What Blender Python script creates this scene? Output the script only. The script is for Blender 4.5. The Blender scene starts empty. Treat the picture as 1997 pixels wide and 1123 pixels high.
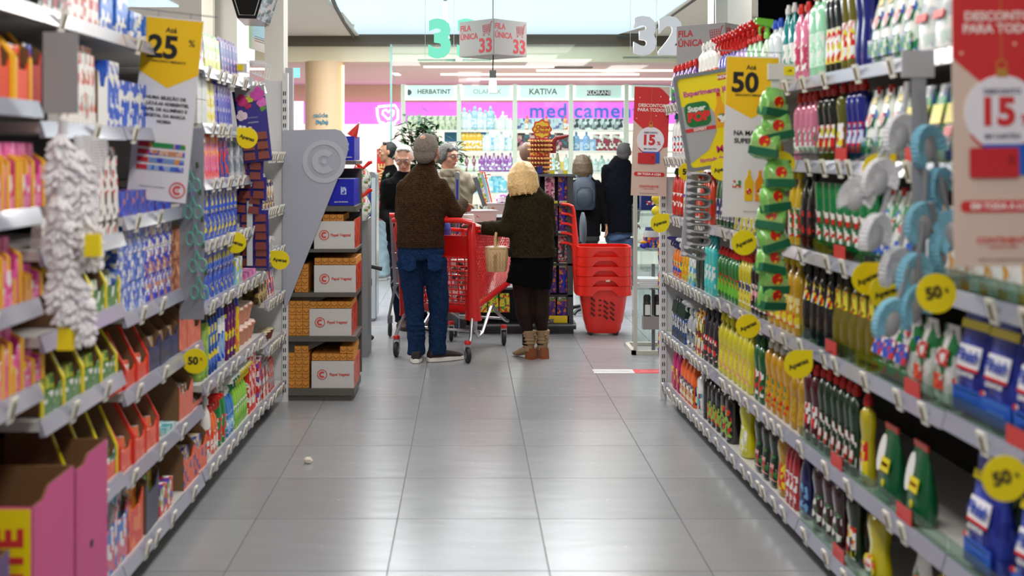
import bpy, bmesh, math, random
from mathutils import Vector, Matrix
random.seed(7)
SC = bpy.context.scene
C = SC.collection
PI = math.pi
# ------------------------------------------------------------------ camera, world, exposure
F, H, CX, CY = 2209.0, 1.552, 911.0, 298.0          # focal (px of a 1997 px wide frame), eye height, vanishing point
cd = bpy.data.cameras.new('camera'); cam = bpy.data.objects.new('camera', cd); C.objects.link(cam)
cam.location = (0, 0, H); cam.rotation_euler = (PI/2, 0, 0)
cd.sensor_width = 36; cd.lens = 36*F/1997
cd.shift_x = (998.5-CX)/1997; cd.shift_y = -(561.5-CY)/1997
cd.clip_start = .05; cd.clip_end = 100
cd.dof.use_dof = True; cd.dof.focus_distance = 8.6; cd.dof.aperture_fstop = 2.1
SC.camera = cam
SC.view_settings.view_transform = 'Standard'; SC.view_settings.look = 'None'
SC.view_settings.gamma = 1; SC.view_settings.use_curve_mapping = False
SC.view_settings.exposure = 0.0
W = bpy.data.worlds.new('world'); SC.world = W; W.use_nodes = True
W.node_tree.nodes['Background'].inputs[0].default_value = (1, .97, .93, 1)
W.node_tree.nodes['Background'].inputs[1].default_value = .27

def area(name, loc, size, power, color=(1, .97, .93), rot=(0, 0, 0)):
    l = bpy.data.lights.new(name, 'AREA'); l.shape = 'RECTANGLE'; l.size, l.size_y = size
    l.energy = power; l.color = color
    o = bpy.data.objects.new(name, l); C.objects.link(o); o.location = loc; o.rotation_euler = rot
    return o
for k, y in enumerate((-3.6, -1.5, 0.6, 2.7, 4.8, 6.9)):          # the ceiling luminaires over the aisle
    area('aisle_lamp', (0.05, y, 3.25), (.5, 1.5), 38)
area('checkout_fill', (-.1, 11.2, 3.05), (3.0, 1.4), 120, (.95, .98, 1))
area('checkout_fill', (-.1, 13.2, 3.05), (3.2, 2.0), 110, (.95, .98, 1))
area('checkout_fill', (-1.3, 10.4, 3.05), (1.0, 1.4), 85, (1, .97, .93))  # added to brighten the checkout floor, no fitting belongs to it
area('checkout_fill', (1.5, 10.4, 3.05), (1.0, 1.4), 85, (1, .97, .93))  # its partner on the right, added for the same floor
area('checkout_fill', (-2.6, 8.6, 3.0), (.6, 1.8), 60, (1, .96, .9))
area('checkout_fill', (2.7, 9.6, 3.0), (.6, 1.8), 60, (1, .96, .9))
area("pharmacy_lamp", (1.2, 16.8, 2.70), (5.5, 2.2), 150, (1, .95, .9))
area('pharmacy_lamp', (-3.0, 16.8, 2.70), (3.0, 2.2), 75, (1, .93, .9))

# ------------------------------------------------------------------ helpers
def P(px, py, d):                                     # a point of the place, from where it is seen and how far it is
    return Vector(((px-CX)*d/F, d, H-(py-CY)*d/F))
def s2l(c):
    c = c/255
    return c/12.92 if c <= .04045 else ((c+.055)/1.055)**2.4
def col(c):
    return (s2l(c[0]), s2l(c[1]), s2l(c[2]), 1)
MC = {}
def mat(c, rough=.5, metal=0, em=0, bump=0, bscale=60, var=0, coat=0, trans=0, alpha=1, spec=None, vscale=6):
    key = ('m', tuple(c), rough, metal, em, bump, bscale, var, coat, trans, alpha, spec, vscale)
    if key in MC: return MC[key]
    m = bpy.data.materials.new('mat_%02x%02x%02x' % tuple(int(v) for v in c)); m.use_nodes = True
    nt = m.node_tree; b = nt.nodes['Principled BSDF']
    b.inputs['Base Color'].default_value = col(c); b.inputs['Roughness'].default_value = rough
    b.inputs['Metallic'].default_value = metal
    if spec is not None: b.inputs['Specular IOR Level'].default_value = spec
    if coat: b.inputs['Coat Weight'].default_value = coat; b.inputs['Coat Roughness'].default_value = .08
    if trans: b.inputs['Transmission Weight'].default_value = trans
    if em: b.inputs['Emission Color'].default_value = col(c); b.inputs['Emission Strength'].default_value = em
    tc = nt.nodes.new('ShaderNodeTexCoord'); n = nt.nodes.new('ShaderNodeTexNoise')
    nt.links.new(tc.outputs['Object'], n.inputs['Vector'])
    if var:
        n.inputs['Scale'].default_value = vscale; n.inputs['Detail'].default_value = 4
        mx = nt.nodes.new('ShaderNodeMix'); mx.data_type = 'RGBA'
        c2 = [max(0, v*(1-var)) for v in c]; c3 = [min(255, v*(1+var*.6)) for v in c]
        mx.inputs[6].default_value = col(c2); mx.inputs[7].default_value = col(c3)
        nt.links.new(n.outputs[0], mx.inputs[0]); nt.links.new(mx.outputs[2], b.inputs['Base Color'])
    if bump:
        n2 = nt.nodes.new('ShaderNodeTexNoise'); n2.inputs['Scale'].default_value = bscale
        nt.links.new(tc.outputs['Object'], n2.inputs['Vector'])
        bp = nt.nodes.new('ShaderNodeBump'); bp.inputs['Strength'].default_value = bump; bp.inputs['Distance'].default_value = .01
        nt.links.new(n2.outputs[0], bp.inputs['Height']); nt.links.new(bp.outputs[0], b.inputs['Normal'])
    MC[key] = m
    return m
def pmat(cols, scale=30, stretch=(1, 1, 1), rough=.35, seed=0):   # printed packaging: patches of several inks
    key = ('p', tuple(tuple(c) for c in cols), scale, stretch, rough, seed)
    if key in MC: return MC[key]
    m = bpy.data.materials.new('print_%d' % len(MC)); m.use_nodes = True
    nt = m.node_tree; b = nt.nodes['Principled BSDF']; b.inputs['Roughness'].default_value = rough
    tc = nt.nodes.new('ShaderNodeTexCoord'); mp = nt.nodes.new('ShaderNodeMapping')
    mp.inputs['Scale'].default_value = stretch; mp.inputs['Location'].default_value = (seed*.37, seed*.71, seed*.13)
    v = nt.nodes.new('ShaderNodeTexVoronoi'); v.inputs['Scale'].default_value = scale*1.45; v.distance = 'CHEBYCHEV'
    sp = nt.nodes.new('ShaderNodeSeparateColor'); r = nt.nodes.new('ShaderNodeValToRGB'); r.color_ramp.interpolation = 'CONSTANT'
    e = r.color_ramp.elements
    e[0].position = 0; e[0].color = col(cols[0]); e[1].position = 1/len(cols); e[1].color = col(cols[min(1, len(cols)-1)])
    for i in range(2, len(cols)):
        x = e.new(i/len(cols)); x.color = col(cols[i])
    L = nt.links.new
    L(tc.outputs['Object'], mp.inputs[0]); L(mp.outputs[0], v.inputs['Vector']); L(v.outputs['Color'], sp.inputs[0])
    L(sp.outputs[0], r.inputs[0]); L(r.outputs[0], b.inputs['Base Color'])
    MC[key] = m
    return m
def glassm(tint=(235, 245, 245), refl=.08, rough=.02):
    key = ('g', tint, refl)
    if key in MC: return MC[key]
    m = bpy.data.materials.new('clear_pane'); m.use_nodes = True; nt = m.node_tree; nt.nodes.clear()
    o = nt.nodes.new('ShaderNodeOutputMaterial'); t = nt.nodes.new('ShaderNodeBsdfTransparent'); g = nt.nodes.new('ShaderNodeBsdfGlossy')
    t.inputs[0].default_value = col(tint); g.inputs['Roughness'].default_value = rough
    x = nt.nodes.new('ShaderNodeMixShader'); x.inputs[0].default_value = refl
    nt.links.new(t.outputs[0], x.inputs[1]); nt.links.new(g.outputs[0], x.inputs[2]); nt.links.new(x.outputs[0], o.inputs[0])
    MC[key] = m
    return m

class MB:                                             # mesh builder
    def __init__(s): s.v = []; s.f = []; s.m = []; s.mi = 0
    def add(s, vs, fs):
        b = len(s.v); s.v += [tuple(v) for v in vs]; s.f += [tuple(i+b for i in f) for f in fs]; s.m += [s.mi]*len(fs)
        return s
    def box(s, x0, x1, y0, y1, z0, z1, tx=0, ty=0):   # tx, ty: inset of the top
        return s.add([(x0, y0, z0), (x1, y0, z0), (x1, y1, z0), (x0, y1, z0),
                      (x0+tx, y0+ty, z1), (x1-tx, y0+ty, z1), (x1-tx, y1-ty, z1), (x0+tx, y1-ty, z1)],
                     [(3, 2, 1, 0), (4, 5, 6, 7), (0, 1, 5, 4), (1, 2, 6, 5), (2, 3, 7, 6), (3, 0, 4, 7)])
    def rings(s, rings, cap=True, closed=True):
        n = len(rings[0]); vs = [p for r in rings for p in r]; fs = []
        for k in range(len(rings)-1):
            for i in range(n if closed else n-1):
                j = (i+1) % n
                fs.append((k*n+i, k*n+j, (k+1)*n+j, (k+1)*n+i))
        if cap: fs.append(tuple(reversed(range(n)))); fs.append(tuple((len(rings)-1)*n+i for i in range(n)))
        return s.add(vs, fs)
    def lathe(s, prof, cx=0, cy=0, ry=1.0, seg=14, a0=0, a1=2*PI, cap=True, sq=2.0, axis='z'):
        full = abs(a1-a0-2*PI) < 1e-4; R = []
        for (r, z) in prof:
            ring = []
            for i in range(seg if full else seg+1):
                a = a0+(a1-a0)*i/seg; c_, s_ = math.cos(a), math.sin(a)
                k = 1.0 if sq == 2 else (abs(c_)**sq+abs(s_)**sq)**(-1/sq)
                x, y = r*c_*k, r*s_*k*ry
                ring.append((cx+x, cy+y, z) if axis == 'z' else ((cx+x, z, cy+y) if axis == 'y' else (z, cx+x, cy+y)))
            R.append(ring)
        return s.rings(R, cap and full, full)
    def tube(s, pts, r, seg=8, cap=True, flat=1.0, ref=None):
        pts = [Vector(p) for p in pts]; n = len(pts); rs = r if isinstance(r, (list, tuple)) else [r]*n
        up = Vector(ref) if ref else Vector((0, 0, 1)); R = []
        prev = None
        for i, p in enumerate(pts):
            t = (pts[min(i+1, n-1)]-pts[max(i-1, 0)]).normalized()
            if ref: a = up-t*up.dot(t)
            elif prev is None:
                a = up-t*up.dot(t)
                if a.length < .1: a = Vector((0, 1, 0))-t*t.y
            else: a = prev-t*prev.dot(t)
            if a.length < 1e-5: a = Vector((1, 0, 0))
            a.normalize(); prev = a; b = t.cross(a)
            q = rs[i]; ra, rb = (q if isinstance(q, (list, tuple)) else (q, q*flat))
            R.append([p+a*(ra*math.cos(2*PI*k/seg))+b*(rb*math.sin(2*PI*k/seg)) for k in range(seg)])
        return s.rings(R, cap)
    def bar(s, a, b, w, h, up=(0, 0, 1)):             # rectangular bar from a to b
        a, b = Vector(a), Vector(b); t = (b-a).normalized(); u = Vector(up); u = u-t*u.dot(t)
        if u.length < 1e-4: u = Vector((0, 1, 0))-t*t.y
        u.normalize(); r = t.cross(u)
        q = lambda p: [p-r*w/2-u*h/2, p+r*w/2-u*h/2, p+r*w/2+u*h/2, p-r*w/2+u*h/2]
        return s.rings([q(a), q(b)])
    def prism(s, poly, y0, y1):                       # polygon in XZ, extruded along Y
        n = len(poly)
        vs = [(x, y0, z) for x, z in poly]+[(x, y1, z) for x, z in poly]
        fs = [tuple(range(n)), tuple(reversed(range(n, 2*n)))]+[(i, i+n, (i+1) % n+n, (i+1) % n) for i in range(n)]
        return s.add(vs, fs)
    def ball(s, c, rx, ry=None, rz=None, seg=12, rings=8):
        ry = ry or rx; rz = rz or rx; R = []
        for k in range(1, rings):
            a = PI*k/rings-PI/2
            R.append([(c[0]+rx*math.cos(a)*math.cos(2*PI*i/seg), c[1]+ry*math.cos(a)*math.sin(2*PI*i/seg), c[2]+rz*math.sin(a)) for i in range(seg)])
        return s.rings(R)
    def xf(s, M):
        s.v = [tuple(M @ Vector(v)) for v in s.v]; return s
    def mesh(s, name, mats, smooth=False):
        me = bpy.data.meshes.new(name); me.from_pydata(s.v, [], s.f); me.validate(); me.update()
        for m in (mats if isinstance(mats, (list, tuple)) else [mats]): me.materials.append(m)
        if len(me.polygons) == len(s.m):
            me.polygons.foreach_set('material_index', s.m)
        if smooth:
            me.polygons.foreach_set('use_smooth', [True]*len(me.polygons))
            try: me.set_sharp_from_angle(angle=math.radians(40))
            except Exception: pass
        return me
def obj(name, me, parent=None, loc=(0, 0, 0), rz=0, rot=None, kind=None):
    o = bpy.data.objects.new(name, me); C.objects.link(o); o.location = loc
    o.rotation_euler = rot if rot else (0, 0, rz)
    if parent: o.parent = parent
    if kind: o['kind'] = kind
    return o
USED = {}
def tag(o, label, cat, group=None):
    n = len(label.split())
    if not 4 <= n <= 16: print('LABEL LENGTH', n, label)
    if label in USED and not (group and USED[label] == group): print('LABEL TWICE', label)
    USED[label] = group
    o['label'] = label; o['category'] = cat
    if group: o['group'] = group
    return o
def thing(name, label, cat, loc=(0, 0, 0), rz=0, group=None, rot=None):
    o = bpy.data.objects.new(name, None); C.objects.link(o); o.location = loc; o.rotation_euler = rot if rot else (0, 0, rz)
    o.empty_display_size = .05
    return tag(o, label, cat, group)
def spawn(name, parts, label, cat, loc, rz=0, group=None, rot=None, scale=None):   # parts: (name, mesh[, [sub parts]])
    if len(parts) == 1 and len(parts[0]) == 2:
        o = obj(name, parts[0][1], None, loc, rz, rot); tag(o, label, cat, group)
    else:
        o = thing(name, label, cat, loc, rz, group, rot)
        for p in parts:
            q = obj(p[0], p[1], o)
            if len(p) > 2:
                for s in p[2]: obj(s[0], s[1], q)
    if scale: o.scale = (scale, scale, scale)
    return o
TC = {}
def text(s, size, m, bold=0, spacing=1.0, align='CENTER', shear=0, ex=.0006, line=1.0):   # flat lettering in XZ facing -Y
    key = (s, size, m.name, bold, spacing, align, shear, line)
    if key in TC: return TC[key]
    cu = bpy.data.curves.new('t', 'FONT'); cu.body = s; cu.size = size; cu.align_x = align; cu.align_y = 'CENTER'
    cu.offset = bold*size; cu.space_character = spacing; cu.shear = shear; cu.extrude = ex; cu.resolution_u = 3; cu.space_line = line
    o = bpy.data.objects.new('t', cu); C.objects.link(o)
    dg = bpy.context.evaluated_depsgraph_get(); me = bpy.data.meshes.new_from_object(o.evaluated_get(dg))
    bpy.data.objects.remove(o); bpy.data.curves.remove(cu)
    me.transform(Matrix.Rotation(PI/2, 4, 'X')); me.materials.clear(); me.materials.append(m); me.name = 'lettering'
    TC[key] = me
    return me
def lettering(s, size, m, parent, loc, rot=(0, 0, 0), **k):
    return obj('lettering', text(s, size, m, **k), parent, loc, rot=rot)
ORD = ['first', 'second', 'third', 'fourth', 'fifth', 'sixth', 'seventh', 'eighth', 'ninth', 'tenth', 'eleventh', 'twelfth', 'thirteenth',
       'fourteenth', 'fifteenth', 'sixteenth', 'seventeenth', 'eighteenth', 'nineteenth', 'twentieth', 'twenty-first', 'twenty-second', 'twenty-third', 'twenty-fourth', 'twenty-fifth']
def rsq(w, h, r, n=4):                                 # rounded rectangle in XZ, centred
    p = []
    for cx, cz, a in ((w/2-r, h/2-r, 0), (-w/2+r, h/2-r, PI/2), (-w/2+r, -h/2+r, PI), (w/2-r, -h/2+r, 3*PI/2)):
        for i in range(n+1):
            t = a+PI/2*i/n; p.append((cx+r*math.cos(t), cz+r*math.sin(t)))
    return list(reversed(p))
def disc(r, n=20): return [(r*math.cos(-2*PI*i/n), r*math.sin(-2*PI*i/n)) for i in range(n)]
def ringp(mb, r0, r1, y0, y1, a0=0, a1=2*PI, n=28, cx=0, cz=0):      # annulus (or arc of one) in XZ
    full = abs(a1-a0-2*PI) < 1e-4; R = []
    for i in range(n if full else n+1):
        a = a0+(a1-a0)*i/n; c_, s_ = math.cos(a), math.sin(a)
        R.append([(cx+r0*c_, y0, cz+r0*s_), (cx+r1*c_, y0, cz+r1*s_), (cx+r1*c_, y1, cz+r1*s_), (cx+r0*c_, y1, cz+r0*s_)])
    if full: R.append(R[0])
    return mb.rings(R, cap=not full)

# materials met again and again
WHITE = mat((232, 232, 230), .45); METALW = mat((222, 222, 224), .35); RAILM = mat((150, 152, 168), .25, coat=.5)
BLACK = mat((18, 18, 20), .5); DARKG = mat((62, 62, 64), .45); GREYP = mat((150, 152, 156), .4)
RED = mat((214, 30, 22), .35, coat=.3); YEL = mat((236, 214, 0), .45); INK = mat((20, 20, 20), .6); REDINK = mat((205, 45, 50), .6)
CHROME = mat((190, 192, 196), .22, .9); CARD = mat((150, 112, 74), .8, var=.12); RUBBER = mat((28, 28, 30), .6)
GLASS = glassm()
# ------------------------------------------------------------------ the setting
def structure(name, me, loc=(0, 0, 0), kind='structure'):
    o = obj(name, me, None, loc); o['kind'] = kind; return o
grout = mat((96, 96, 98), .7)
fl = structure('floor', MB().box(-6, 6, 1.2, 21, -.05, -.004).mesh('floor', grout))
def tile_mat(k):
    m = bpy.data.materials.new('porcelain_tile'); m.use_nodes = True; nt = m.node_tree; b = nt.nodes['Principled BSDF']
    tc = nt.nodes.new('ShaderNodeTexCoord'); n = nt.nodes.new('ShaderNodeTexNoise'); n.inputs['Scale'].default_value = 3.0; n.inputs['Detail'].default_value = 6
    mp = nt.nodes.new('ShaderNodeMapping'); mp.inputs['Scale'].default_value = (1, 4, 1)
    mx = nt.nodes.new('ShaderNodeMix'); mx.data_type = 'RGBA'
    b0 = 143+3*k; mx.inputs[6].default_value = col((b0-5, b0-3, b0)); mx.inputs[7].default_value = col((b0+7, b0+9, b0+12))
    rr = nt.nodes.new('ShaderNodeMapRange'); rr.inputs[3].default_value = .20; rr.inputs[4].default_value = .31
    bp = nt.nodes.new('ShaderNodeBump'); bp.inputs['Strength'].default_value = .06; bp.inputs['Distance'].default_value = .02
    L = nt.links.new
    L(tc.outputs['Object'], mp.inputs[0]); L(mp.outputs[0], n.inputs[0]); L(n.outputs[0], mx.inputs[0]); L(mx.outputs[2], b.inputs['Base Color'])
    L(n.outputs[0], rr.inputs[0]); L(rr.outputs[0], b.inputs['Roughness']); L(n.outputs[0], bp.inputs['Height']); L(bp.outputs[0], b.inputs['Normal'])
    b.inputs['Specular IOR Level'].default_value = .65
    return m
tms = [MB().box(-.2985, .2985, -.2985, .2985, -.004, 0, .0008, .0008).mesh('tile', tile_mat(k)) for k in (-1, 0, 1)]
for i in range(-7, 9):
    for j in range(-1, 27):
        x, y = .0045+.6*i, 4.506+.6*(j-3)
        if y > 15 and abs(x) > 4.3: continue
        if abs(x) > .45*y+.9 or (y < 7 and abs(x) > 2.3): continue
        obj('tile', tms[(i*5+j*3+i*j) % 3], fl, (x, y, 0))
# ceiling: plaster, with the luminous ceiling let into it
CZ = 3.087
ce = structure('ceiling', MB().box(-9, -1.42, -1, 14.87, CZ, CZ+.1).box(2.24, 9, -1, 14.87, CZ, CZ+.1).box(-1.42, 2.24, -1, 7.9, CZ+.35, CZ+.45)
               .box(-1.42, 2.24, 7.8, 7.9, CZ, CZ+.4).mesh('ceiling', mat((236, 228, 214), .8)))
lum = mat((214, 240, 250), .4, em=1.0); lum.node_tree.nodes['Principled BSDF'].inputs['Base Color'].default_value = (.03, .03, .03, 1); fr = mat((150, 170, 180), .5)
j = 0
for a in range(6):
    y0 = 14.87-1.16*(a+1); y1 = 14.87-1.16*a-.012
    xl0, xl1 = -1.36-.02*a, (-1.49 if a == 0 else -1.38-.01*a)
    m = MB().add([(xl0, y0, CZ+.02), (2.24, y0, CZ+.02), (1.98 if a == 0 else 2.24, y1, CZ+.02), (xl1, y1, CZ+.02)], [(3, 2, 1, 0)])
    m.add([(xl0, y0, CZ+.05), (2.24, y0, CZ+.05), (1.98 if a == 0 else 2.24, y1, CZ+.05), (xl1, y1, CZ+.05)], [(0, 1, 2, 3)])
    obj('light_panel', m.mesh('light_panel', lum), ce)
for k in range(5):
    o = obj('light_panel', MB().box(-6.2, -3.0, 6+k*1.16, 7.148+k*1.16, CZ-.02, CZ-.001).mesh('light_panel', lum), ce)
# curved dark rim of the luminous ceiling
rim = MB(); rim.tube([P(690, 72, 14.8), P(672, 45, 13.4), P(655, 14, 11.9), P(645, -10, 11)], .02, 6)
rim.tube([P(1205, 72, 14.8), P(1262, 66, 14.4), P(1310, 30, 12.7), P(1360, -5, 11.2)], .02, 6)
obj('rim', rim.mesh('rim', mat((70, 70, 66), .6)), ce)
structure('trim_1', MB().box(-6, 6, 14.87, 15.0, 2.952, 3.12).mesh('beam', mat((104, 94, 80), .7)))
structure('trim_2', MB().box(-6, 6, 14.9, 15.1, 2.75, 2.952).mesh('fascia', mat((232, 220, 190), .6)))
structure('wall_back', MB().box(-6, 6, 20.0, 20.1, 0, 2.78).mesh('wall', mat((236, 204, 176), .7)))
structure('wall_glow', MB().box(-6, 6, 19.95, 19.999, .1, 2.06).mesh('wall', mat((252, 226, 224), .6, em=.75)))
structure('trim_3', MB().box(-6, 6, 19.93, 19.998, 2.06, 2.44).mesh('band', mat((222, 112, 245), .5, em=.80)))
ci = structure('ceiling_inner', MB().box(-6, 6, 15.1, 20.1, 2.75, 2.8).mesh('ceiling', mat((232, 206, 196), .7)))
for px0, py0, d0, px1, py1, d1 in ((745, 115, 15.4, 775, 145, 18.0),):
    obj('strip_light', MB().bar(P(745, 116, 14.55*1.06)+Vector((0, 0, -.02)), P(776, 146, 17.4), .09, .02).mesh('strip', mat((255, 250, 245), .4, em=2.2)), ci)
for y, x0, x1 in ((15.6, -.6, 1.2), (16.3, 1.0, 3.0), (17.1, -.4, 2.6), (18.2, 0, 3.4), (16.0, -3.6, -2.4)):
    obj('strip_light', MB().box(x0, x1, y, y+.05, 2.725, 2.75).mesh('strip', mat((255, 250, 240), .4, em=1.8)), ci)
obj('air_vent', MB().box(1.15, 1.75, 15.75, 15.95, 2.735, 2.75).mesh('vent', mat((120, 112, 106), .6)), ci)
# beige pharmacy column
pc = MB().lathe([(.255, 0), (.255, 2.75)], seg=28)
col1 = thing('column', 'round beige column lettered saúde bebé at the pharmacy entrance', 'column', (P(632, 0, 14.9).x, 14.95, 0))
obj('shaft', pc.mesh('shaft', mat((218, 186, 146), .6), True), col1)
obj('light_strip', MB().box(.24, .27, -.12, -.08, .1, 2.7).mesh('strip', mat((255, 220, 160), .4, em=1.6)), col1)
teal = mat((60, 120, 140), .5)
lettering('saúde', .085, teal, col1, (-.02, -.257, H+(298-226)*14.9/F), bold=.02)
lettering('bebé', .085, teal, col1, (0, -.258, H+(298-239)*14.9/F), bold=.02)
for k in (0, 1):
    obj('arrow', MB().bar((-.06+k*.07, -.258, 1.975), (0+k*.07, -.258, 1.915), .018, .006, (0, 1, 0)).mesh('arrow', teal), col1)
# speech bubble with a heart, drawn in neon on the wall
nb = thing('neon_sign', 'white neon speech bubble with a heart on the pharmacy wall', 'sign', (P(755, 0, 19.8).x, 19.915, 2.0))
NEON = mat((255, 246, 252), .4, em=2.5)
def npt(px, py): v = P(px, py, 19.915); return (v.x-nb.location.x, 0, v.z-2.0)
obj('bubble', MB().tube([npt(*q) for q in ((737, 208), (770, 205), (776, 215), (776, 232), (768, 240), (756, 240), (757, 246), (748, 240), (740, 238), (736, 225), (735, 210))], .018, 6).mesh('n', NEON), nb)
obj('heart', MB().tube([npt(*q) for q in ((757, 233), (746, 222), (747, 216), (753, 214), (757, 219), (762, 214), (768, 216), (767, 224), (757, 233))], .014, 6).mesh('n', NEON), nb)
tt = tag(obj('wall_lettering', text('medicamentos', .36, mat((60, 124, 215), .5, em=.3), bold=.012, spacing=1.10, ex=.01), None, (P(1160, 0, 19.9).x, 19.9, P(0, 217, 19.9).z)),
         'blue medicamentos lettering on the violet pharmacy wall', 'lettering')  # slight glow put into the letter colour to lighten it
# glazed front of the pharmacy
g1 = structure('window_1', MB().box(P(763, 0, 14.6).x, 4.0, 14.6, 14.612, .02, 2.95).mesh('pane', glassm((250, 254, 253), .018)))
obj('window_frame', MB().box(P(761, 0, 14.6).x, P(764.5, 0, 14.6).x, 14.58, 14.63, 0, 2.95).mesh('edge', mat((120, 170, 165), .3)), g1)
# store columns and panels at the head of the aisle
def panel(name, px0, px1, y0, y1, z0, z1, m, label=None, cat=None):
    a = P(px0, 0, y0).x; b = P(px1, 0, y0).x
    o = structure(name, MB().box(a, b, y0, y1, z0, z1).mesh(name, m))
    return o
cw = mat((226, 222, 212), .6)
panel('wall_left', 393, 462, 8.6, 9.1, 0, 3.2, cw)
panel('trim_4', 415, 419, 8.56, 8.6, 1.6, 3.1, mat((200, 196, 186), .5))
panel('trim_5', 516, 553, 7.62, 7.8, 0, 3.08, cw)
panel('trim_7', 555, 571, 7.7, 7.75, 0, H+166*7.7/F, mat((168, 170, 176), .4))
panel('wall_right', 1419, 1466, 9.0, 9.5, 0, 3.2, mat((226, 226, 220), .5))
panel('trim_6', 1396, 1419, 9.0, 9.3, 0, 3.2, mat((190, 190, 184), .4))
structure('wall_far', MB().box(-9, -4.2, 14.2, 14.3, 0, 3.08).box(3.0, 7, 12.8, 12.9, 0, 3.08).mesh('wall', mat((228, 222, 214), .7)))
# clear hanging screen
hs = tag(obj('hanging_screen', MB().box(P(553, 0, 14.2).x, P(592, 0, 14.2).x, 14.2, 14.21, 1.5, 2.2).mesh('s', mat((250, 214, 226), .3, em=.6))), 'pale pink lit panel beside the beige column', 'panel')
hs = tag(obj('striped_awning', MB().box(P(556, 0, 14.3).x, P(585, 0, 14.3).x, 14.25, 14.3, 2.5, 2.62).mesh('s', mat((130, 214, 232), .3, em=.6))), 'small cyan lit strip above the pink panel', 'light')

# ------------------------------------------------------------------ gondola shelving
def tR(px): return 1.4017/((px-CX)/F+.0232)
def tL(px): return 1.2087/((CX-px)/F+.01)
def G(side, t, inset, z):
    if side == 'R': return Vector((1.237+(7.1-t)*.0232+inset, t, z))
    return Vector((-(1.14+(6.87-t)*.01)-inset, t, z))
RZ = {'R': -PI/2+.0232, 'L': PI/2-.01}
TT = {'R': tR, 'L': tL}
shelf_m = mat((196, 194, 190), .4); back_m = mat((44, 40, 38), .6); back_l = mat((150, 148, 144), .5); tagm = mat((236, 234, 222), .4); tagd = mat((112, 100, 70), .5)
tm_ = MB().box(-.020, .020, -.008, 0, -.036, .030); tm_.mi = 1; tm_.box(-.009, .009, -.0095, -.008, -.024, .018); tag_me = tm_.mesh('price_tag', [tagm, tagd])
tag_in = MB().box(-.009, .009, -.0075, -.006, -.018, .016).mesh('tag_face', tagd)
UNITS = []
def headroom(side, t, z):
    best = 9
    for (sd, a, b, zs) in UNITS:
        if sd == side and a-.12 < t < b+.12:
            for q in zs:
                if q > z+.05: best = min(best, q-.032-z)
    return best
def unit(side, t0, t1, zs, label, tags, deep=.45, light=False, lip=False, ztag=None):
    """one bay: t0 (near) to t1 (far)"""
    tm = (t0+t1)/2; w = t1-t0; base = G(side, tm, 0, 0)
    u = thing('shelf_unit', label, 'shelf', base, RZ[side])
    ht = max(zs)+.12
    zt = {}
    if ztag: zt = ztag
    UNITS.append((side, t0, t1, sorted(zs)))
    obj('back_panel', MB().box(-w/2, w/2, deep, deep+.03, .02, ht).mesh('back', back_l if light else back_m), u)
    if zs[0] < .3 and not zt: obj('base', MB().box(-w/2, w/2 if not zt else w/2, .08, deep, .0, zs[0]-.03).mesh('base', mat((58, 58, 60), .6)), u)
    W0, X0 = w, u
    for z in zs:
        xo = 0; w = W0
        if z in zt: w = t1-zt[z]; xo = (W0-w)/2*(1 if side == 'L' else -1)
        s = obj('shelf', MB().box(-w/2+.002, w/2-.002, .004, deep, -.028, 0).mesh('shelf', shelf_m), u, (xo, 0, z))
        obj('price_rail', MB().add([(-w/2+.003, .003, .004), (w/2-.003, .003, .004), (w/2-.003, -.012, -.042), (-w/2+.003, -.012, -.042),
                                    (-w/2+.003, .012, .004), (w/2-.003, .012, .004), (w/2-.003, .004, -.044), (-w/2+.003, .004, -.044)],
                                   [(0, 3, 2, 1), (4, 5, 6, 7), (0, 1, 5, 4), (3, 7, 6, 2), (0, 4, 7, 3), (1, 2, 6, 5)]).mesh('rail', RAILM), s)
        if lip and z < 1.7:
            obj('clear_lip', MB().box(-w/2+.004, w/2-.004, .006, .009, .0, .055).mesh('lip', glassm((214, 230, 222), .10)), s)
            for q in range(2): obj('red_sticker', MB().box(-.055, .055, .002, .005, .004, .05).mesh('st', mat((206, 60, 58), .45)), s, (-w/2+w*(.28+.45*q+.1*random.random()), 0, 0))
        n = max(1, int(w/tags*random.uniform(.8, 1.2))); used = []
        for k in range(n):
            x = -w/2+.05+(w-.1)*(k+random.random()*.8)/n
            if any(abs(x-v) < .045 for v in used): continue
            used.append(x)
            t = obj('price_tag', tag_me, s, (x, -.009, -.02), rot=(.25, 0, 0))
    return u
unit('R', 5.76, 7.12, [.11, .43, .80, 1.172, 1.52, 1.84], 'far right shelving bay with detergents beside the red poster stand', .10, light=True)
unit('R', 4.45, 5.757, [.11, .43, .815, 1.176, 1.52, 1.84], 'right shelving bay of dish soap between grey cloth and sponge strips', .16)
unit('R', 3.15, 4.447, [.11, .43, .825, 1.176, 1.52, 1.84], 'right shelving bay between the sponge strip and the dish brushes', .20, lip=True)
unit('R', 1.8, 3.147, [.11, .43, .83, 1.176, 1.52, 1.84], 'nearest right shelving bay with blue dishwasher pouches', .33, lip=True)
unit('L', 6.42, 7.03, [.14, .44, .70, .98, 1.23, 1.55], 'short end bay of left shelving beside the grey display stand', .07, light=True)
unit('L', 4.97, 6.417, [.15, .53, .883, 1.157, 1.43, 1.68, 1.93], 'left shelving bay with aerosols and blue packs behind the scissors', .13, light=True)
unit('L', 3.86, 4.967, [.14, .445, .73, .997, 1.33, 1.64, 1.955], 'left shelving bay behind the yellow banner', .28)
unit('L', 3.13, 3.857, [.14, .465, .808, 1.04, 1.28, 1.637, 1.955], 'left shelving bay with green cartons behind the white brushes', .35, ztag={.14: 3.5, .465: 3.5})
unit('L', 1.9, 3.127, [.915, 1.15, 1.40, 1.69, 1.955], 'nearest left shelving bay with pink packs', .4)
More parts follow.
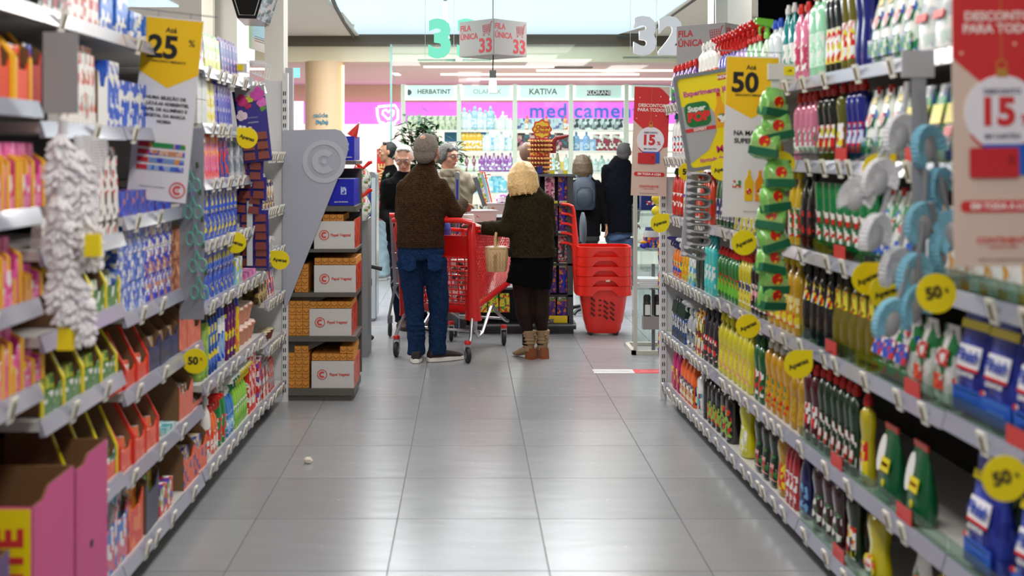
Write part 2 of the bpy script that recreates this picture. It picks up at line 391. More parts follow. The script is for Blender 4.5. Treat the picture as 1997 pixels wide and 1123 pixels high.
# slotted end uprights
def upright(side, t, z, label):
    g = G(side, t, 0, 0)
    u = thing('slotted_upright', label, 'upright', g, 0)
    s = 1 if side == 'R' else -1
    obj('post', MB().box(-.02*s if s > 0 else -.015, .02 if s > 0 else .02, -.02, .02, 0, z).mesh('post', METALW), u)
    m = MB()
    for k in range(int(z/.05)-2):
        for dx in (-.006, .006): m.box(dx-.0028, dx+.0028, -.0215, -.02, .06+k*.05, .085+k*.05)
    obj('slot', m.mesh('slot', INK), u, kind='stuff')
    obj('side_panel', MB().box(.02 if s > 0 else -.42, .42 if s > 0 else -.015, -.008, .008, .05, z-.05).mesh('side', METALW), u)
    return u
upright('R', 7.15, 1.45, 'white slotted upright at the far end of right shelving')
upright('L', 7.08, 2.05, 'white slotted upright at the far end of left shelving')
tag(obj('header_board', MB().box(1.76, 1.79, 2.0, 6.85, 1.97, 3.05).mesh('h', mat((6, 6, 7), 1, spec=0))), 'black header board above the right shelving', 'board')
# ------------------------------------------------------------------ products: one builder per kind, meshes cached
PC = {}
def cached(f):
    def g(*a, **k):
        key = (f.__name__, repr(a), repr(sorted(k.items())))
        if key not in PC: PC[key] = f(*a, **k)
        return PC[key]
    return g
def liq(c): return mat(c, .12, coat=.6, spec=.6)
def plas(c): return mat(c, .3, coat=.2)
PROF = {
 'soap': [(.80, 0), (.95, .02), (1, .06), (1, .22), (.86, .42), (.84, .50), (.97, .64), (1, .74), (.85, .83), (.50, .90), (.32, .93), (.30, 1)],
 'tall': [(.88, 0), (1, .03), (1, .55), (.93, .70), (.70, .84), (.38, .93), (.32, .95), (.30, 1)],
 'block': [(.92, 0), (1, .02), (1, .78), (.9, .86), (.5, .92), (.34, .94), (.32, 1)],
 'waist': [(.78, 0), (.95, .03), (1, .12), (.95, .30), (.78, .50), (.80, .58), (1, .78), (.92, .90), (.45, .96), (.3, .97), (.28, 1)],
 'neck': [(.95, 0), (1, .02), (1, .52), (.78, .66), (.62, .78), (.60, .92), (.42, .96), (.3, 1)],
 'pear': [(.80, 0), (1, .04), (1, .25), (.9, .45), (.66, .7), (.5, .86), (.32, .95), (.3, 1)],
}
@cached  # opaque sheet with added glow, standing in for the bright interior behind
def bottle(h, w, d, body, cap, labelc=None, shape='soap', ch=.035, cr=.016, lz=(.12, .55), clear=False, blab=True, lab2=None):
    P_ = [(w/2*r, h*z) for r, z in PROF[shape]]
    parts = [('body', MB().lathe(P_, ry=d/w, seg=16, sq=2.4).mesh('body', liq(body), True))]
    if labelc:
        def rad(z):
            zz = z*h
            for (r0, z0), (r1, z1) in zip(P_, P_[1:]):
                if z0 <= zz <= z1: return r0+(r1-r0)*(zz-z0)/max(1e-6, z1-z0)
            return P_[0][0]
        zs = [lz[0]+(lz[1]-lz[0])*k/5 for k in range(6)]
        lp = [(rad(z)+.0012, z*h) for z in zs]
        lm = pmat(labelc, 38, (1, 1, .8), seed=len(PC)) if isinstance(labelc[0], (tuple, list)) else mat(labelc, .4)
        parts.append(('label', MB().lathe(lp, ry=d/w, seg=8, a0=-PI/2-1.0, a1=-PI/2+1.0, cap=False, sq=2.4).mesh('label', lm, True)))
        if blab: parts.append(('back_label', MB().lathe(lp, ry=d/w, seg=8, a0=PI/2-.9, a1=PI/2+.9, cap=False, sq=2.4).mesh('label', lm, True)))
    if cap:
        parts.append(('cap', MB().lathe([(cr, h-.004), (cr, h+ch*.55), (cr*.72, h+ch*.62), (cr*.62, h+ch)], seg=12).mesh('cap', plas(cap), True)))
    return parts
@cached
def spray(h, w, d, body, head, labelc, trig=None, shape='tall'):
    P_ = [(w/2*r, h*.72*z) for r, z in PROF[shape]]
    m = MB().lathe([(.015, h*.70), (.016, h*.78), (.011, h*.80), (.012, h*.86)], seg=10)
    m.add([(-.014, .022, h*.85), (.014, .022, h*.85), (.014, -.05, h*.91), (-.014, -.05, h*.91), (-.012, .024, h*.97), (.012, .024, h*.97), (.008, -.05, h), (-.008, -.05, h)],
          [(3, 2, 1, 0), (4, 5, 6, 7), (0, 1, 5, 4), (1, 2, 6, 5), (2, 3, 7, 6), (3, 0, 4, 7)])
    t = MB().tube([(0, -.02, h*.9), (0, -.034, h*.85), (0, -.036, h*.79), (0, -.028, h*.75)], [.006, .006, .005, .004], 6)
    n = MB().lathe([(.007, 0), (.007, .012)], seg=8, axis='y').xf(Matrix.Translation((0, -.06, h*.955)))
    lp = [(P_[1][0]+.0015, h*.08), (P_[1][0]+.0015, h*.40)]
    lm = pmat(labelc, 36, seed=len(PC))
    return [('body', MB().lathe(P_, ry=d/w, seg=16, sq=2.4).mesh('body', liq(body), True)),
            ('label', MB().lathe(lp, ry=d/w, seg=10, a0=-PI/2-1.2, a1=-PI/2+1.2, cap=False, sq=2.4).mesh('label', lm, True)),
            ('spray_head', m.mesh('head', plas(head), True)), ('trigger', t.mesh('trigger', plas(trig or head), True)), ('nozzle', n.mesh('nozzle', plas(trig or head), True))]
@cached
def aerosol(h, r, body, cap, labelc):
    return [('can', MB().lathe([(r*.93, 0), (r, .006), (r, h*.80), (r*.9, h*.83)], seg=16).mesh('can', mat(body, .3, .3), True)),
            ('label', MB().lathe([(r+.0008, h*.10), (r+.0008, h*.72)], seg=10, a0=-PI/2-1.2, a1=-PI/2+1.2, cap=False).mesh('label', pmat(labelc, 30, (1, 1, .6), seed=len(PC)), True)),
            ('cap', MB().lathe([(r*.86, h*.82), (r*.86, h*.97), (r*.7, h)], seg=14).mesh('cap', plas(cap), True))]
@cached
def flip(h, w, d, body, cap, labelc):      # stands on its wide cap, widening upwards
    P_ = [(w*.36, h*.10), (w*.40, h*.2), (w*.36, h*.45), (w*.44, h*.75), (w*.5, h*.93), (w*.46, h)]
    return [('body', MB().lathe(P_, ry=d/w, seg=14, sq=2.6).mesh('body', liq(body), True)),
            ('cap', MB().lathe([(w*.38, 0), (w*.40, h*.02), (w*.37, h*.11)], ry=d/w, seg=14).mesh('cap', plas(cap), True)),
            ('label', MB().lathe([(w*.405, h*.16), (w*.40, h*.25), (w*.375, h*.45), (w*.41, h*.6)], ry=d/w, seg=8, a0=-PI/2-.9, a1=-PI/2+.9, cap=False, sq=2.6).mesh('label', pmat(labelc, 40, seed=3), True))]
@cached
def pouch(h, w, d, body, patches, top=None, spout=None, wide_top=False):
    m = MB(); R = []
    prof = [(.96, .62, 0), (1, 1, .05), (1, .98, .25), (.98, .8, .5), (.95 if wide_top else .88, .5, .74), (.97 if wide_top else .72, .12, .93), (.97 if wide_top else .70, .03, 1)]
    for sx, sy, z in prof:
        R.append([(w/2*sx*math.copysign(abs(math.cos(a))**.55, math.cos(a)), d/2*sy*math.sin(a)*(1+.08*math.sin(5*a+z*9)), h*z) for a in [2*PI*i/18 for i in range(18)]])
    m.rings(R)
    parts = [('body', m.mesh('body', mat(body, .25, coat=.5) if not isinstance(body[0], (tuple, list)) else pmat(body, 22, (1, 1, .8), .22, len(PC)), True))]
    for k, (c, x, z, pw, ph, shp) in enumerate(patches):
        y = -d/2*(1.0 if z < .4 else (1-.95*(z-.4)/.6))-.004
        sl = d/2*1.5/h*(1 if z > .35 else 0)
        pts = disc(.5, 16) if shp == 'o' else [(-.5, -.5), (.5, -.5), (.5, .5), (-.5, .5)]
        q = MB().prism([(px*pw*w, pz*ph*h) for px, pz in pts], -.0015, .002); q.xf(Matrix.Translation((x*w, y, z*h)) @ Matrix.Rotation(-math.atan(sl), 4, 'X'))
        parts.append(('print_patch', q.mesh('patch', mat(c, .3) if not isinstance(c[0], (tuple, list)) else pmat(c, 40, seed=k))))
    if top: parts.append(('top_seal', MB().box(-w*.36, w*.36, -.004, .004, h*.93, h*1.01).mesh('seal', mat(top, .3))))
    if spout: parts.append(('cap', MB().lathe([(.012, h*.94), (.012, h*1.04)], cx=w*.2, seg=10).mesh('cap', plas(spout), True)))
    return parts
@cached
def carton(w, d, h, cols, front=None, side=None, seed=0, scale=26, stack=1, gap=.003):
    pm = pmat(cols, scale, seed=seed) if isinstance(cols[0], (tuple, list)) else mat(cols, .45)
    out = []
    for k in range(stack):
        z = k*(h+gap)
        out.append(('box', MB().box(-w/2, w/2, -d/2, d/2, z, z+h).mesh('box', pm)))
        if front:
            fm = pmat(front, 30, seed=seed+1) if isinstance(front[0], (tuple, list)) else mat(front, .4)
            out.append(('front_print', MB().box(-w*.38, w*.38, -d/2-.0012, -d/2+.001, z+h*.2, z+h*.8).mesh('front', fm)))
    return out
@cached
def tray(w, d, h, outer, inner=(120, 88, 58), edge=None, goods=(200, 180, 120), lip=.45, n=2, gh=.6, goods2=None):
    """display carton: high back and sides cut down to a low front, goods standing in it"""
    t = .004; m = MB()
    m.box(-w/2, w/2, d/2-t, d/2, 0, h)
    for s in (-1, 1):
        x0, x1 = (s*w/2-t, s*w/2) if s > 0 else (-w/2, -w/2+t)
        m.add([(x0, -d/2, 0), (x1, -d/2, 0), (x1, d/2, 0), (x0, d/2, 0), (x0, -d/2, h*lip), (x1, -d/2, h*lip), (x1, -d/2+.3*d, h), (x0, -d/2+.3*d, h), (x1, d/2, h), (x0, d/2, h)],
              [(0, 3, 2, 1), (0, 1, 5, 4), (4, 5, 6, 7), (7, 6, 8, 9), (0, 4, 7, 9, 3), (1, 2, 8, 6, 5), (2, 3, 9, 8)])
    m.box(-w/2, w/2, -d/2, d/2, 0, .003)
    mo = mat(inner, .8)
    f = MB().add([(-w/2, -d/2-.0015, 0), (w/2, -d/2-.0015, 0), (w/2, -d/2-.0015, h*lip), (w*.28, -d/2-.0015, h*lip*.72), (-w*.28, -d/2-.0015, h*lip*.72), (-w/2, -d/2-.0015, h*lip),
                  (-w/2, -d/2+t, 0), (w/2, -d/2+t, 0), (w/2, -d/2+t, h*lip), (w*.28, -d/2+t, h*lip*.72), (-w*.28, -d/2+t, h*lip*.72), (-w/2, -d/2+t, h*lip)],
                 [(0, 1, 2, 3, 4, 5), (11, 10, 9, 8, 7, 6), (0, 6, 7, 1), (5, 4, 10, 11), (4, 3, 9, 10), (3, 2, 8, 9), (1, 7, 8, 2), (0, 5, 11, 6)])
    out = [('carton', m.mesh('carton', mo)), ('front_lip', f.mesh('lip', mat(outer, .5) if not isinstance(outer[0], (tuple, list)) else pmat(outer, 25)))]
    for s in (-1, 1):
        x = s*w/2
        sm = MB().add([(x+s*.0012, -d/2, 0), (x+s*.0012, d/2, 0), (x+s*.0012, d/2, h), (x+s*.0012, -d/2+.3*d, h), (x+s*.0012, -d/2, h*lip)], [(0, 1, 2, 3, 4) if s > 0 else (4, 3, 2, 1, 0)])
        out.append(('side_print', sm.mesh('side', mat(inner, .8))))
        if edge:
            out.append(('edge_strip', MB().bar((x, -d/2-.002, 0), (x, -d/2-.002, h*lip*1.0), .022, .005, (0, 1, 0)).bar((x, -d/2-.002, h*lip), (x, -d/2+.3*d-.002, h), .012, .006, (0, 1, 0)).mesh('edge', mat(edge, .5))))
    gm = pmat(goods, 30, seed=n) if isinstance(goods[0], (tuple, list)) else mat(goods, .4)
    for k in range(n):
        x0 = -w/2+.01+(w-.02)*k/n; x1 = -w/2+.01+(w-.02)*(k+1)/n-.006
        out.append(('packet', MB().box(x0, x1, -d/2+.012, d/2-.03, .004, h*gh, .004, .01).mesh('packet', gm)))
    return out
@cached
def packet(w, d, h, cols, seed=0, top=None, topc=None):
    out = [('body', MB().box(-w/2, w/2, -d/2, d/2, 0, h*.9, w*.02, d*.2).box(-w/2*.96, w/2*.96, -d*.08, d*.08, h*.9, h).mesh('body', pmat(cols, 28, seed=seed)))]
    if topc: out.append(('top', MB().box(-w/2*1.01, w/2*1.01, -d/2*1.02, d/2*1.02, h*.62, h*.9, w*.02, d*.18).mesh('top', mat(topc, .35))))
    return out
@cached
def pot(r, h, c, lid):
    return [('cup', MB().lathe([(r*.68, 0), (r*.98, h*.8), (r*1.06, h*.82), (r*1.06, h*.9)], seg=12, sq=3).mesh('cup', mat(c, .5), True)),
            ('lid', MB().lathe([(r*1.0, h*.9), (r*.9, h), (r*.3, h*1.03)], seg=12, sq=3).mesh('lid', mat(lid, .3), True))]
@cached
def jerry(h, w, d, body, cap, labelc):
    m = MB(); R = []
    for sx, sy, z, ox in ((.95, .95, 0, 0), (1, 1, .02, 0), (1, 1, .62, 0), (.8, .9, .78, .03), (.42, .55, .90, .12), (.3, .4, .93, .14), (.3, .4, .97, .14)):
        R.append([(w/2*sx*math.copysign(abs(math.cos(a))**.5, math.cos(a))-ox*w, d/2*sy*math.copysign(abs(math.sin(a))**.5, math.sin(a)), h*z) for a in [2*PI*i/16 for i in range(16)]])
    m.rings(R)
    return [('body', m.mesh('body', plas(body), True)), ('cap', MB().lathe([(.017, h*.95), (.016, h*1.03), (.010, h*1.05)], cx=-.14*w, seg=12).mesh('cap', plas(cap), True)),
            ('label', MB().box(-w*.42, w*.42, -d/2-.0015, -d/2+.001, h*.08, h*.52).mesh('label', pmat(labelc, 34, seed=5))),
            ('side_label', MB().box(w/2-.001, w/2+.0015, -d*.38, d*.38, h*.08, h*.5).mesh('label', pmat(labelc, 34, seed=6)))]

def level(side, z):
    if side == 'R':
        names = ((.3, 'bottom'), (.6, 'second'), (1.0, 'third'), (1.35, 'fourth'), (1.7, 'fifth'), (9, 'top'))
    else:
        names = ((.3, 'bottom'), (.6, 'second'), (.96, 'third'), (1.2, 'fourth'), (1.47, 'fifth'), (1.8, 'sixth'), (9, 'top'))
    return next(n for v, n in names if z < v)
RUNS = []; DESC = {}
def run(side, px0, px1, z, parts, desc, cat, name, w, d, n=None, inset=.02, group=None, rows=1, jit=.004, turn=0, zoff=0, pitch=None):
    t0, t1 = TT[side](px0), TT[side](px1); lo, hi = min(t0, t1), max(t0, t1)
    pit = pitch or (w+.006)
    if n is None: n = max(1, int(round((hi-lo)/pit)))
    n = min(n, 25)
    sd = 'right' if side == 'R' else 'left'; lv = level(side, z)
    key = (desc, sd, lv); DESC[key] = DESC.get(key, 0)+1
    if DESC[key] > 1: print('RUN TWICE', key)
    group = group or '%ss on the %s %s shelf' % (name.replace('_', ' '), lv, sd)
    htop = max(v.co.z for q in parts for v in q[1].vertices)
    sxx = max(.8, min(1, ((hi-lo)/n-.004)/w))
    for k in range(n):
        t = lo+(hi-lo)*(k+.5)/n
        room = headroom(side, t, z)-zoff-.004
        for r in range(rows):
            p = G(side, t+random.uniform(-jit, jit), inset+d/2+r*(d+.01)+random.uniform(0, jit), z+zoff+.0015)
            i = k if side == 'L' else n-1-k                    # counted from the left of the picture
            if n == 1 and rows == 1: lab = '%s on the %s %s shelf' % (desc, lv, sd)
            elif rows == 1: lab = '%s, %s from left, %s %s shelf' % (desc, ORD[i], lv, sd)
            else: lab = '%s, %s from left, %s row, %s %s shelf' % (desc, ORD[i], ('front', 'back')[r], lv, sd)
            o = spawn(name, parts, lab, cat, p, RZ[side]+turn+random.uniform(-.04, .04), group)
            o.scale = (sxx, 1, min(1, room/htop))
c = lambda s: tuple(int(s[i:i+2], 16) for i in (0, 2, 4))
WH = (235, 235, 232); DG = c('12301c'); GR = c('0d8a3a'); BL = c('1f4fc0'); NV = c('1a1f5e'); OR = c('e8581c'); TEAL = c('19a3a0'); YL = c('e6d21e'); RD = c('d02018')
SUPER = [RD, c('1c7a3a'), WH, c('f0d020'), WH]

# ---------------- right shelves
B = 'bottle'
# top
run('R', 1300, 1345, 1.84, bottle(.21, .07, .05, c('7a4a9c'), RD, [c('39a04a'), WH, c('6a3a9c')], 'tall'), 'purple and green cleaner bottle', B, 'cleaner_bottle', .07, .05, n=6, rows=2)
run('R', 1352, 1388, 1.84, bottle(.28, .09, .06, c('e9e9e4'), c('e9e9e4'), [OR, OR, c('e86a3a'), WH], 'block'), 'white detergent bottle with orange label', B, 'detergent_bottle', .09, .06, n=5)
run('R', 1390, 1418, 1.84, spray(.30, .08, .05, c('4a3fae'), RD, [c('3a2f9e'), WH, c('5a4fce')]), 'violet spray bottle with red head', 'spray bottle', 'spray_bottle', .08, .05, n=5)
run('R', 1418, 1440, 1.84, spray(.30, .08, .05, c('b49adc'), RD, [c('b49adc'), WH]), 'lilac spray bottle with red head', 'spray bottle', 'spray_bottle', .08, .05, n=3)
run('R', 1440, 1468, 1.84, spray(.31, .08, .05, c('a8dcb0'), RD, [c('66b878'), WH, c('a8dcb0')]), 'pale green spray bottle with red head', 'spray bottle', 'spray_bottle', .08, .05, n=3)
run('R', 1470, 1482, 1.84, spray(.31, .08, .05, c('cfe8c8'), c('7ac943'), [c('7ac943'), WH]), 'clear spray bottle with green head', 'spray bottle', 'spray_bottle', .08, .05, n=1)
run('R', 1484, 1506, 1.84, bottle(.25, .085, .06, c('d8e2e6'), BL, [c('4a7ac0'), WH, WH], 'block'), 'clear bottle with blue cap', B, 'detergent_bottle', .085, .06, n=2)
run('R', 1510, 1534, 1.84, bottle(.29, .075, .05, c('128488'), c('d8d8d4'), [c('2a9a80'), WH, c('128488')], 'tall', cr=.013), 'teal bottle with clear cap', B, 'cleaner_bottle', .075, .05, n=2)
run('R', 1536, 1562, 1.84, bottle(.27, .075, .06, c('e080a0'), RD, [WH, c('e080a0'), c('c04060')], 'tall'), 'pink dish soap bottle with red cap', B, 'soap_bottle', .075, .05, n=2)
run('R', 1564, 1592, 1.84, bottle(.30, .08, .06, c('9fe0b8'), RD, [WH, c('c8f0d8'), c('9fe0b8')], 'block'), 'pale green bottle with red cap', B, 'soap_bottle', .08, .05, n=2)
run('R', 1594, 1622, 1.84, bottle(.30, .07, .05, c('101a14'), RD, [c('d8d020'), RD, WH], 'waist'), 'black dish soap bottle with yellow tag', B, 'soap_bottle', .07, .05, n=3)
run('R', 1624, 1652, 1.84, bottle(.31, .08, .06, c('6a6410'), RD, [c('d8d020'), WH, RD], 'waist'), 'olive dish soap bottle', B, 'soap_bottle', .08, .05, n=2)
run('R', 1654, 1676, 1.84, bottle(.31, .08, .06, c('141f78'), RD, None, 'waist'), 'navy blue dish soap bottle', B, 'soap_bottle', .08, .05, n=2)
PW = pouch(.24, .15, .07, [WH, WH, c('2d8a4a'), c('d8e8d8'), c('2a5ab0')], [([RD, WH, RD, c('e8e8e8')], 0, .58, .42, .20, 'o'), ([c('f0d020'), WH], .1, .85, .3, .10, 's'), ([c('1c7a3a'), c('3a9a50'), WH, c('2a5ab0')], 0, .22, .7, .24, 's')], spout=RD)
run('R', 1680, 1765, 1.84, PW, 'white and green soap refill pouch', 'pouch', 'refill_pouch', .15, .07, n=4, rows=1)
run('R', 1768, 1835, 1.84, pouch(.24, .15, .07, [WH, c('c8d8d0'), c('b8c0c8')], [(YL, 0, .8, .5, .15, 's'), (RD, 0, .45, .6, .1, 's')]), 'white refill pouch behind price holder', 'pouch', 'refill_pouch', .15, .07, n=2)
# fifth
run('R', 1303, 1334, 1.52, bottle(.24, .075, .055, c('e6e8e6'), TEAL, [c('1a8ab0'), WH, RD, WH], 'tall'), 'white bottle with teal cap', B, 'cleaner_bottle', .075, .05, n=5)
run('R', 1336, 1360, 1.52, spray(.27, .08, .05, c('e8e8e8'), c('202020'), [WH, c('9a4ab0'), WH]), 'white spray bottle with black head', 'spray bottle', 'spray_bottle', .08, .05, n=3)
run('R', 1362, 1500, 1.52, bottle(.24, .075, .055, c('d8c020'), RD, SUPER, 'soap'), 'yellow dish soap bottle', B, 'soap_bottle', .075, .05, n=11)
run('R', 1535, 1576, 1.52, bottle(.235, .07, .055, c('c87090'), RD, [WH, c('c87090'), c('d890a8'), GR], 'block'), 'pink dish soap bottle', B, 'soap_bottle', .07, .05, n=4)
run('R', 1578, 1612, 1.52, bottle(.245, .07, .055, c('0e1812'), RD, [c('d8d020'), WH, RD, DG], 'waist'), 'black dish soap bottle', B, 'soap_bottle', .07, .05, n=3)
run('R', 1613, 1632, 1.52, bottle(.25, .075, .055, c('5a5a14'), RD, [c('e0d828'), WH, RD], 'waist'), 'olive dish soap bottle with yellow tag', B, 'soap_bottle', .075, .05, n=1)
run('R', 1634, 1664, 1.52, bottle(.25, .07, .055, c('101c80'), RD, [c('d0d8f0'), c('101c80'), RD], 'waist'), 'navy soap bottle with pale label', B, 'soap_bottle', .07, .05, n=3)
run('R', 1666, 1742, 1.52, PW, 'white green soap refill pouch', 'pouch', 'refill_pouch', .15, .07, n=3)
run('R', 1744, 1850, 1.52, pouch(.23, .15, .07, [WH, c('2d8a4a'), WH, c('203a70')], [(YL, 0, .62, .6, .25, 's'), (RD, 0, .4, .4, .12, 's')]), 'tilted white green pouch with yellow patch', 'pouch', 'refill_pouch', .15, .07, n=4)
# fourth
run('R', 1303, 1322, 1.172, bottle(.25, .075, .055, c('c8281c'), c('0d6a4a'), [WH, c('c8281c')], 'tall'), 'red bottle with green cap', B, 'cleaner_bottle', .075, .05, n=3)
run('R', 1323, 1338, 1.172, bottle(.25, .075, .055, c('e8e4e0'), RD, [c('1a4ac0'), YL, WH], 'tall'), 'white bottle with blue and yellow label', B, 'cleaner_bottle', .075, .05, n=2)
run('R', 1339, 1352, 1.172, bottle(.24, .075, .055, c('eceae6'), RD, [RD, WH, OR], 'tall'), 'white bottle with red label', B, 'cleaner_bottle', .075, .05, n=2)
run('R', 1354, 1380, 1.172, bottle(.24, .075, .055, c('c83a1c'), RD, [RD, c('0d6a3a')], 'tall'), 'orange red cleaner bottle', B, 'cleaner_bottle', .075, .05, n=3)
run('R', 1386, 1420, 1.18, bottle(.25, .07, .05, c('0d5a2a'), c('0d4a2a'), [c('30306a'), WH, c('30306a')], 'tall'), 'dark green cleaner bottle with navy label', B, 'cleaner_bottle', .07, .05, n=5)
run('R', 1422, 1500, 1.18, packet(.09, .05, .12, [c('303a78'), WH, c('c8c020'), c('d8d0d0')], 3), 'small navy and white packet', 'packet', 'packet', .09, .05, n=8)
run('R', 1522, 1545, 1.18, bottle(.27, .07, .05, c('d8b410'), c('e0c010'), SUPER, 'tall'), 'yellow tall soap bottle behind the sponges', B, 'soap_bottle', .07, .05, n=2)
run('R', 1547, 1572, 1.18, bottle(.27, .08, .06, c('14140f'), c('141414'), [RD, c('141414'), c('141414')], 'tall'), 'black squeeze bottle', B, 'soap_bottle', .08, .06, n=2)
run('R', 1574, 1686, 1.18, flip(.26, .085, .05, c('0a8040'), DG, [DG, RD, c('0a6a3a'), WH]), 'green upside down squeeze bottle', B, 'squeeze_bottle', .075, .05, n=8)
run('R', 1690, 1780, 1.18, pouch(.25, .15, .08, [WH, c('2a6ad0'), c('c8e0d0'), WH, c('2d8a4a')], [([RD, WH, RD], -.1, .55, .36, .18, 'o'), ([BL, c('2a6ad0'), WH], 0, .25, .7, .2, 's')], spout=RD), 'white blue and green refill pouch', 'pouch', 'refill_pouch', .15, .08, n=4)
run('R', 1785, 1990, 1.18, packet(.14, .06, .22, [WH, c('d0d0d0'), c('d8a030'), WH], 4), 'white sponge pack behind the red poster', 'packet', 'packet', .14, .06, n=6)
# third
run('R', 1303, 1318, .80, spray(.24, .075, .05, c('e87a1c'), c('2a2a70'), [OR, YL, BL]), 'orange spray bottle with blue head', 'spray bottle', 'spray_bottle', .075, .05, n=3)
run('R', 1319, 1332, .80, spray(.25, .075, .05, c('d8a014'), WH, [YL, c('e08a1c'), c('b8c020')]), 'amber spray bottle with white head', 'spray bottle', 'spray_bottle', .075, .05, n=2)
run('R', 1333, 1346, .80, packet(.09, .06, .17, [WH, c('3a9ad0'), c('9ac83a'), WH], 7), 'white and blue cleaning packet', 'packet', 'packet', .09, .06, n=2)
run('R', 1347, 1362, .80, bottle(.26, .09, .06, c('0f3a2c'), c('0f3a2c'), None, 'block'), 'very dark green oil bottle', B, 'cleaner_bottle', .09, .06, n=2)
run('R', 1363, 1383, .80, bottle(.28, .10, .06, c('3cc8c4'), c('2ab0b0'), [c('3cc8c4'), WH, c('3cc8c4')], 'block'), 'large turquoise cleaner bottle', B, 'cleaner_bottle', .10, .06, n=3)
run('R', 1388, 1428, .815, bottle(.22, .075, .05, c('147a30'), RD, [c('6ac030'), c('147a30'), RD], 'soap'), 'green dish soap bottle with red cap', B, 'soap_bottle', .07, .05, n=6)
run('R', 1429, 1452, .815, bottle(.23, .075, .05, c('c8bc1c'), RD, [c('30306a'), c('d8cc30'), WH], 'soap'), 'yellow dish soap bottle with red cap', B, 'soap_bottle', .075, .05, n=4)
run('R', 1453, 1484, .815, bottle(.25, .08, .06, c('12181a'), RD, [c('d88a90'), c('12181a'), WH], 'soap'), 'black dish soap bottle with red cap', B, 'soap_bottle', .08, .05, n=4)
run('R', 1486, 1545, .815, bottle(.28, .085, .06, c('c89a10'), c('d8c010'), [YL, c('c89a10'), RD, c('f0e0a0')], 'soap'), 'amber dish soap bottle with yellow cap', B, 'soap_bottle', .085, .05, n=5)
run('R', 1550, 1604, .82, bottle(.26, .09, .06, c('161a18'), c('161616'), [YL, WH, c('2a2a2a'), RD], 'neck', lz=(.6, .9)), 'black bottle with yellow neck tag', B, 'soap_bottle', .09, .06, n=4)
run('R', 1606, 1685, .82, bottle(.26, .09, .06, c('6e6414'), c('2a2a2a'), [YL, c('d8d040'), c('6e6414'), RD], 'neck', lz=(.66, .92)), 'olive oil soap bottle with yellow neck tag', B, 'soap_bottle', .09, .06, n=5)
run('R', 1690, 1755, .825, pouch(.25, .15, .08, [WH, c('1f4fb0'), WH, c('2d8a4a')], [([RD, WH, WH], 0, .72, .4, .2, 'o'), ([BL, BL, WH, RD], 0, .42, .7, .25, 's'), ([c('1c7a3a'), c('2d8a4a'), RD], 0, .14, .8, .14, 's')], top=(210, 60, 50)), 'white pouch with blue emblem', 'pouch', 'refill_pouch', .15, .08, n=3)
run('R', 1760, 1835, .83, pouch(.23, .15, .08, [c('c8d0c8'), WH, c('207a40')], [([RD, WH, RD], 0, .6, .5, .2, 's'), ([OR, RD, c('c8d0c8')], 0, .3, .4, .2, 's')]), 'grey white pouch with red print', 'pouch', 'refill_pouch', .15, .08, n=2)
FI = pouch(.30, .17, .09, [c('24308c'), c('3040a0'), c('24308c'), c('4858b8')], [((250, 250, 255), 0, .56, .62, .20, 's'), (YL, 0, .84, .8, .08, 's'), (RD, 0, .45, .62, .03, 's'), (c('1a5ac8'), .05, .17, .84, .22, 's'), (c('5ab0f0'), .05, .25, .7, .02, 's'), (c('8ac0f0'), .05, .17, .5, .012, 's'), ([RD, WH], -.33, .30, .14, .05, 'o')], wide_top=True)
def finish(px, z, t=None, lab=''):
    t = t or tR(px); p = G('R', t, .07, z+.0015)
    o = spawn('dishwasher_pouch', FI, lab, 'pouch', p, RZ['R']+random.uniform(-.05, .2), 'blue dishwasher pouches')
    lettering('Finish', .045, mat((20, 60, 170), .4), o, (0, -.045, .17), rot=(-.28, 0, 0), bold=.03, shear=.2)
    lettering('QUANTUM', .016, WHITE, o, (0, -.051, .12), rot=(-.1, 0, 0), bold=.03)
for k, (px, w_) in enumerate(((1866, 'leftmost'), (1921, 'middle'), (1985, 'rightmost'))):
    finish(px, .83, None, '%s blue dishwasher pouch on the third right shelf' % w_)
for k, (px, w_) in enumerate(((1886, 'whole'), (1984, 'cut off'))):
    finish(px, .43, None, '%s blue dishwasher pouch low at right under the 50 disc' % w_)
# second
run('R', 1303, 1328, .43, packet(.08, .06, .24, [c('30343c'), c('2a5a9a'), c('181c20'), WH], 8, topc=(20, 50, 40)), 'dark blister brush pack', 'packet', 'brush_pack', .08, .06, n=5)
run('R', 1329, 1345, .43, spray(.27, .09, .06, c('a8acb0'), c('c8ccd0'), [c('8a9098'), WH, c('30343c')]), 'silver grey spray bottle', 'spray bottle', 'spray_bottle', .09, .06, n=2)
run('R', 1346, 1360, .43, packet(.09, .06, .25, [c('b02018'), c('203a28'), YL, WH], 9), 'red and black cleaning pack', 'packet', 'packet', .09, .06, n=2)
run('R', 1361, 1386, .43, bottle(.26, .09, .06, c('26282c'), c('30343a'), [RD, c('303438'), WH, c('26282c')], 'tall'), 'black oven cleaner bottle with red label', B, 'cleaner_bottle', .09, .06, n=3)
run('R', 1390, 1452, .43, bottle(.27, .085, .06, c('d2c81e'), c('e0d820'), [c('d8a070'), c('dcd440'), c('d2c81e')], 'soap', blab=False), 'lemon yellow soap bottle', B, 'soap_bottle', .085, .06, n=7)
run('R', 1456, 1476, .43, bottle(.26, .075, .05, c('0a5a2a'), c('0a5a2a'), [c('0a5a2a'), RD, WH], 'waist'), 'slim green dish soap bottle', B, 'soap_bottle', .075, .05, n=2)
run('R', 1478, 1522, .43, bottle(.27, .085, .06, c('c89412'), c('d8d8c8'), [c('2a7a3a'), RD, c('c89412')], 'waist'), 'amber soap bottle with pale cap', B, 'soap_bottle', .085, .06, n=4)
